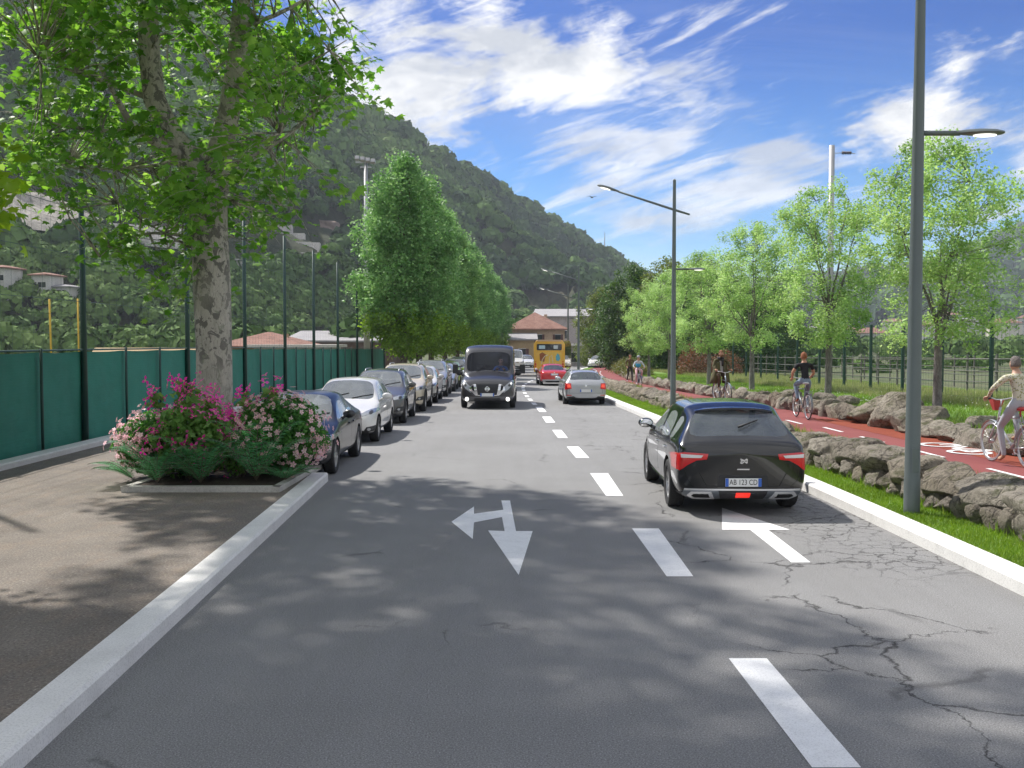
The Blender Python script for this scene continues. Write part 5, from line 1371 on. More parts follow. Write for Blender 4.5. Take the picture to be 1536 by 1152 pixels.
def rrect(cx_, cy_, w_, h, r=.02, n=4):
    out = []
    for (sx_, sy_, a0) in ((1, 1, 0), (-1, 1, 90), (-1, -1, 180), (1, -1, 270)):
        for k in range(n + 1):
            a = R(a0 + 90 * k / n); out.append((cx_ + sx_ * (w_ / 2 - r) + r * math.cos(a), cy_ + sy_ * (h / 2 - r) + r * math.sin(a)))
    return out
def circ(cx_, cy_, r, n=14, ry=None): return [(cx_ + r * math.cos(2 * PI * k / n), cy_ + (ry or r) * math.sin(2 * PI * k / n)) for k in range(n)]
WH = {}
def wheel_meshes(r, w_, style):
    k = (r, w_, style)
    if k in WH: return WH[k]
    h = w_ / 2
    ty = MB().lathe([(r * .66, -h * .8), (r * .80, -h), (r * .95, -h * .95), (r, -h * .72), (r, h * .72), (r * .95, h * .95), (r * .80, h), (r * .66, h * .8)], 'X', n=40)
    for j in range(60):
        a = 2 * PI * j / 60
        for q in (-.5, 0, .5): ty.box((q * h, math.cos(a) * (r + .001), math.sin(a) * (r + .001)), (h * .36, .012, .008), rot=Matrix.Rotation(a - PI / 2, 3, 'X'))
    ri = MB(); R0 = r * .68
    ri.lathe([(R0, -h * .7), (R0, h * .75), (R0 * .93, h * .78), (R0 * .90, h * .35), (R0 * .88, -h * .6)], 'X', n=40)
    ns = {'ten': 10, 'five': 5, 'cap': 7}[style]
    for j in range(ns):
        a = 2 * PI * j / ns; wd = {'ten': .022, 'five': .055, 'cap': .06}[style]
        for dlt in ((-.11, .11) if style == 'five' else (0,)):
            d = Vector((0, math.cos(a + dlt), math.sin(a + dlt))); d0 = Vector((0, math.cos(a), math.sin(a))); t = Vector((0, -math.sin(a), math.cos(a)))
            p0, p1 = d0 * r * .10, d * R0 * .93; V = []
            for p, xx, ww in ((p0, h * .62, wd * .7), (p1, h * .70, wd * (.5 if style == 'five' else .8))):
                V += [p + t * ww + Vector((xx, 0, 0)), p - t * ww + Vector((xx, 0, 0)), p - t * ww + Vector((xx - .035, 0, 0)), p + t * ww + Vector((xx - .035, 0, 0))]
            ri.add(V, [(0, 1, 2, 3), (4, 5, 6, 7), (0, 1, 5, 4), (1, 2, 6, 5), (2, 3, 7, 6), (3, 0, 4, 7)])
    ri.lathe([(0, h * .74), (r * .10, h * .73), (r * .17, h * .62), (r * .17, h * .3), (0, h * .3)], 'X', n=20)
    di = MB().lathe([(0, h * .15), (r * .45, h * .15), (r * .45, h * .05), (R0 * .95, -h * .55), (0, -h * .6)], 'X', n=24)
    WH[k] = (ty.mesh('tyre', T_TYRE, 40), ri.mesh('rim', T_RIM, 40), di.mesh('hub', plain('brake_disc', (.10, .10, .10), .5, .6), 40)); return WH[k]
def wheels(parent, sp, W):
    ty, ri, hb = wheel_meshes(sp['r'], sp.get('tw', .215), sp.get('rim', 'five'))
    for ya in sp['ax']:
        for s in (1, -1):
            h = link('wheel', hb, parent); h.location = (s * (W - .115 - .004), ya - sp['L'] / 2, sp['r']); h.rotation_euler = (0, 0, 0 if s > 0 else PI)
            link('tyre', ty, h); link('rim', ri, h)
BODY = {}
def seats(parent, sp, zs=.0, rows=(0, 1)):
    L = sp['L']; y0 = sp['seat']
    for r_ in rows:
        for s in (-1, 1):
            mb = MB(); y = y0 + r_ * .85 - L / 2
            mb.box((s * .37, y, .42 + zs), (.48, .48, .16)); mb.box((s * .37, y + .28, .72 + zs), (.46, .12, .56), rot=Matrix.Rotation(R(-14), 3, 'X')); mb.box((s * .37, y + .37, 1.07 + zs), (.26, .09, .17), rot=Matrix.Rotation(R(-14), 3, 'X'))
            mb.build('seat', T_SEAT, parent, bevel=.04)
    mb = MB(); mb.box((0, sp['cowl'] - L / 2 + .25, .78 + zs), (1.4, .35, .22)); mb.box((0, .1, .26), (1.5, L * .55, .06))
    mb.build('dashboard', T_DARK, parent, bevel=.03)
    MB().lathe([(.17, 0), (.185, .012), (.20, 0), (.185, -.012), (.17, 0)], 'Y', (sp.get('wheelx', .37), sp['cowl'] - L / 2 + .52, .90 + zs), 20).build('steering_wheel', T_DARK, parent, True)
def build_car(sp, paint, name, label, loc, rz, group=None, cat='car', s=1.0):
    e = empty(name, loc, rz, label, cat, group, s=s); key = sp['name']
    if key not in BODY:
        m3, bvh = loft_body(sp); BODY[key] = ({k: split_mesh(m3, ix) for k, ix in (('body', (0, 1, 5)), ('side_window', (2,)), ('windscreen', (3,)), ('rear_window', (4,)))}, bvh)
    ms, bvh = BODY[key]
    for k, mats in (('body', [paint, T_DARK, T_DARK, T_DARK, T_DARK, T_SEAM]), ('side_window', [G_SIDE] * 6), ('windscreen', [sp.get('gf', G_FRONT)] * 6), ('rear_window', [G_REAR] * 6)):
        if k == 'side_window' and not isinstance(ms[k], list): ms[k] = islands(ms[k])
        for me in (ms[k] if isinstance(ms[k], list) else [ms[k]]):
            me = me.copy()
            if not len(me.polygons): continue
            for i, m_ in enumerate(mats): me.materials[i] = m_
            link(k, me, e)
    L = sp['L']; W = max(q[1] for q in sp['st']); h = L / 2
    wheels(e, sp, W); seats(e, sp, sp.get('zs', 0), sp.get('rows', (0, 1)))
    # body furniture
    A, B, C, zt, zw = sp['doors']   # y of the three door cuts from the front, belt height, window top
    for sd_, s_ in (('right', 1), ('left', -1)):
        pl_ = []
        for y in (A, B, C):
            top = zt + .01; pl_ += strip([(y - h, .30), (y - h, top)], .009)
        pl_ += strip([(A - h, .30), (C - h, .30)], .009)
        patch('door_seam', bvh, pl_, sd_, T_SEAM, e, .0015, .004, .12)
        pl_ = [rrect(y - h, zt - .10, .20, .032, .012) for y in (B - .18, C - .18)]
        patch('door_handle', bvh, pl_, sd_, sp.get('handle', paint), e, .022, .01, .05)
        # mirror
        p = bvh.ray_cast(Vector((s_ * 20, sp['cowl'] + .42 - h, zt + .02)), Vector((-s_, 0, 0)))[0]
        mb = MB(); c = p + Vector((s_ * .14, -.02, .10)); mb.ell(c, (.125, .075, .082), 16, 10)
        mb.tube([p + Vector((-.02 * s_, 0, 0)), p + Vector((s_ * .06, -.01, .05))], [.035, .03], 8)
        o = mb.build('wing_mirror', sp.get('mirror', paint), e, True)
        MB().ell(c + Vector((0, .045, 0)), (.105, .036, .066), 14, 8).build('mirror_glass', T_CHROME, o, True)
        if sp.get('sill'): patch('sill_trim', bvh, [[(sp['ax'][0] + .42 - h, .22), (sp['ax'][1] - .42 - h, .22), (sp['ax'][1] - .42 - h, .33), (sp['ax'][0] + .42 - h, .30)]], sd_, sp['sill'], e, .008, .01, .08)
        if sp.get('cladding'):
            for ya in sp['ax']:
                r0, r1 = sp['r'] + .05, sp['r'] + .12; arc = [R(a) for a in range(-8, 189, 14)]
                polys = [[(ya - h + r0 * math.cos(a), sp['r'] + r0 * math.sin(a)), (ya - h + r1 * math.cos(a), sp['r'] + r1 * math.sin(a)), (ya - h + r1 * math.cos(b_), sp['r'] + r1 * math.sin(b_)), (ya - h + r0 * math.cos(b_), sp['r'] + r0 * math.sin(b_))] for a, b_ in zip(arc, arc[1:])]
                patch('arch_trim', bvh, polys, sd_, T_DARK, e, .010, .01, .06)
    def mirrored(poly): return [(-a, b_) for a, b_ in reversed(poly)]
    holder = {}
    for side in ('front', 'back'):
        for it in sp[side]:
            nme, polys, mat, off, both = it[:5]; par = holder.get(it[5], [e]) if len(it) > 5 else [e]
            mat = paint if mat == 'paint' else mat
            if both:
                a = patch(nme, bvh, polys, side, mat, par[0], off); b_ = patch(nme, bvh, [mirrored(p) for p in polys], side, mat, par[-1], off); holder[nme] = [a, b_]
            else: holder[nme] = [patch(nme, bvh, polys, side, mat, par[0], off)]
    # number plates, flat
    for s_, key_ in ((-1, 'plate_f'), (1, 'plate_b')):
        z = sp[key_]; p = bvh.ray_cast(Vector((0, s_ * 20, z)), Vector((0, -s_, 0)))[0]; y = p.y + s_ * .022
        pl_ = MB().box((0, y, z), (.50, .016, .115)).build('number_plate', T_PLATE, e, bevel=.003)
        mb = MB(); [mb.box((x, y + s_ * .0085, z), (.045, .004, .112)) for x in (-.226, .226)]; mb.build('plate_band', T_BLUE, pl_)
        if sp.get('text') and s_ > 0:
            cu = bpy.data.curves.new('t', 'FONT'); cu.body = sp['text']; cu.size = .105; cu.align_x = 'CENTER'; cu.align_y = 'CENTER'; cu.extrude = .001
            to = link('t', cu); me = eval_mesh(to); bpy.data.objects.remove(to)
            me.materials.clear(); me.materials.append(T_BLACK); o = link('plate_lettering', me, pl_)
            o.rotation_euler = (PI / 2, 0, PI if s_ > 0 else 0); o.location = (0, y + s_ * .0105, z); o.scale = (.78, 1, 1)
    if sp.get('wiper'):
        mb = MB(); yy = sp['cowl'] - h
        for x in (-.45, .15):
            a = Vector((x, yy + .02, 0)); b_ = Vector((x + .50, yy + .22, 0)); pts = []
            for t in (0, .5, 1):
                q = a.lerp(b_, t); hh = bvh.ray_cast(Vector((q.x, q.y, 20)), Vector((0, 0, -1)))[0]; pts.append(hh + Vector((0, 0, .012)))
            mb.tube(pts, .008, 5)
        mb.build('wiper', T_DARK, e)
    if sp.get('rails'):
        for s_ in (-1, 1):
            mb = MB(); pts = []
            for t in [i / 8 for i in range(9)]:
                y = sp['roof'][0] + (sp['roof'][1] - sp['roof'][0]) * t - h; hh = bvh.ray_cast(Vector((s_ * .52, y, 20)), Vector((0, 0, -1)))[0]; pts.append(hh + Vector((0, 0, .045 if 0 < t < 1 else 0)))
            mb.tube(pts, .016, 8); mb.build('roof_rail', sp['rails'], e, True)
    return e, bvh

def spec(name, L, W, H, r, ax, hood, cowl, roof0, roof1, rwb, belt, kind='hatch', wr=.60, **kw):
    h = W / 2; b = belt
    st = [(0.0, h * .66, .31, hood - .30, hood - .24, 0, 0), (.07, h * .82, .22, hood - .22, hood - .13, 0, 0), (.30, h * .94, .18, hood - .10, hood - .01, 0, 0), (.78, h * .985, .18, hood - .03, hood + .08, 0, 0),
          (cowl - .13, h, .18, b - .05, hood + .155, 0, 0), (cowl, h, .18, b - .035, hood + .19, 0, 0),
          (roof0, h, .18, b, H - .045, 1, wr), (roof0 + .42, h, .18, b + .01, H, 1, wr + .015), (roof0 + .50, h, .18, b + .01, H, 1, wr + .015)]
    fl = ['', '', '', '', '', 'FS', 'S', '']
    yr = roof1
    mid = roof0 + .50 + (yr - roof0 - .5) * .72
    if kind in ('hatch', 'wagon', 'suv'):
        st += [(mid, h, .18, b + .03, H - .005, 1, wr), (mid + .09, h, .18, b + .03, H - .01, 1, wr), (yr, h * .995, .18, b + .05, H - (.06 if kind != 'hatch' else .09), 1, wr - .03)]
        fl += ['S', '', 'S' if kind != 'sedan' else '']
        st += [(rwb, h * .975, .20, b + .04, b + .13, 0, 0), (L - .11, h * .95, .24, b - .02, b + .06, 0, 0), (L, h * .86, .32, b - .16, b - .09, 0, 0)]
        fl += ['R', '', '']
    else:
        st += [(mid - .1, h, .18, b + .02, H - .02, 1, wr), (mid - .02, h, .18, b + .02, H - .02, 1, wr), (yr, h * .995, .18, b + .03, H - .08, 1, wr - .03)]
        fl += ['S', '', 'S']
        st += [(rwb, h * .98, .19, b + .01, b + .12, 0, 0), (rwb + .1, h * .97, .19, b + .01, b + .11, 0, 0), (L - .13, h * .93, .22, b - .04, b + .06, 0, 0), (L, h * .80, .32, b - .18, b - .09, 0, 0)]
        fl += ['R', '', '', '']
    d = dict(name=name, L=L, r=r, ax=ax, cowl=cowl, st=st, fl=fl, seat=roof0 + .25, roof=(roof0 + .15, roof1 - .05), wiper=True,
             doors=(cowl + .05, roof0 + .46, mid + .02, b - .02, H - .15), plate_f=.40, plate_b=.46, text=None, rim='five')
    d['front'] = kw.pop('front'); d['back'] = kw.pop('back'); d.update(kw); return d
def fr(hz, wide, gr=T_DARK, chrome=True, h=.11, low=.30, gw=.34, slant=.05, fog=None):
    "front face: hz headlamp height"
    w_ = wide
    L_ = [('headlight', [[(w_ * .55, hz - h * .45), (w_ * .97, hz - h * .25 + slant), (w_ * .985, hz + h * .55 + slant), (w_ * .80, hz + h * .6 + slant * .6), (w_ * .52, hz + h * .05)]], T_HLAMP, .006, True),
          ('lamp_unit', [circ(w_ * .84, hz + h * .10 + slant * .5, .040)], T_HBEZ, .010, True, 'headlight'),
          ('grille', [[(-gw, hz - h * .5), (gw, hz - h * .5), (gw * 1.12, hz + h * .15), (-gw * 1.12, hz + h * .15)]], gr, .006, False),
          ('lower_grille', [[(-gw * 1.2, low - .05), (gw * 1.2, low - .05), (gw * 1.05, low + .05), (-gw * 1.05, low + .05)]], T_DARK, .005, False),
          ('fog_lamp_recess', [[(w_ * .66, low - .02), (w_ * .93, low + .0), (w_ * .95, low + .13), (w_ * .76, low + .11)]], T_DARK, .005, True),
          ('fog_lamp', [circ(w_ * .81, low + .055, .035)], fog or T_HLAMP, .010, True),
          ('badge', [circ(0, hz - h * .12, .05)], T_CHROME, .014, False)]
    if chrome: L_.append(('grille_bar', [[(-gw * 1.05, hz - h * .20), (gw * 1.05, hz - h * .20), (gw * 1.05, hz - h * .08), (-gw * 1.05, hz - h * .08)]], T_CHROME, .011, False))
    return L_
def bk(poly, w_, extra=()):
    return [('tail_light', [poly], T_RED, .008, True), ('rear_bumper_trim', [[(-w_ * .72, .26), (w_ * .72, .26), (w_ * .76, .33), (-w_ * .76, .33)]], T_DARK, .007, False),
            ('badge', [circ(0, .83, .045)], T_CHROME, .012, False)] + list(extra)
P_BLACK = m_paint('black_paint', (0.003, 0.0032, 0.004), .0, .2); P_BLACK.node_tree.nodes['Principled BSDF'].inputs['Coat Weight'].default_value = .8; P_NAVY = m_paint('navy_paint', (0.007, 0.009, 0.013), .0, .3); P_NAVY.node_tree.nodes['Principled BSDF'].inputs['Coat Weight'].default_value = .5; P_WHITE = m_paint('white_paint', (0.72, 0.71, 0.69), .0, .35)
P_GREY = m_paint('dark_grey_paint', (0.075, 0.073, 0.070), .1, .4); P_BEIGE = m_paint('champagne_paint', (0.56, 0.49, 0.37), .1, .4); P_SILV = m_paint('silver_paint', (0.42, 0.43, 0.45), .55, .35)
P_REDC = m_paint('red_paint', (0.55, 0.012, 0.015), .0, .3); P_BLUE = m_paint('slate_blue_paint', (0.035, 0.05, 0.07), .3, .3); P_LIME = m_paint('lime_paint', (0.34, 0.50, 0.05), .0, .35)
TL1 = [(.60, .70), (.80, .66), (.93, .70), (.93, .95), (.80, .96), (.62, .86)]
SEDAN = spec('sedan', 4.60, 1.82, 1.45, .32, (.88, 3.58), .76, 1.35, 2.10, 3.25, 3.95, .93, 'sedan', front=fr(.62, .91, gw=.36), back=bk([(.50, .74), (.86, .72), (.90, .88), (.66, .90), (.50, .86)], .91))
HATCH = spec('hatch', 4.25, 1.78, 1.50, .31, (.86, 3.44), .82, 1.20, 1.95, 3.55, 4.02, .96, 'hatch', front=fr(.68, .89, slant=.09, gw=.30), back=bk(TL1, .89), rim='ten')
SUV = spec('suv', 4.20, 1.80, 1.58, .34, (.86, 3.46), .90, 1.18, 1.86, 3.60, 4.0, 1.02, 'suv', front=fr(.76, .90, slant=.03, h=.12, low=.40), back=bk(TL1, .90), cladding=True, rails=T_SILV, wr=.62)
SUV2 = spec('suv2', 4.40, 1.84, 1.66, .35, (.90, 3.56), .96, 1.25, 1.98, 3.80, 4.18, 1.08, 'suv', front=fr(.82, .92, slant=.02, h=.14, low=.44, gw=.42), back=bk(TL1, .92), cladding=True, rails=T_SILV, wr=.64)
MINI = spec('mini', 3.60, 1.62, 1.48, .29, (.72, 3.10), .82, .98, 1.62, 3.0, 3.38, .95, 'hatch', front=fr(.68, .81, slant=.05, gw=.26), back=bk([(a * .88, b_) for a, b_ in TL1], .81), rim='cap', wr=.55)
GRP = 'cars parked nose out in a line along the left of the road'
cars = [(SEDAN, P_NAVY, -4.12, 19.75, 'dark navy saloon, first of the parked cars, its nose behind the pink oleander', 'parked_car'),
        (HATCH, P_WHITE, -4.10, 25.5, 'white hatchback parked second, between the navy saloon and the dark grey car'),
        (SUV, P_GREY, -4.05, 31.2, 'dark grey crossover parked third, behind the white hatchback'),
        (SUV2, P_BEIGE, -3.95, 36.6, 'champagne beige sport utility car parked fourth, taller than its neighbours'),
        (HATCH, P_WHITE, -3.92, 42.2, 'white hatchback parked fifth, behind the champagne car'),
        (SUV2, P_SILV, -3.88, 47.6, 'silver grey sport utility car parked sixth, right behind the fifth white hatchback'),
        (SEDAN, P_SILV, -3.82, 53.2, 'silver saloon parked seventh, before the lime green car'),
        (MINI, P_LIME, -3.72, 58.2, 'small lime green car in the parked row'),
        (SUV, P_WHITE, -3.62, 63.2, 'white crossover parked just beyond the lime green car'),
        (SUV2, P_SILV, -3.5, 68.6, 'silver sport utility car near the far end of the parked row'),
        (HATCH, P_GREY, -3.3, 74.2, 'grey hatchback, last of the parked row')]
for c in cars:
    build_car(c[0], c[1], 'parked_car', c[4], (c[2], c[3], prof(c[3]) + .004), 0, GRP)
# the black hatchback in front
T_BRIGHT = plain('polished_trim', (.72, .72, .73), .25, .4); T_SILV2 = plain('pale_diffuser', (.16, .18, .20), .35, .4)
DSB = [('tailgate_seam', strip([(-.60, .60), (-.50, .42), (.50, .42), (.60, .60)], .008), T_SEAM, .002, False),
       ('tail_light', [[(.48, .865), (.80, .885), (.97, .84), (.97, .66), (.86, .63), (.76, .71), (.64, .775), (.50, .79)]], T_RED, .010, True),
       ('tail_light_strip', [[(.55, .845), (.84, .858), (.84, .81), (.58, .81)]], T_WHL, .018, True, 'tail_light'),
       ('rear_diffuser', [[(-.74, .235), (.74, .235), (.82, .30), (.80, .375), (-.80, .375), (-.82, .30)]], T_SILV2, .012, False),
       ('bumper_seam', strip([(.80, .63), (.76, .50), (.66, .41)], .006), T_SEAM, .002, True),
       ('diffuser_lip', strip([(-.80, .372), (.80, .372)], .022), T_BRIGHT, .018, False, 'rear_diffuser'),
       ('diffuser_insert', [[(-.30, .245), (.30, .245), (.34, .355), (-.34, .355)]], T_DARK, .018, False, 'rear_diffuser'),
       ('exhaust_trim', [[(.38, .25), (.67, .25), (.76, .30), (.71, .348), (.44, .348)]], T_BRIGHT, .030, True, 'rear_diffuser'),
       ('exhaust_pipe', [[(.445, .278), (.65, .278), (.70, .302), (.675, .320), (.48, .320)]], T_SEAM, .034, True, 'exhaust_trim'),
       ('fog_light', [rrect(0, .30, .20, .06, .01)], T_REDL, .024, False),
       ('emblem', strip([(-.05, .80), (-.05, .74), (-.015, .765), (.02, .735), (.045, .75)], .016) + strip([(-.05, .80), (-.01, .775), (.04, .80), (.015, .765), (.045, .75)], .016), T_CHROME, .012, False),
       ('name_strip', [rrect(0, .655, .17, .018, .006)], T_CHROME, .010, False),
       ('plate_recess', [[(-.36, .40), (.36, .40), (.33, .57), (-.33, .57)]], T_DARK, .002, False),
       ('reflector', strip([(.72, .205), (.86, .215)], .02), T_SILV, .01, True)]
DS = spec('ds', 4.53, 1.88, 1.54, .345, (.93, 3.62), .80, 1.28, 2.10, 3.80, 4.28, .97, 'hatch', wr=.645, front=fr(.66, .92), back=DSB, text='AB 123 CD', sill=T_CHROME, handle=T_CHROME, plate_b=.475, rim='ten', tw=.225)
e, bvh = build_car(DS, P_BLACK, 'black_hatchback', 'black hatchback driving away in the right lane with red tail lights and twin exhausts', (3.24, 14.72 + 1.32, .006), PI + R(-1.0))
h = 4.53 / 2
def hitb(u, y):  # top surface
    return bvh.ray_cast(Vector((u, y, 20)), Vector((0, 0, -1)))[0]
# roof spoiler and third brake light, aerial, rear wiper
mb = MB(); V = []
for i in range(9):
    u = -.56 + 1.12 * i / 8; p = hitb(u, 3.72 - h); k = 1 - .35 * abs(u / .56) ** 3
    V += [p + Vector((0, -.10, .006)), p + Vector((0, .16 * k, -.005)), p + Vector((0, .17 * k, -.03)), p + Vector((0, -.05, -.03))]
mb.add(V, [(i * 4 + j, i * 4 + (j + 1) % 4, i * 4 + 4 + (j + 1) % 4, i * 4 + 4 + j) for i in range(8) for j in range(4)] + [(0, 1, 2, 3), (32, 33, 34, 35)]); mb.build('spoiler', P_BLACK, e, 50)
mb = MB(); p = hitb(0, 4.15 - h); q = hitb(-.30, 4.02 - h); mb.tube([p + Vector((0, .03, .02)), hitb(-.15, 4.10 - h) + Vector((0, .01, .03)), q + Vector((0, 0, .02))], [.018, .012, .008], 6); mb.build('rear_wiper', T_DARK, e, True)
for s_, sd_ in ((1, 'right'), (-1, 'left')):
    patch('window_trim', bvh, strip([(1.45 - h, .955), (2.4 - h, .975), (3.5 - h, .99), (3.95 - h, 1.02)], .014), sd_, T_CHROME, e, .006, .004, .08)
# silver estate and red saloon ahead
WAG = spec('wagon', 4.65, 1.80, 1.46, .32, (.90, 3.60), .77, 1.30, 2.02, 4.0, 4.42, .95, 'wagon', front=fr(.64, .9), rails=T_SILV, plate_b=.62,
           back=[('tail_light', [[(.60, .70), (.88, .66), (.93, .70), (.93, .93), (.62, .93)]], T_RED, .008, True), ('tail_light_inner', [[(.64, .76), (.78, .75), (.78, .88), (.66, .88)]], m_emit('lit_tail_lamp', (1, .12, .06), .5, (.7, .05, .04)), .014, True, 'tail_light'),
                 ('bumper_lip', [[(-.66, .27), (.66, .27), (.70, .31), (-.70, .31)]], T_DARK, .008, False), ('reflector', [rrect(.70, .43, .20, .035, .01)], T_RED, .010, True),
                 ('plate_recess', [[(-.30, .54), (.30, .54), (.28, .71), (-.28, .71)]], T_SILV, .003, False), ('badge', [circ(0, .83, .04)], T_CHROME, .012, False), ('tailgate_seam', strip([(-.70, .52), (-.66, .90)], .008) + strip([(.70, .52), (.66, .90)], .008) + strip([(-.70, .52), (.70, .52)], .008), T_SEAM, .003, False)])
build_car(WAG, P_SILV, 'silver_estate', 'silver estate car driving away ahead of the black hatchback, tail lights lit', (2.83, 40.0 + 1.1, prof(41) + .004), PI + R(1.5), s=.93)
REDS = spec('redsedan', 4.55, 1.80, 1.40, .31, (.88, 3.52), .76, 1.35, 2.10, 3.25, 3.95, .90, 'sedan', front=fr(.62, .9), plate_b=.74,
            back=[('tail_light', [[(.42, .76), (.86, .74), (.90, .87), (.62, .90), (.44, .88)]], T_RED, .008, True), ('bumper_trim', [[(-.74, .27), (.74, .27), (.78, .42), (-.78, .42)]], T_SILV, .012, False), ('lower_trim', [[(-.55, .275), (.55, .275), (.58, .33), (-.58, .33)]], T_DARK, .018, False), ('badge', [circ(0, .86, .03)], T_CHROME, .012, False)])
build_car(REDS, P_REDC, 'red_saloon', 'bright red saloon driving away behind the yellow bus', (2.42, 60.5 + 1.0, prof(61) + .004), PI + R(3), s=.93)
# far white vehicles
build_car(HATCH, P_WHITE, 'white_car', 'small white car far off at the end of the road left of the bus', (1.65, 118, prof(118) + .004), R(6))
VF = spec('farvan', 5.2, 1.95, 2.15, .33, (.95, 4.1), 1.10, 1.10, 1.55, 4.9, 5.1, 1.20, 'wagon', wr=.80, front=fr(.85, .97), back=bk(TL1, .9))
build_car(VF, P_WHITE, 'white_van', 'white van far off just right of the black van, coming nearer', (.15, 104, prof(104) + .004), R(4), cat='van')
build_car(MINI, P_WHITE, 'white_car', 'white car parked beyond the yellow bus by the far lamp posts', (9.6, 112, prof(112) + .004), R(-20))

# black van ------------------------------------------------------------------
hw = 1.02
stv = [(0, .70, .34, .66, .74, 0, 0), (.05, .88, .26, .80, .92, 0, 0), (.22, .97, .24, .98, 1.08, 0, 0), (.62, hw, .24, 1.08, 1.22, 0, 0), (.95, hw, .24, 1.12, 1.33, 0, 0), (1.04, hw, .24, 1.13, 1.37, 0, 0),
       (1.62, hw, .24, 1.18, 2.08, 1, .85), (1.78, hw, .24, 1.18, 2.22, 1, .86), (2.05, hw, .24, 1.18, 2.32, 1, .87), (2.15, hw, .24, 1.18, 2.33, 1, .87), (3.6, hw, .24, 1.18, 2.34, 1, .87), (5.3, hw, .24, 1.18, 2.33, 1, .87), (5.6, hw * .98, .26, 1.18, 2.28, 1, .78), (5.75, hw * .95, .32, 1.15, 2.15, 1, .72)]
flv = ['', '', '', '', '', 'FS', 'S', 'S', '', 'S', '', '', '']
GV = m_glass('van_windscreen', (0.72, 0.78, 0.95), .80)
vf = [('headlight', [[(.50, .63), (.62, .60), (.80, .74), (.985, 1.02), (.90, 1.04), (.74, .92), (.60, .80)]], T_HLAMP, .008, True), ('lamp_unit', [circ(.80, .86, .045)], T_HBEZ, .014, True, 'headlight'), ('lamp_glow', [circ(.86, .92, .025)], T_FOG, .016, True, 'headlight'),
      ('grille', [[(-.33, .53), (.33, .53), (.42, .90), (-.42, .90)]], T_DARK, .008, False),
      ('grille_blade', [[(.34, .48), (.44, .50), (.66, .70), (.60, .84), (.48, .90), (.42, .90)]], T_CHROME, .016, True, 'grille'), ('grille_vent', [[(.47, .64), (.56, .70), (.60, .84), (.50, .87)]], T_SEAM, .020, True, 'grille'),
      ('grille_rim', strip([(-.36, .50), (0, .475), (.36, .50)], .03), T_CHROME, .016, False, 'grille'),
      ('emblem', [circ(0, .73, .085, 20)], T_CHROME, .024, False), ('emblem_face', [circ(0, .73, .060, 18)], T_DARK, .027, False, 'emblem'), ('emblem_bar', [rrect(0, .73, .19, .030, .008)], T_CHROME, .031, False, 'emblem'),
      ('bumper', [[(-.90, .30), (.90, .30), (.92, .47), (.60, .455), (-.60, .455), (-.92, .47)]], m_paint('dark_bumper', (.10, .10, .105), .5, .3), .012, False),
      ('fog_lamp', [circ(.74, .37, .065, 16)], T_FOG, .030, True, 'bumper'), ('lower_intake', [[(-.5, .31), (.5, .31), (.46, .40), (-.46, .40)]], T_DARK, .020, False, 'bumper')]
VAN = dict(name='van', L=5.75, r=.34, ax=(.98, 4.35), cowl=1.0, st=stv, fl=flv, seat=2.05, roof=(1.8, 5.2), wiper=True, doors=(1.18, 2.10, 3.5, 1.14, 1.9), plate_f=.52, plate_b=.6, front=vf, back=bk(TL1, .95), gf=GV, zs=.42, rows=(0,), wheelx=.42, mirror=T_DARK, rim='cap', cr=.6)
VANX, VANY = -.85, 36.4
ev, bv = build_car(VAN, m_paint('black_van_paint', (0.022, 0.022, 0.025), .1, .3), 'black_van', 'black high roofed van coming towards the camera with fog lamps lit and a driver inside', (VANX, VANY + 2.87, prof(VANY) + .004), R(-1), cat='van')
for s_ in (-1, 1):
    mb = MB(); mb.box((s_ * 1.27, -1.45, 1.42), (.20, .10, .34)); mb.tube([(s_ * 1.0, -1.40, 1.35), (s_ * 1.2, -1.44, 1.36)], .03, 6); mb.tube([(s_ * 1.0, -1.40, 1.52), (s_ * 1.2, -1.44, 1.50)], .025, 6); mb.build('large_mirror', T_DARK, ev, bevel=.03)

# yellow bus ------------------------------------------------------------------
BX, BY = 2.98, 80.0
eb = empty('yellow_bus', (BX, BY, prof(BY)), R(-6), 'yellow city bus seen from behind with a painted rear and a dark rear window', 'bus')
M_BUS = m_paint('bus_yellow', (0.84, 0.46, 0.03), 0, .4)
b_ = MB(); prb = [(-1.2, .32), (1.2, .32), (1.25, .45), (1.25, 2.55), (1.12, 2.82), (.95, 2.90), (-.95, 2.90), (-1.12, 2.82), (-1.25, 2.55), (-1.25, .45)]
b_.prism(prb, 0, 11.0, 'XZ').build('body', M_BUS, eb, bevel=.06)
MB().prism(rrect(0, 2.34, 2.0, .50, .08), -.02, .05, 'XZ').build('rear_window', plain('bus_glass', (.015, .018, .022), .06, spec=.9), eb)
for x, w_, c in ((-.58, .50, (.5, .66, .72)), (.52, .34, (.62, .68, .70))): MB().prism(rrect(x, 2.34, w_, .28, .04), -.028, 0, 'XZ').build('destination_sign', plain('sign_pane', c, .3), eb)
MB().prism([(-1.0, 2.80), (1.0, 2.80), (.9, 2.93), (-.9, 2.93)], -.03, .3, 'XZ').build('roof_cap', plain('bus_roof', (.62, .42, .26), .5), eb)
MB().prism(rrect(.1, 1.45, 1.75, 1.0, .05), -.018, .02, 'XZ').build('engine_panel', plain('panel_cream', (.78, .50, .09), .5, var=.15, scale=2), eb)
mb = MB(); mb.prism([(-.75, 1.25), (-.40, 1.15), (-.25, 1.75), (-.55, 1.93), (-.78, 1.8)], -.024, -.019, 'XZ'); mb.build('red_picture', plain('picture_red', (.32, .10, .03), .5), eb)
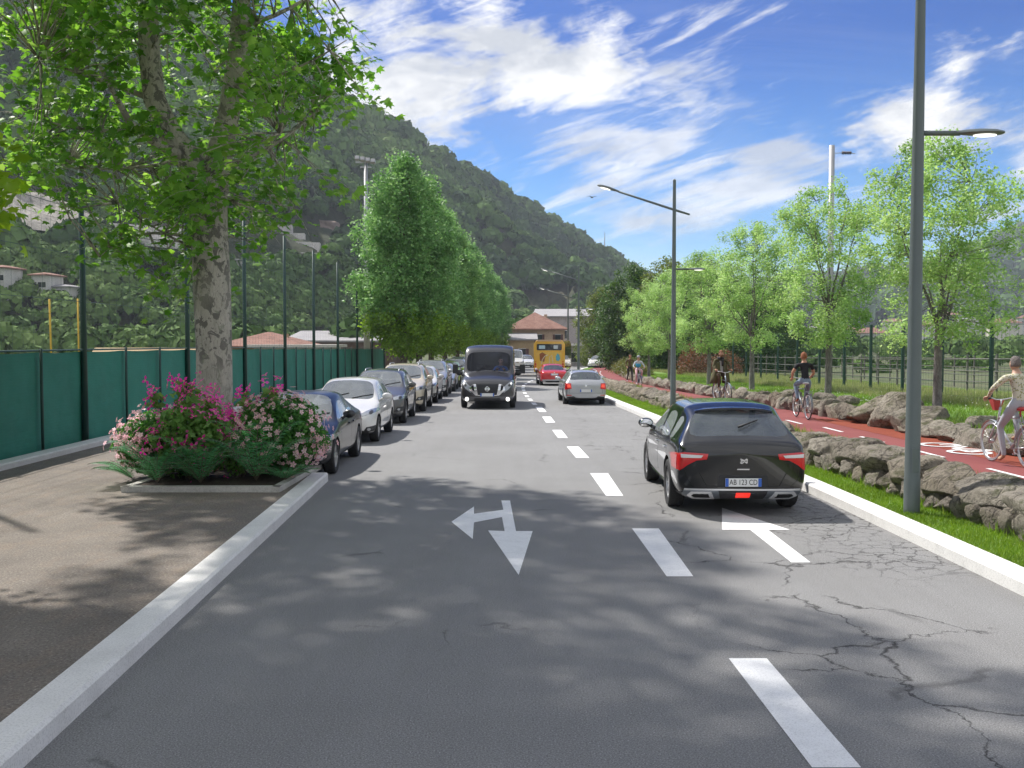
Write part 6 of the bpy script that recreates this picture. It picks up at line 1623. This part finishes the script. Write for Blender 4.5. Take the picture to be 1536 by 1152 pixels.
mb = MB(); mb.tube([(-.62, -.026, 1.0), (-.55, -.026, 1.35), (-.35, -.026, 1.62), (-.1, -.026, 1.72)], .035, 6); mb.tube([(0, -.026, 1.0), (.02, -.026, 1.55), (.2, -.026, 1.7), (.3, -.026, 1.1)], .03, 6); mb.build('painted_curve', plain('picture_white', (.70, .62, .45), .5), eb)
MB().prism([(.55, 1.28), (.75, 1.22), (.88, 1.42), (.80, 1.72), (.66, 1.85), (.52, 1.6)], -.026, -.019, 'XZ').build('blue_picture', plain('picture_blue', (.10, .42, .55), .5), eb)
mb = MB(); mb.prism(rrect(0, .55, 2.46, .40, .06), -.06, .1, 'XZ'); mb.build('bumper', M_BUS, eb)
for s_ in (-1, 1):
    for z, mt in ((.98, T_RED), (1.18, T_AMB), (.80, T_RED)): MB().prism(circ(s_ * 1.10, z, .075), -.03, .02, 'XZ').build('tail_light', mt, eb)
    MB().box((s_ * .95, -.03, .44), (.34, .10, .22)).build('exhaust_grille', T_DARK, eb)
    mb = MB(); mb.box((s_ * 1.252, 5.5, 1.85), (.012, 10.2, .95)); mb.build('side_window', plain('bus_side_glass', (.02, .03, .035), .06, spec=.9), eb)
    for y in (2.6, 8.6):
        h_ = MB().lathe([(0, 0), (.25, .02), (.28, .06)], 'X', (s_ * 1.14, y, .48), 20).build('wheel', T_SILV, eb)
        MB().lathe([(.28, -.13), (.46, -.13), (.48, -.10), (.48, .10), (.46, .13), (.28, .13)], 'X', (s_ * 1.12, y, .48), 28).build('tyre', T_TYRE, h_, True)
MB().box((0, 5.4, .42), (2.1, 10, .3)).build('underbody', T_DARK, eb)
# ------------------------------------------------------------------ people and bicycles (local forward = +Y)
SK = plain('skin', (0.52, 0.31, 0.22), .55, var=.1); SKT = plain('tanned_skin', (0.46, 0.24, 0.15), .55, var=.1)
def hand_mesh(mb, wrist, dirv, side, mi, curl=.9, s=1.0, palm=None):
    "palm, four curled fingers of unequal length and a thumb from the side of the palm"
    w_ = Vector(wrist); d = Vector(dirv).normalized(); up = Vector((0, 0, 1)) if abs(d.z) < .8 else Vector((0, -1, 0)); x = d.cross(up).normalized(); n = x.cross(d).normalized()
    rot = Matrix((x, d, n)).transposed()
    mb.ell(w_ + d * .045 * s, (.040 * s, .055 * s, .017 * s), 12, 8, mi, rot)
    for k, (u, l) in enumerate([(-.028, .068), (-.010, .078), (.010, .074), (.027, .058)]):
        p = w_ + d * .082 * s + x * u * s; pts = [p]; a = .15
        for j in range(3):
            a += curl * .55; l_ = l * s * (.42, .33, .25)[j]; p = p + (d * math.cos(a) - n * math.sin(a)) * l_; pts.append(p)
        mb.tube(pts, [.0095 * s, .009 * s, .008 * s, .006 * s], 8, mi)
    p = w_ + d * .030 * s + x * side * .034 * s; q = p + (x * side * .75 + d * .55 - n * .3).normalized() * .034 * s; r_ = q + (d * .8 - n * .55 + x * side * .1).normalized() * .030 * s
    mb.tube([p, q, r_], [.012 * s, .010 * s, .007 * s], 8, mi)
def person(label, J, cl, parent=None, loc=(0, 0, 0), rz=0, s=1.0, female=False, head_turn=0.0, fat=1.0, hair='short', sleeve='long', group=None):
    """J joints; cl materials: skin, top, legs, shoes, hair"""
    skin, top, legs, shoe, hair_m = [cl[k] for k in ('skin', 'top', 'legs', 'shoe', 'hair')]
    e = empty('person', loc, rz, label, 'person', group, s=s)
    sh = .165 if female else .19; V = []; E = []; Rr = []; Bn = []
    def v(p, r, par=None):
        V.append(Vector(p)); Rr.append(r if isinstance(r, tuple) else (r, r))
        if par is not None: E.append((par, len(V) - 1))
        return len(V) - 1
    P = {k: Vector(q) for k, q in J.items() if k != 'curl'}
    pel = v(P['pelvis'], (.135 * fat, .115 * fat)); waist = v(P['pelvis'].lerp(P['chest'], .45), (.118 * fat, .095 * fat), pel); ch = v(P['chest'], (.135 * fat, .105 * fat), waist)
    up = v(P['chest'].lerp(P['neck'], .62), (.10, .075), ch); nk = v(P['neck'], .058, up); hd = v(P['neck'].lerp(P['head'], .55), .056, nk)
    for s_, k in ((-1, 'l'), (1, 'r')):
        S = P['chest'].lerp(P['neck'], .62) + Vector((s_ * sh, 0, -.015)); a = v(S, .056 * fat, up); m1 = v(S.lerp(P['elbow_' + k], .5), .048, a); b_ = v(P['elbow_' + k], .039, m1); m2 = v(P['elbow_' + k].lerp(P['hand_' + k], .4), .037, b_); v(P['hand_' + k], .025, m2)
        H = P['pelvis'] + Vector((s_ * .095, .0, -.03)); a = v(H, .088 * fat, pel); m1 = v(H.lerp(P['knee_' + k], .45), .078 * fat, a); b_ = v(P['knee_' + k], .058, m1); m2 = v(P['knee_' + k].lerp(P['foot_' + k], .35), .055, b_); c = v(P['foot_' + k] + Vector((0, 0, .03)), .036, m2)
        t = v(P['foot_' + k] + Vector((0, .055, -.025)), (.040, .030), c); v(P['foot_' + k] + Vector((0, .17, -.045)), (.036, .022), t)
    me = bpy.data.meshes.new('p'); me.from_pydata(V, E, []); o = link('p', me)
    sk = o.modifiers.new('skin', 'SKIN'); o.modifiers.new('sub', 'SUBSURF').levels = 2; o.modifiers['sub'].render_levels = 2; sk.branch_smoothing = .6
    for i, q in enumerate(me.skin_vertices[0].data): q.radius = Rr[i]; q.use_root = (i == 0)
    bm_ = eval_mesh(o); bpy.data.objects.remove(o)
    # which garment each face belongs to
    def seg(p, a, b_):
        t = max(0, min(1, (p - a).dot(b_ - a) / max(1e-9, (b_ - a).length_squared))); return (p - a.lerp(b_, t)).length, t
    bones = [('torso', P['pelvis'] + Vector((0, 0, .07)), P['chest'].lerp(P['neck'], .72)), ('hips', P['pelvis'] + Vector((0, 0, -.03)), P['pelvis'] + Vector((0, 0, .01))), ('neck', P['chest'].lerp(P['neck'], .92), P['head'])]
    for k, s_ in (('l', -1), ('r', 1)):
        S = P['chest'].lerp(P['neck'], .62) + Vector((s_ * sh, 0, -.015)); H = P['pelvis'] + Vector((s_ * .095, .0, -.03))
        bones += [('uparm', S, P['elbow_' + k]), ('forearm', P['elbow_' + k], P['hand_' + k]), ('leg', H, P['knee_' + k]), ('leg', P['knee_' + k], P['foot_' + k] + Vector((0, 0, .05))), ('shoe', P['foot_' + k], P['foot_' + k] + Vector((0, .17, -.045)))]
    mb = MB(); mats = [skin, top, legs, shoe, cl.get('collar', top), plain('eye_white', (.75, .74, .72), .3), plain('iris', (.03, .02, .015), .2), plain('lips', (.40, .16, .13), .5)]
    fm = []
    for pg in bm_.polygons:
        c = pg.center; best = min(((seg(c, a, b_), n) for n, a, b_ in bones), key=lambda q: q[0][0]); (d_, t), n = best
        mi = {'torso': 1, 'hips': 2, 'neck': 0, 'leg': 2, 'shoe': 3, 'uparm': 1, 'forearm': 1}[n]
        if n == 'uparm' and sleeve == 'short' and t > .5: mi = 0
        if n == 'forearm' and (sleeve == 'short' or t > .93): mi = 0
        if sleeve == 'none' and n in ('uparm', 'forearm'): mi = 0
        fm.append(mi)
    n0 = len(mb.v); mb.v += [tuple(q.co) for q in bm_.vertices]
    for pg, mi in zip(bm_.polygons, fm): mb.f.append(tuple(i + n0 for i in pg.vertices)); mb.m.append(mi)
    # head with face
    Hc = P['head'] + Vector((0, .01, 0)); RM = Matrix.Rotation(head_turn, 3, 'Z'); V2 = []; Fs = []; nn, mm = 24, 18
    for j in range(mm + 1):
        t = PI * j / mm
        for k in range(nn):
            a = 2 * PI * k / nn; x, y, z = math.sin(t) * math.cos(a), math.sin(t) * math.sin(a), math.cos(t)
            q = Vector((x * .076, y * .094, z * .118))
            if z < -.15: q.x *= 1 - .38 * (-z - .15); q.y = q.y * (1 - .25 * (-z - .15)) + .018 * (-z)      # jaw and chin
            if y > .55:
                q.y += .024 * math.exp(-((x / .16) ** 2)) * math.exp(-(((z + .13) / .17) ** 2))                # nose
                q.y -= .012 * (math.exp(-(((abs(x) - .42) / .2) ** 2)) * math.exp(-(((z - .08) / .14) ** 2)))  # eye sockets
                q.y += .006 * math.exp(-((x / .3) ** 2)) * math.exp(-(((z + .48) / .10) ** 2))                 # lips
            V2.append(Hc + RM @ q)
    for j in range(mm):
        for k in range(nn): Fs.append((j * nn + k, (j + 1) * nn + k, (j + 1) * nn + (k + 1) % nn, j * nn + (k + 1) % nn))
    mb.add(V2, Fs, 0)
    for s_ in (-1, 1):
        mb.ell(Hc + RM @ Vector((s_ * .078, -.005, -.005)), (.010, .018, .030), 8, 6, 0); mb.ell(Hc + RM @ Vector((s_ * .030, .078, .010)), (.012, .008, .007), 8, 6, 5); mb.ell(Hc + RM @ Vector((s_ * .030, .084, .010)), (.005, .004, .005), 6, 5, 6)
    mb.ell(Hc + RM @ Vector((0, .092, -.058)), (.022, .006, .006), 10, 5, 7)
    for s_, k in ((-1, 'l'), (1, 'r')):
        hand_mesh(mb, P['hand_' + k], J.get('hdir_' + k, (P['hand_' + k] - P['elbow_' + k])), -s_, 0, curl=J.get('curl', 1.0))
    body = mb.build('body', mats, e, True)
    # hair: a shell over the skull
    if hair:
        mb = MB(); V2 = []; Fs = []; keep = {}
        for j in range(mm + 1):
            t = PI * j / mm
            for k in range(nn):
                a = 2 * PI * k / nn; x, y, z = math.sin(t) * math.cos(a), math.sin(t) * math.sin(a), math.cos(t)
                g_ = 1.11 + .09 * mn.noise(Vector((x, y, z)) * 7) + (.10 if hair == 'curly' else 0)
                q = Vector((x * .076 * g_, y * .094 * g_ - .006, z * .118 * (g_ - .02) + .006)); V2.append(Hc + RM @ q)
                lim = {'short': .45, 'curly': .30, 'long': .42, 'bald': .9}[hair]
                keep[j * nn + k] = (z > lim - .0) or (y < .25 and z > (-.35 if hair != 'long' else -.95))
        for j in range(mm):
            for k in range(nn):
                q = (j * nn + k, (j + 1) * nn + k, (j + 1) * nn + (k + 1) % nn, j * nn + (k + 1) % nn)
                if all(keep[i] for i in q): Fs.append(q)
        used = sorted({i for f_ in Fs for i in f_}); mp = {i: n for n, i in enumerate(used)}; mb.add([V2[i] for i in used], [tuple(mp[i] for i in f_) for f_ in Fs])
        ho = mb.build('hair', hair_m, e, True); md = ho.modifiers.new('t', 'SOLIDIFY'); md.thickness = .012
    return e
B_TYRE = plain('bicycle_tyre', (0.04, .04, .04), .7); B_RIM = plain('bicycle_rim', (.62, .62, .63), .3, .8)
def bicycle(label, loc, rz, fr_m, saddle_m, tyre_m=None, basket=None, bag=None, s=1.0, fender=True, turn=0.0):
    e = empty('bicycle', loc, rz, label, 'bicycle', s=s); r = .335; ra, fa = Vector((0, -.47, r)), Vector((0, .60, r)); bb = Vector((0, -.04, .27)); tm = tyre_m or B_TYRE
    for nme, c in (('wheel', ra), ('wheel', fa)):
        w_ = MB().lathe([(.018, -.03), (.03, -.03), (.03, .03), (.018, .03)], 'X', c, 12).build('wheel', B_RIM, e, True)
        mb = MB(); mb.lathe([(r - .017 + .017 * math.cos(a), .017 * math.sin(a)) for a in [2 * PI * k / 8 for k in range(9)]], 'X', c, 40); mb.build('tyre', tm, w_, True)
        mb = MB(); mb.lathe([(r - .048, -.011), (r - .030, -.013), (r - .030, .013), (r - .048, .011), (r - .048, -.011)], 'X', c, 40)
        for k in range(20):
            a = 2 * PI * k / 20; mb.tube([c + Vector(((.025 if k % 2 else -.025), .02 * math.cos(a + .8), .02 * math.sin(a + .8))), c + Vector((0, (r - .04) * math.cos(a), (r - .04) * math.sin(a)))], .0018, 4, cap=False)
        mb.build('rim', B_RIM, w_, True)
    mb = MB(); seat = Vector((0, -.20, .84)); ht, hb = Vector((0, .36, .92)), Vector((0, .42, .66))
    for a, b_, q in ((bb, seat, .016), (bb, hb, .019), (seat * .9 + bb * .1, ht * .35 + hb * .65, .016), (ht, hb, .02)): mb.tube([a, b_], q, 10)
    for s_ in (-1, 1):
        o_ = Vector((s_ * .05, 0, 0)); mb.tube([bb + o_ * .6, ra + o_], .010, 8); mb.tube([seat + o_ * .3, ra + o_], .009, 8); mb.tube([hb + Vector((s_ * .03, 0, 0)), hb + Vector((s_ * .045, .06, -.12)), fa + o_], .012, 8)
    mb.build('frame', fr_m, e, True)
    mb = MB(); mb.tube([ht, ht + Vector((0, -.03, .12))], .013, 8); c = ht + Vector((0, -.02, .12)); mb.tube([c + Vector((-.30, -.16, .03)), c + Vector((-.20, -.03, .04)), c + Vector((-.06, .05, 0)), c + Vector((.06, .05, 0)), c + Vector((.20, -.03, .04)), c + Vector((.30, -.16, .03))], .012, 8)
    hbj = mb.build('handlebar', B_RIM, e, True); mb = MB()
    for s_ in (-1, 1): mb.tube([c + Vector((s_ * .23, -.08, .035)), c + Vector((s_ * .305, -.17, .03))], .017, 8)
    mb.build('grip', T_DARK, hbj, True)
    mb = MB(); mb.ell((0, -.24, .93), (.085, .11, .035), 14, 8); mb.ell((0, -.12, .935), (.035, .11, .025), 12, 8); mb.tube([(0, -.21, .80), (0, -.22, .92)], .013, 8); mb.build('saddle', saddle_m, e, True)
    mb = MB(); mb.lathe([(.07, -.004), (.085, -.004), (.085, .004), (.07, .004), (.07, -.004)], 'X', bb + Vector((.05, 0, 0)), 24)
    for s_ in (-1, 1): p = bb + Vector((s_ * .07, s_ * .12, -s_ * .10)); mb.tube([bb + Vector((s_ * .06, 0, 0)), p], .009, 6); mb.box(p + Vector((s_ * .05, 0, 0)), (.09, .07, .02))
    mb.build('crank', B_RIM, e)
    if fender:
        for c_, a0, a1 in ((ra, R(20), R(200)), (fa, R(30), R(160))):
            pts = []; mb = MB(); n = 12; V = []
            for k in range(n + 1):
                a = a0 + (a1 - a0) * k / n
                for x in (-.028, 0, .028): V.append(c_ + Vector((x, (r + .02 + (.006 if x == 0 else 0)) * math.cos(a), (r + .02 + (.006 if x == 0 else 0)) * math.sin(a))))
            mb.add(V, [(k * 3 + j, k * 3 + j + 1, k * 3 + 4 + j, k * 3 + 3 + j) for k in range(n) for j in (0, 1)]); mb.build('mudguard', fr_m, e, True)
        mb = MB(); [mb.tube([(x, -.66, .72), (x, -.26, .72)], .006, 5) for x in (-.05, 0, .05)]; [mb.tube([(s_ * .05, -.62, .72), (s_ * .05, -.47, r)], .005, 5) for s_ in (-1, 1)]; mb.box((0, -.67, .66), (.09, .02, .05)); mb.build('rack', fr_m, e)
    if basket: 
        mb = MB(); c = Vector((0, .48, 1.0))
        V = [c + Vector((x * k, y * k, z)) for z, k in ((-.14, .45), (.04, 1)) for x, y in ((-.10, -.07), (.10, -.07), (.10, .07), (-.10, .07))]
        mb.add(V, [(0, 1, 2, 3), (0, 1, 5, 4), (1, 2, 6, 5), (2, 3, 7, 6), (3, 0, 4, 7)]); mb.build('basket', basket, e)
    return e
def ride(hand_z=1.06, lean=0.0, up='l', one=False):
    "seated on the saddle, hands on the grips"
    fl_, fr_ = ((.10, .50), (-.16, .26)) if up == 'l' else ((-.16, .26), (.10, .50))
    J = dict(pelvis=(0, -.21, 1.03), chest=(0, -.13 + lean, 1.32), neck=(0, -.08 + lean, 1.51), head=(0, -.045 + lean, 1.635), elbow_l=(-.31, .0 + lean * .5, 1.20), elbow_r=(.31, .0 + lean * .5, 1.20),
             hand_l=(-.28, .14, 1.115), hand_r=(.28, .14, 1.115), hdir_l=(.05, 1, -.15), hdir_r=(-.05, 1, -.15), curl=1.3,
             foot_l=(-.12, fl_[0] - .06, fl_[1] - .0), foot_r=(.12, fr_[0] + .10, .24))
    J['knee_l'] = (-.15, .20, .90) if up == 'l' else (-.14, .14, .70)
    J['knee_r'] = (.15, .14, .70) if up == 'l' else (.15, .20, .90)
    if up != 'l': J['foot_l'] = (-.12, -.06, .24); J['foot_r'] = (.12, .04, .46)
    return J
cM = lambda n, c, **k: plain(n, c, .85, **k)
# black shirted rider
X, Y = 7.56, 25.95; z = pathz(Y) + .006
bicycle('grey city bicycle ridden away from the camera by the man in the black shirt', (X, Y, z), 0, plain('grey_frame', (.22, .24, .26), .35, .4), plain('white_saddle', (.6, .6, .6), .5))
J = ride(up='l'); J['hand_l'] = (-.26, .10, 1.06); J['elbow_l'] = (-.31, -.10, 1.22); J['elbow_r'] = (.27, -.04, 1.20); J['hand_r'] = (.24, .14, 1.10)
person('man in a black short sleeved shirt and jeans riding away on a bicycle', J, dict(skin=SKT, top=cM('black_cotton', (.012, .012, .016)), legs=cM('faded_jeans', (.20, .26, .34), var=.3), shoe=cM('brown_boots', (.28, .10, .05)), hair=cM('ginger_hair', (.24, .085, .035))), None, (X, Y, z), 0, .98, sleeve='short')
# grey haired rider at the edge
X, Y = 8.08, 16.1; z = pathz(Y) + .006
bicycle('pale city bicycle with a red front bag, cut by the right edge of the picture', (X, Y, z), R(4), plain('pale_frame', (.50, .52, .55), .3, .3), plain('red_saddle', (.5, .05, .05), .5), tyre_m=plain('grey_tyre', (.30, .31, .33), .6), basket=plain('red_bag', (.55, .07, .06), .6))
m, nt, b = nm('floral_blouse'); tcn = nt.nodes.new('ShaderNodeTexCoord'); vo = nt.nodes.new('ShaderNodeTexVoronoi'); vo.inputs['Scale'].default_value = 30; nt.links.new(tcn.outputs['Object'], vo.inputs['Vector'])
c_ = ramp(nt, vo.outputs['Distance'], [(.25, (.42, .38, .12)), (.36, (.10, .15, .13)), (.42, (.60, .57, .45))]); nt.links.new(c_, b.inputs['Base Color']); b.inputs['Roughness'].default_value = .85
J = ride(hand_z=1.1, up='r'); J['foot_l'] = (-.13, .0, .14); J['knee_l'] = (-.15, .10, .62); J['hand_l'] = (-.30, .20, 1.10); J['elbow_l'] = (-.36, -.02, 1.24)
person('grey haired rider in a yellow patterned blouse and pale grey trousers at the right edge', J, dict(skin=SK, top=m, legs=cM('pale_trousers', (.40, .42, .46)), shoe=cM('tan_sandals', (.42, .26, .17)), hair=cM('grey_hair', (.17, .145, .135), bump=.02, scale=60, var=.5), collar=cM('red_scarf', (.5, .06, .06))), None, (X, Y, z), R(4), 1.0, fat=1.12)
# rider in the long coat coming towards the camera
X, Y = 7.42, 35.4; z = pathz(Y) + .006
bicycle('light blue bicycle ridden towards the camera by the man in the long olive coat', (X, Y, z), PI + R(10), plain('blue_frame', (.30, .36, .42), .35, .4), plain('black_saddle', (.02, .02, .02), .5), s=1.0)
coat = cM('olive_coat', (.085, .075, .03), var=.25)
ec = person('bearded man in a long olive coat, dark scarf and brown trousers cycling towards the camera', ride(up='r'), dict(skin=SKT, top=coat, legs=cM('brown_trousers', (.09, .055, .03)), shoe=cM('light_shoes', (.45, .33, .25)), hair=cM('red_brown_hair', (.20, .09, .045))), None, (X, Y, z), PI + R(10), 1.03, fat=1.08)
mb = MB()
for s_ in (-1, 1):
    V = []
    for k, (zz, w_, yy) in enumerate([(1.36, .10, .02), (1.15, .12, .0), (1.0, .16, .04), (.82, .20, .0), (.62, .22, -.03)]):
        for t in range(6):
            a = R(95 - t * 44); V.append(Vector((s_ * (w_ * .9 + .03 + .09 * math.cos(a) * (1 + .3 * k / 4)) if t > 0 else s_ * .055, -.12 + yy + (.10 + .04 * k) * math.sin(a), zz)))
    mb.add(V, [(k * 6 + t, k * 6 + t + 1, k * 6 + t + 7, k * 6 + t + 6) for k in range(4) for t in range(5)])
o = mb.build('coat_skirt', coat, ec, True); o.modifiers.new('t', 'SOLIDIFY').thickness = .012
mb = MB(); mb.lathe([(.085, 1.44), (.115, 1.46), (.12, 1.50), (.10, 1.53), (.075, 1.54)], c=(0, -.08, 0), n=18); mb.tube([(-.02, .02, 1.46), (-.03, .04, 1.34), (-.02, .03, 1.22)], [.045, .04, .03], 8); mb.build('scarf', cM('dark_scarf', (.02, .018, .018)), ec, True)
mb = MB(); mb.prism([(-.055, 1.02), (.055, 1.02), (.065, 1.40), (-.065, 1.40)], .0, .015, 'XZ'); mb.v = [(x, y - .02 + .0, zz) for x, y, zz in mb.v]; mb.build('shirt_front', cM('pale_shirt', (.45, .45, .46)), ec)
mb = MB(); mb.ell((0, .03, 1.575), (.060, .052, .052), 12, 8); mb.build('beard', cM('beard', (.16, .075, .04)), ec, True)
# woman in blue and pink
X, Y = 6.72, 53.0; z = pathz(Y) + .006
bicycle('small blue bicycle ridden by the woman with the helmet', (X, Y, z), PI + R(4), plain('navy_frame', (.05, .07, .16), .4, .2), plain('black_saddle', (.02, .02, .02), .5), s=.92)
ew = person('woman in a pale blue top, pink trousers and a grey helmet cycling towards the camera', ride(up='l'), dict(skin=SK, top=cM('pale_blouse', (.52, .56, .60)), legs=cM('pink_trousers', (.62, .36, .38)), shoe=cM('pale_shoes', (.6, .5, .5)), hair=cM('dark_hair', (.05, .03, .025))), None, (X, Y, z), PI + R(4), .95, female=True)
mb = MB(); mb.lathe([(0, 1.79), (.05, 1.78), (.09, 1.745), (.108, 1.695), (.112, 1.67), (.098, 1.665)], c=(0, -.045, 0), n=20); mb.build('helmet', cM('grey_helmet', (.34, .34, .38)), ew, True)
mb = MB(); mb.ell((0, -.15, 1.24), (.155, .13, .15), 16, 10); mb.build('blue_vest', cM('blue_vest', (.05, .36, .58)), ew, True)
# man walking behind her
X, Y = 7.25, 61.5; z = pathz(Y) + .004
J = dict(pelvis=(0, 0, .94), chest=(0, .02, 1.28), neck=(0, .03, 1.48), head=(0, .05, 1.63), elbow_l=(-.27, -.10, 1.14), elbow_r=(.27, .02, 1.14), hand_l=(-.27, -.02, .92), hand_r=(.25, .20, 1.0), knee_l=(-.10, .16, .52), knee_r=(.10, -.02, .50), foot_l=(-.10, .20, .075), foot_r=(.10, -.26, .12), curl=.6)
person('man in a brown jacket and dark trousers walking on the path behind the cycling woman', J, dict(skin=SKT, top=cM('brown_jacket', (.11, .075, .035)), legs=cM('dark_trousers', (.03, .028, .03)), shoe=cM('grey_shoes', (.4, .38, .36)), hair=cM('brown_hair', (.08, .05, .03))), None, (X, Y, z), PI + R(10), 1.0, fat=1.1)
# driver of the van, occupant of the black hatchback
def sit(z0): return dict(pelvis=(0, .0, .56 + z0), chest=(0, -.06, .87 + z0), neck=(0, -.04, 1.07 + z0), head=(0, -.01, 1.22 + z0), elbow_l=(-.28, .14, .84 + z0), elbow_r=(.28, .14, .84 + z0), hand_l=(-.15, .36, .92 + z0), hand_r=(.15, .36, .92 + z0), knee_l=(-.13, .46, .60 + z0), knee_r=(.13, .46, .60 + z0), foot_l=(-.13, .72, .30 + z0), foot_r=(.13, .72, .30 + z0), curl=1.2)
vz = prof(VANY)
pd_ = person('driver in a blue shirt with sunglasses at the wheel of the black van', sit(0), dict(skin=SKT, top=cM('blue_shirt', (.05, .13, .34)), legs=cM('dark_trousers', (.03, .03, .04)), shoe=cM('shoes', (.05, .05, .05)), hair=cM('brown_hair', (.07, .045, .03))), None, (VANX + .42, VANY + 1.72, vz + .50), PI, 1.0)
mb = MB(); [mb.ell((s_ * .030, .085, 1.232), (.024, .008, .017), 10, 6) for s_ in (-1, 1)]; mb.tube([(-.078, .0, 1.236), (-.052, .08, 1.238), (.052, .08, 1.238), (.078, .0, 1.236)], .003, 5); mb.build('sunglasses', T_DARK, pd_)
person('driver seen dimly through the rear window of the black hatchback', sit(0), dict(skin=SK, top=cM('grey_shirt', (.25, .26, .28)), legs=cM('dark_trousers', (.03, .03, .04)), shoe=cM('shoes', (.05, .05, .05)), hair=cM('light_brown_hair', (.20, .13, .08))), None, (3.24 - .38, 14.72 + 1.32 + .05, -.06), 0, .95)
# ------------------------------------------------------------------ air
HZ = True
if HZ:
    mb = MB(); mb.box((500, 960, 102), (3000, 2000, 210))
    m = bpy.data.materials.new('haze'); m.use_nodes = True; nt = m.node_tree; nt.nodes.clear()
    out = nt.nodes.new('ShaderNodeOutputMaterial'); pv_ = nt.nodes.new('ShaderNodeVolumePrincipled')
    pv_.inputs['Color'].default_value = (.80, .88, 1.0, 1); pv_.inputs['Density'].default_value = .00025; pv_.inputs['Anisotropy'].default_value = .2
    nt.links.new(pv_.outputs[0], out.inputs['Volume'])
    o = mb.build('haze', m); tag(o, 'thin bluish haze in the air over the valley', 'haze', kind='stuff')
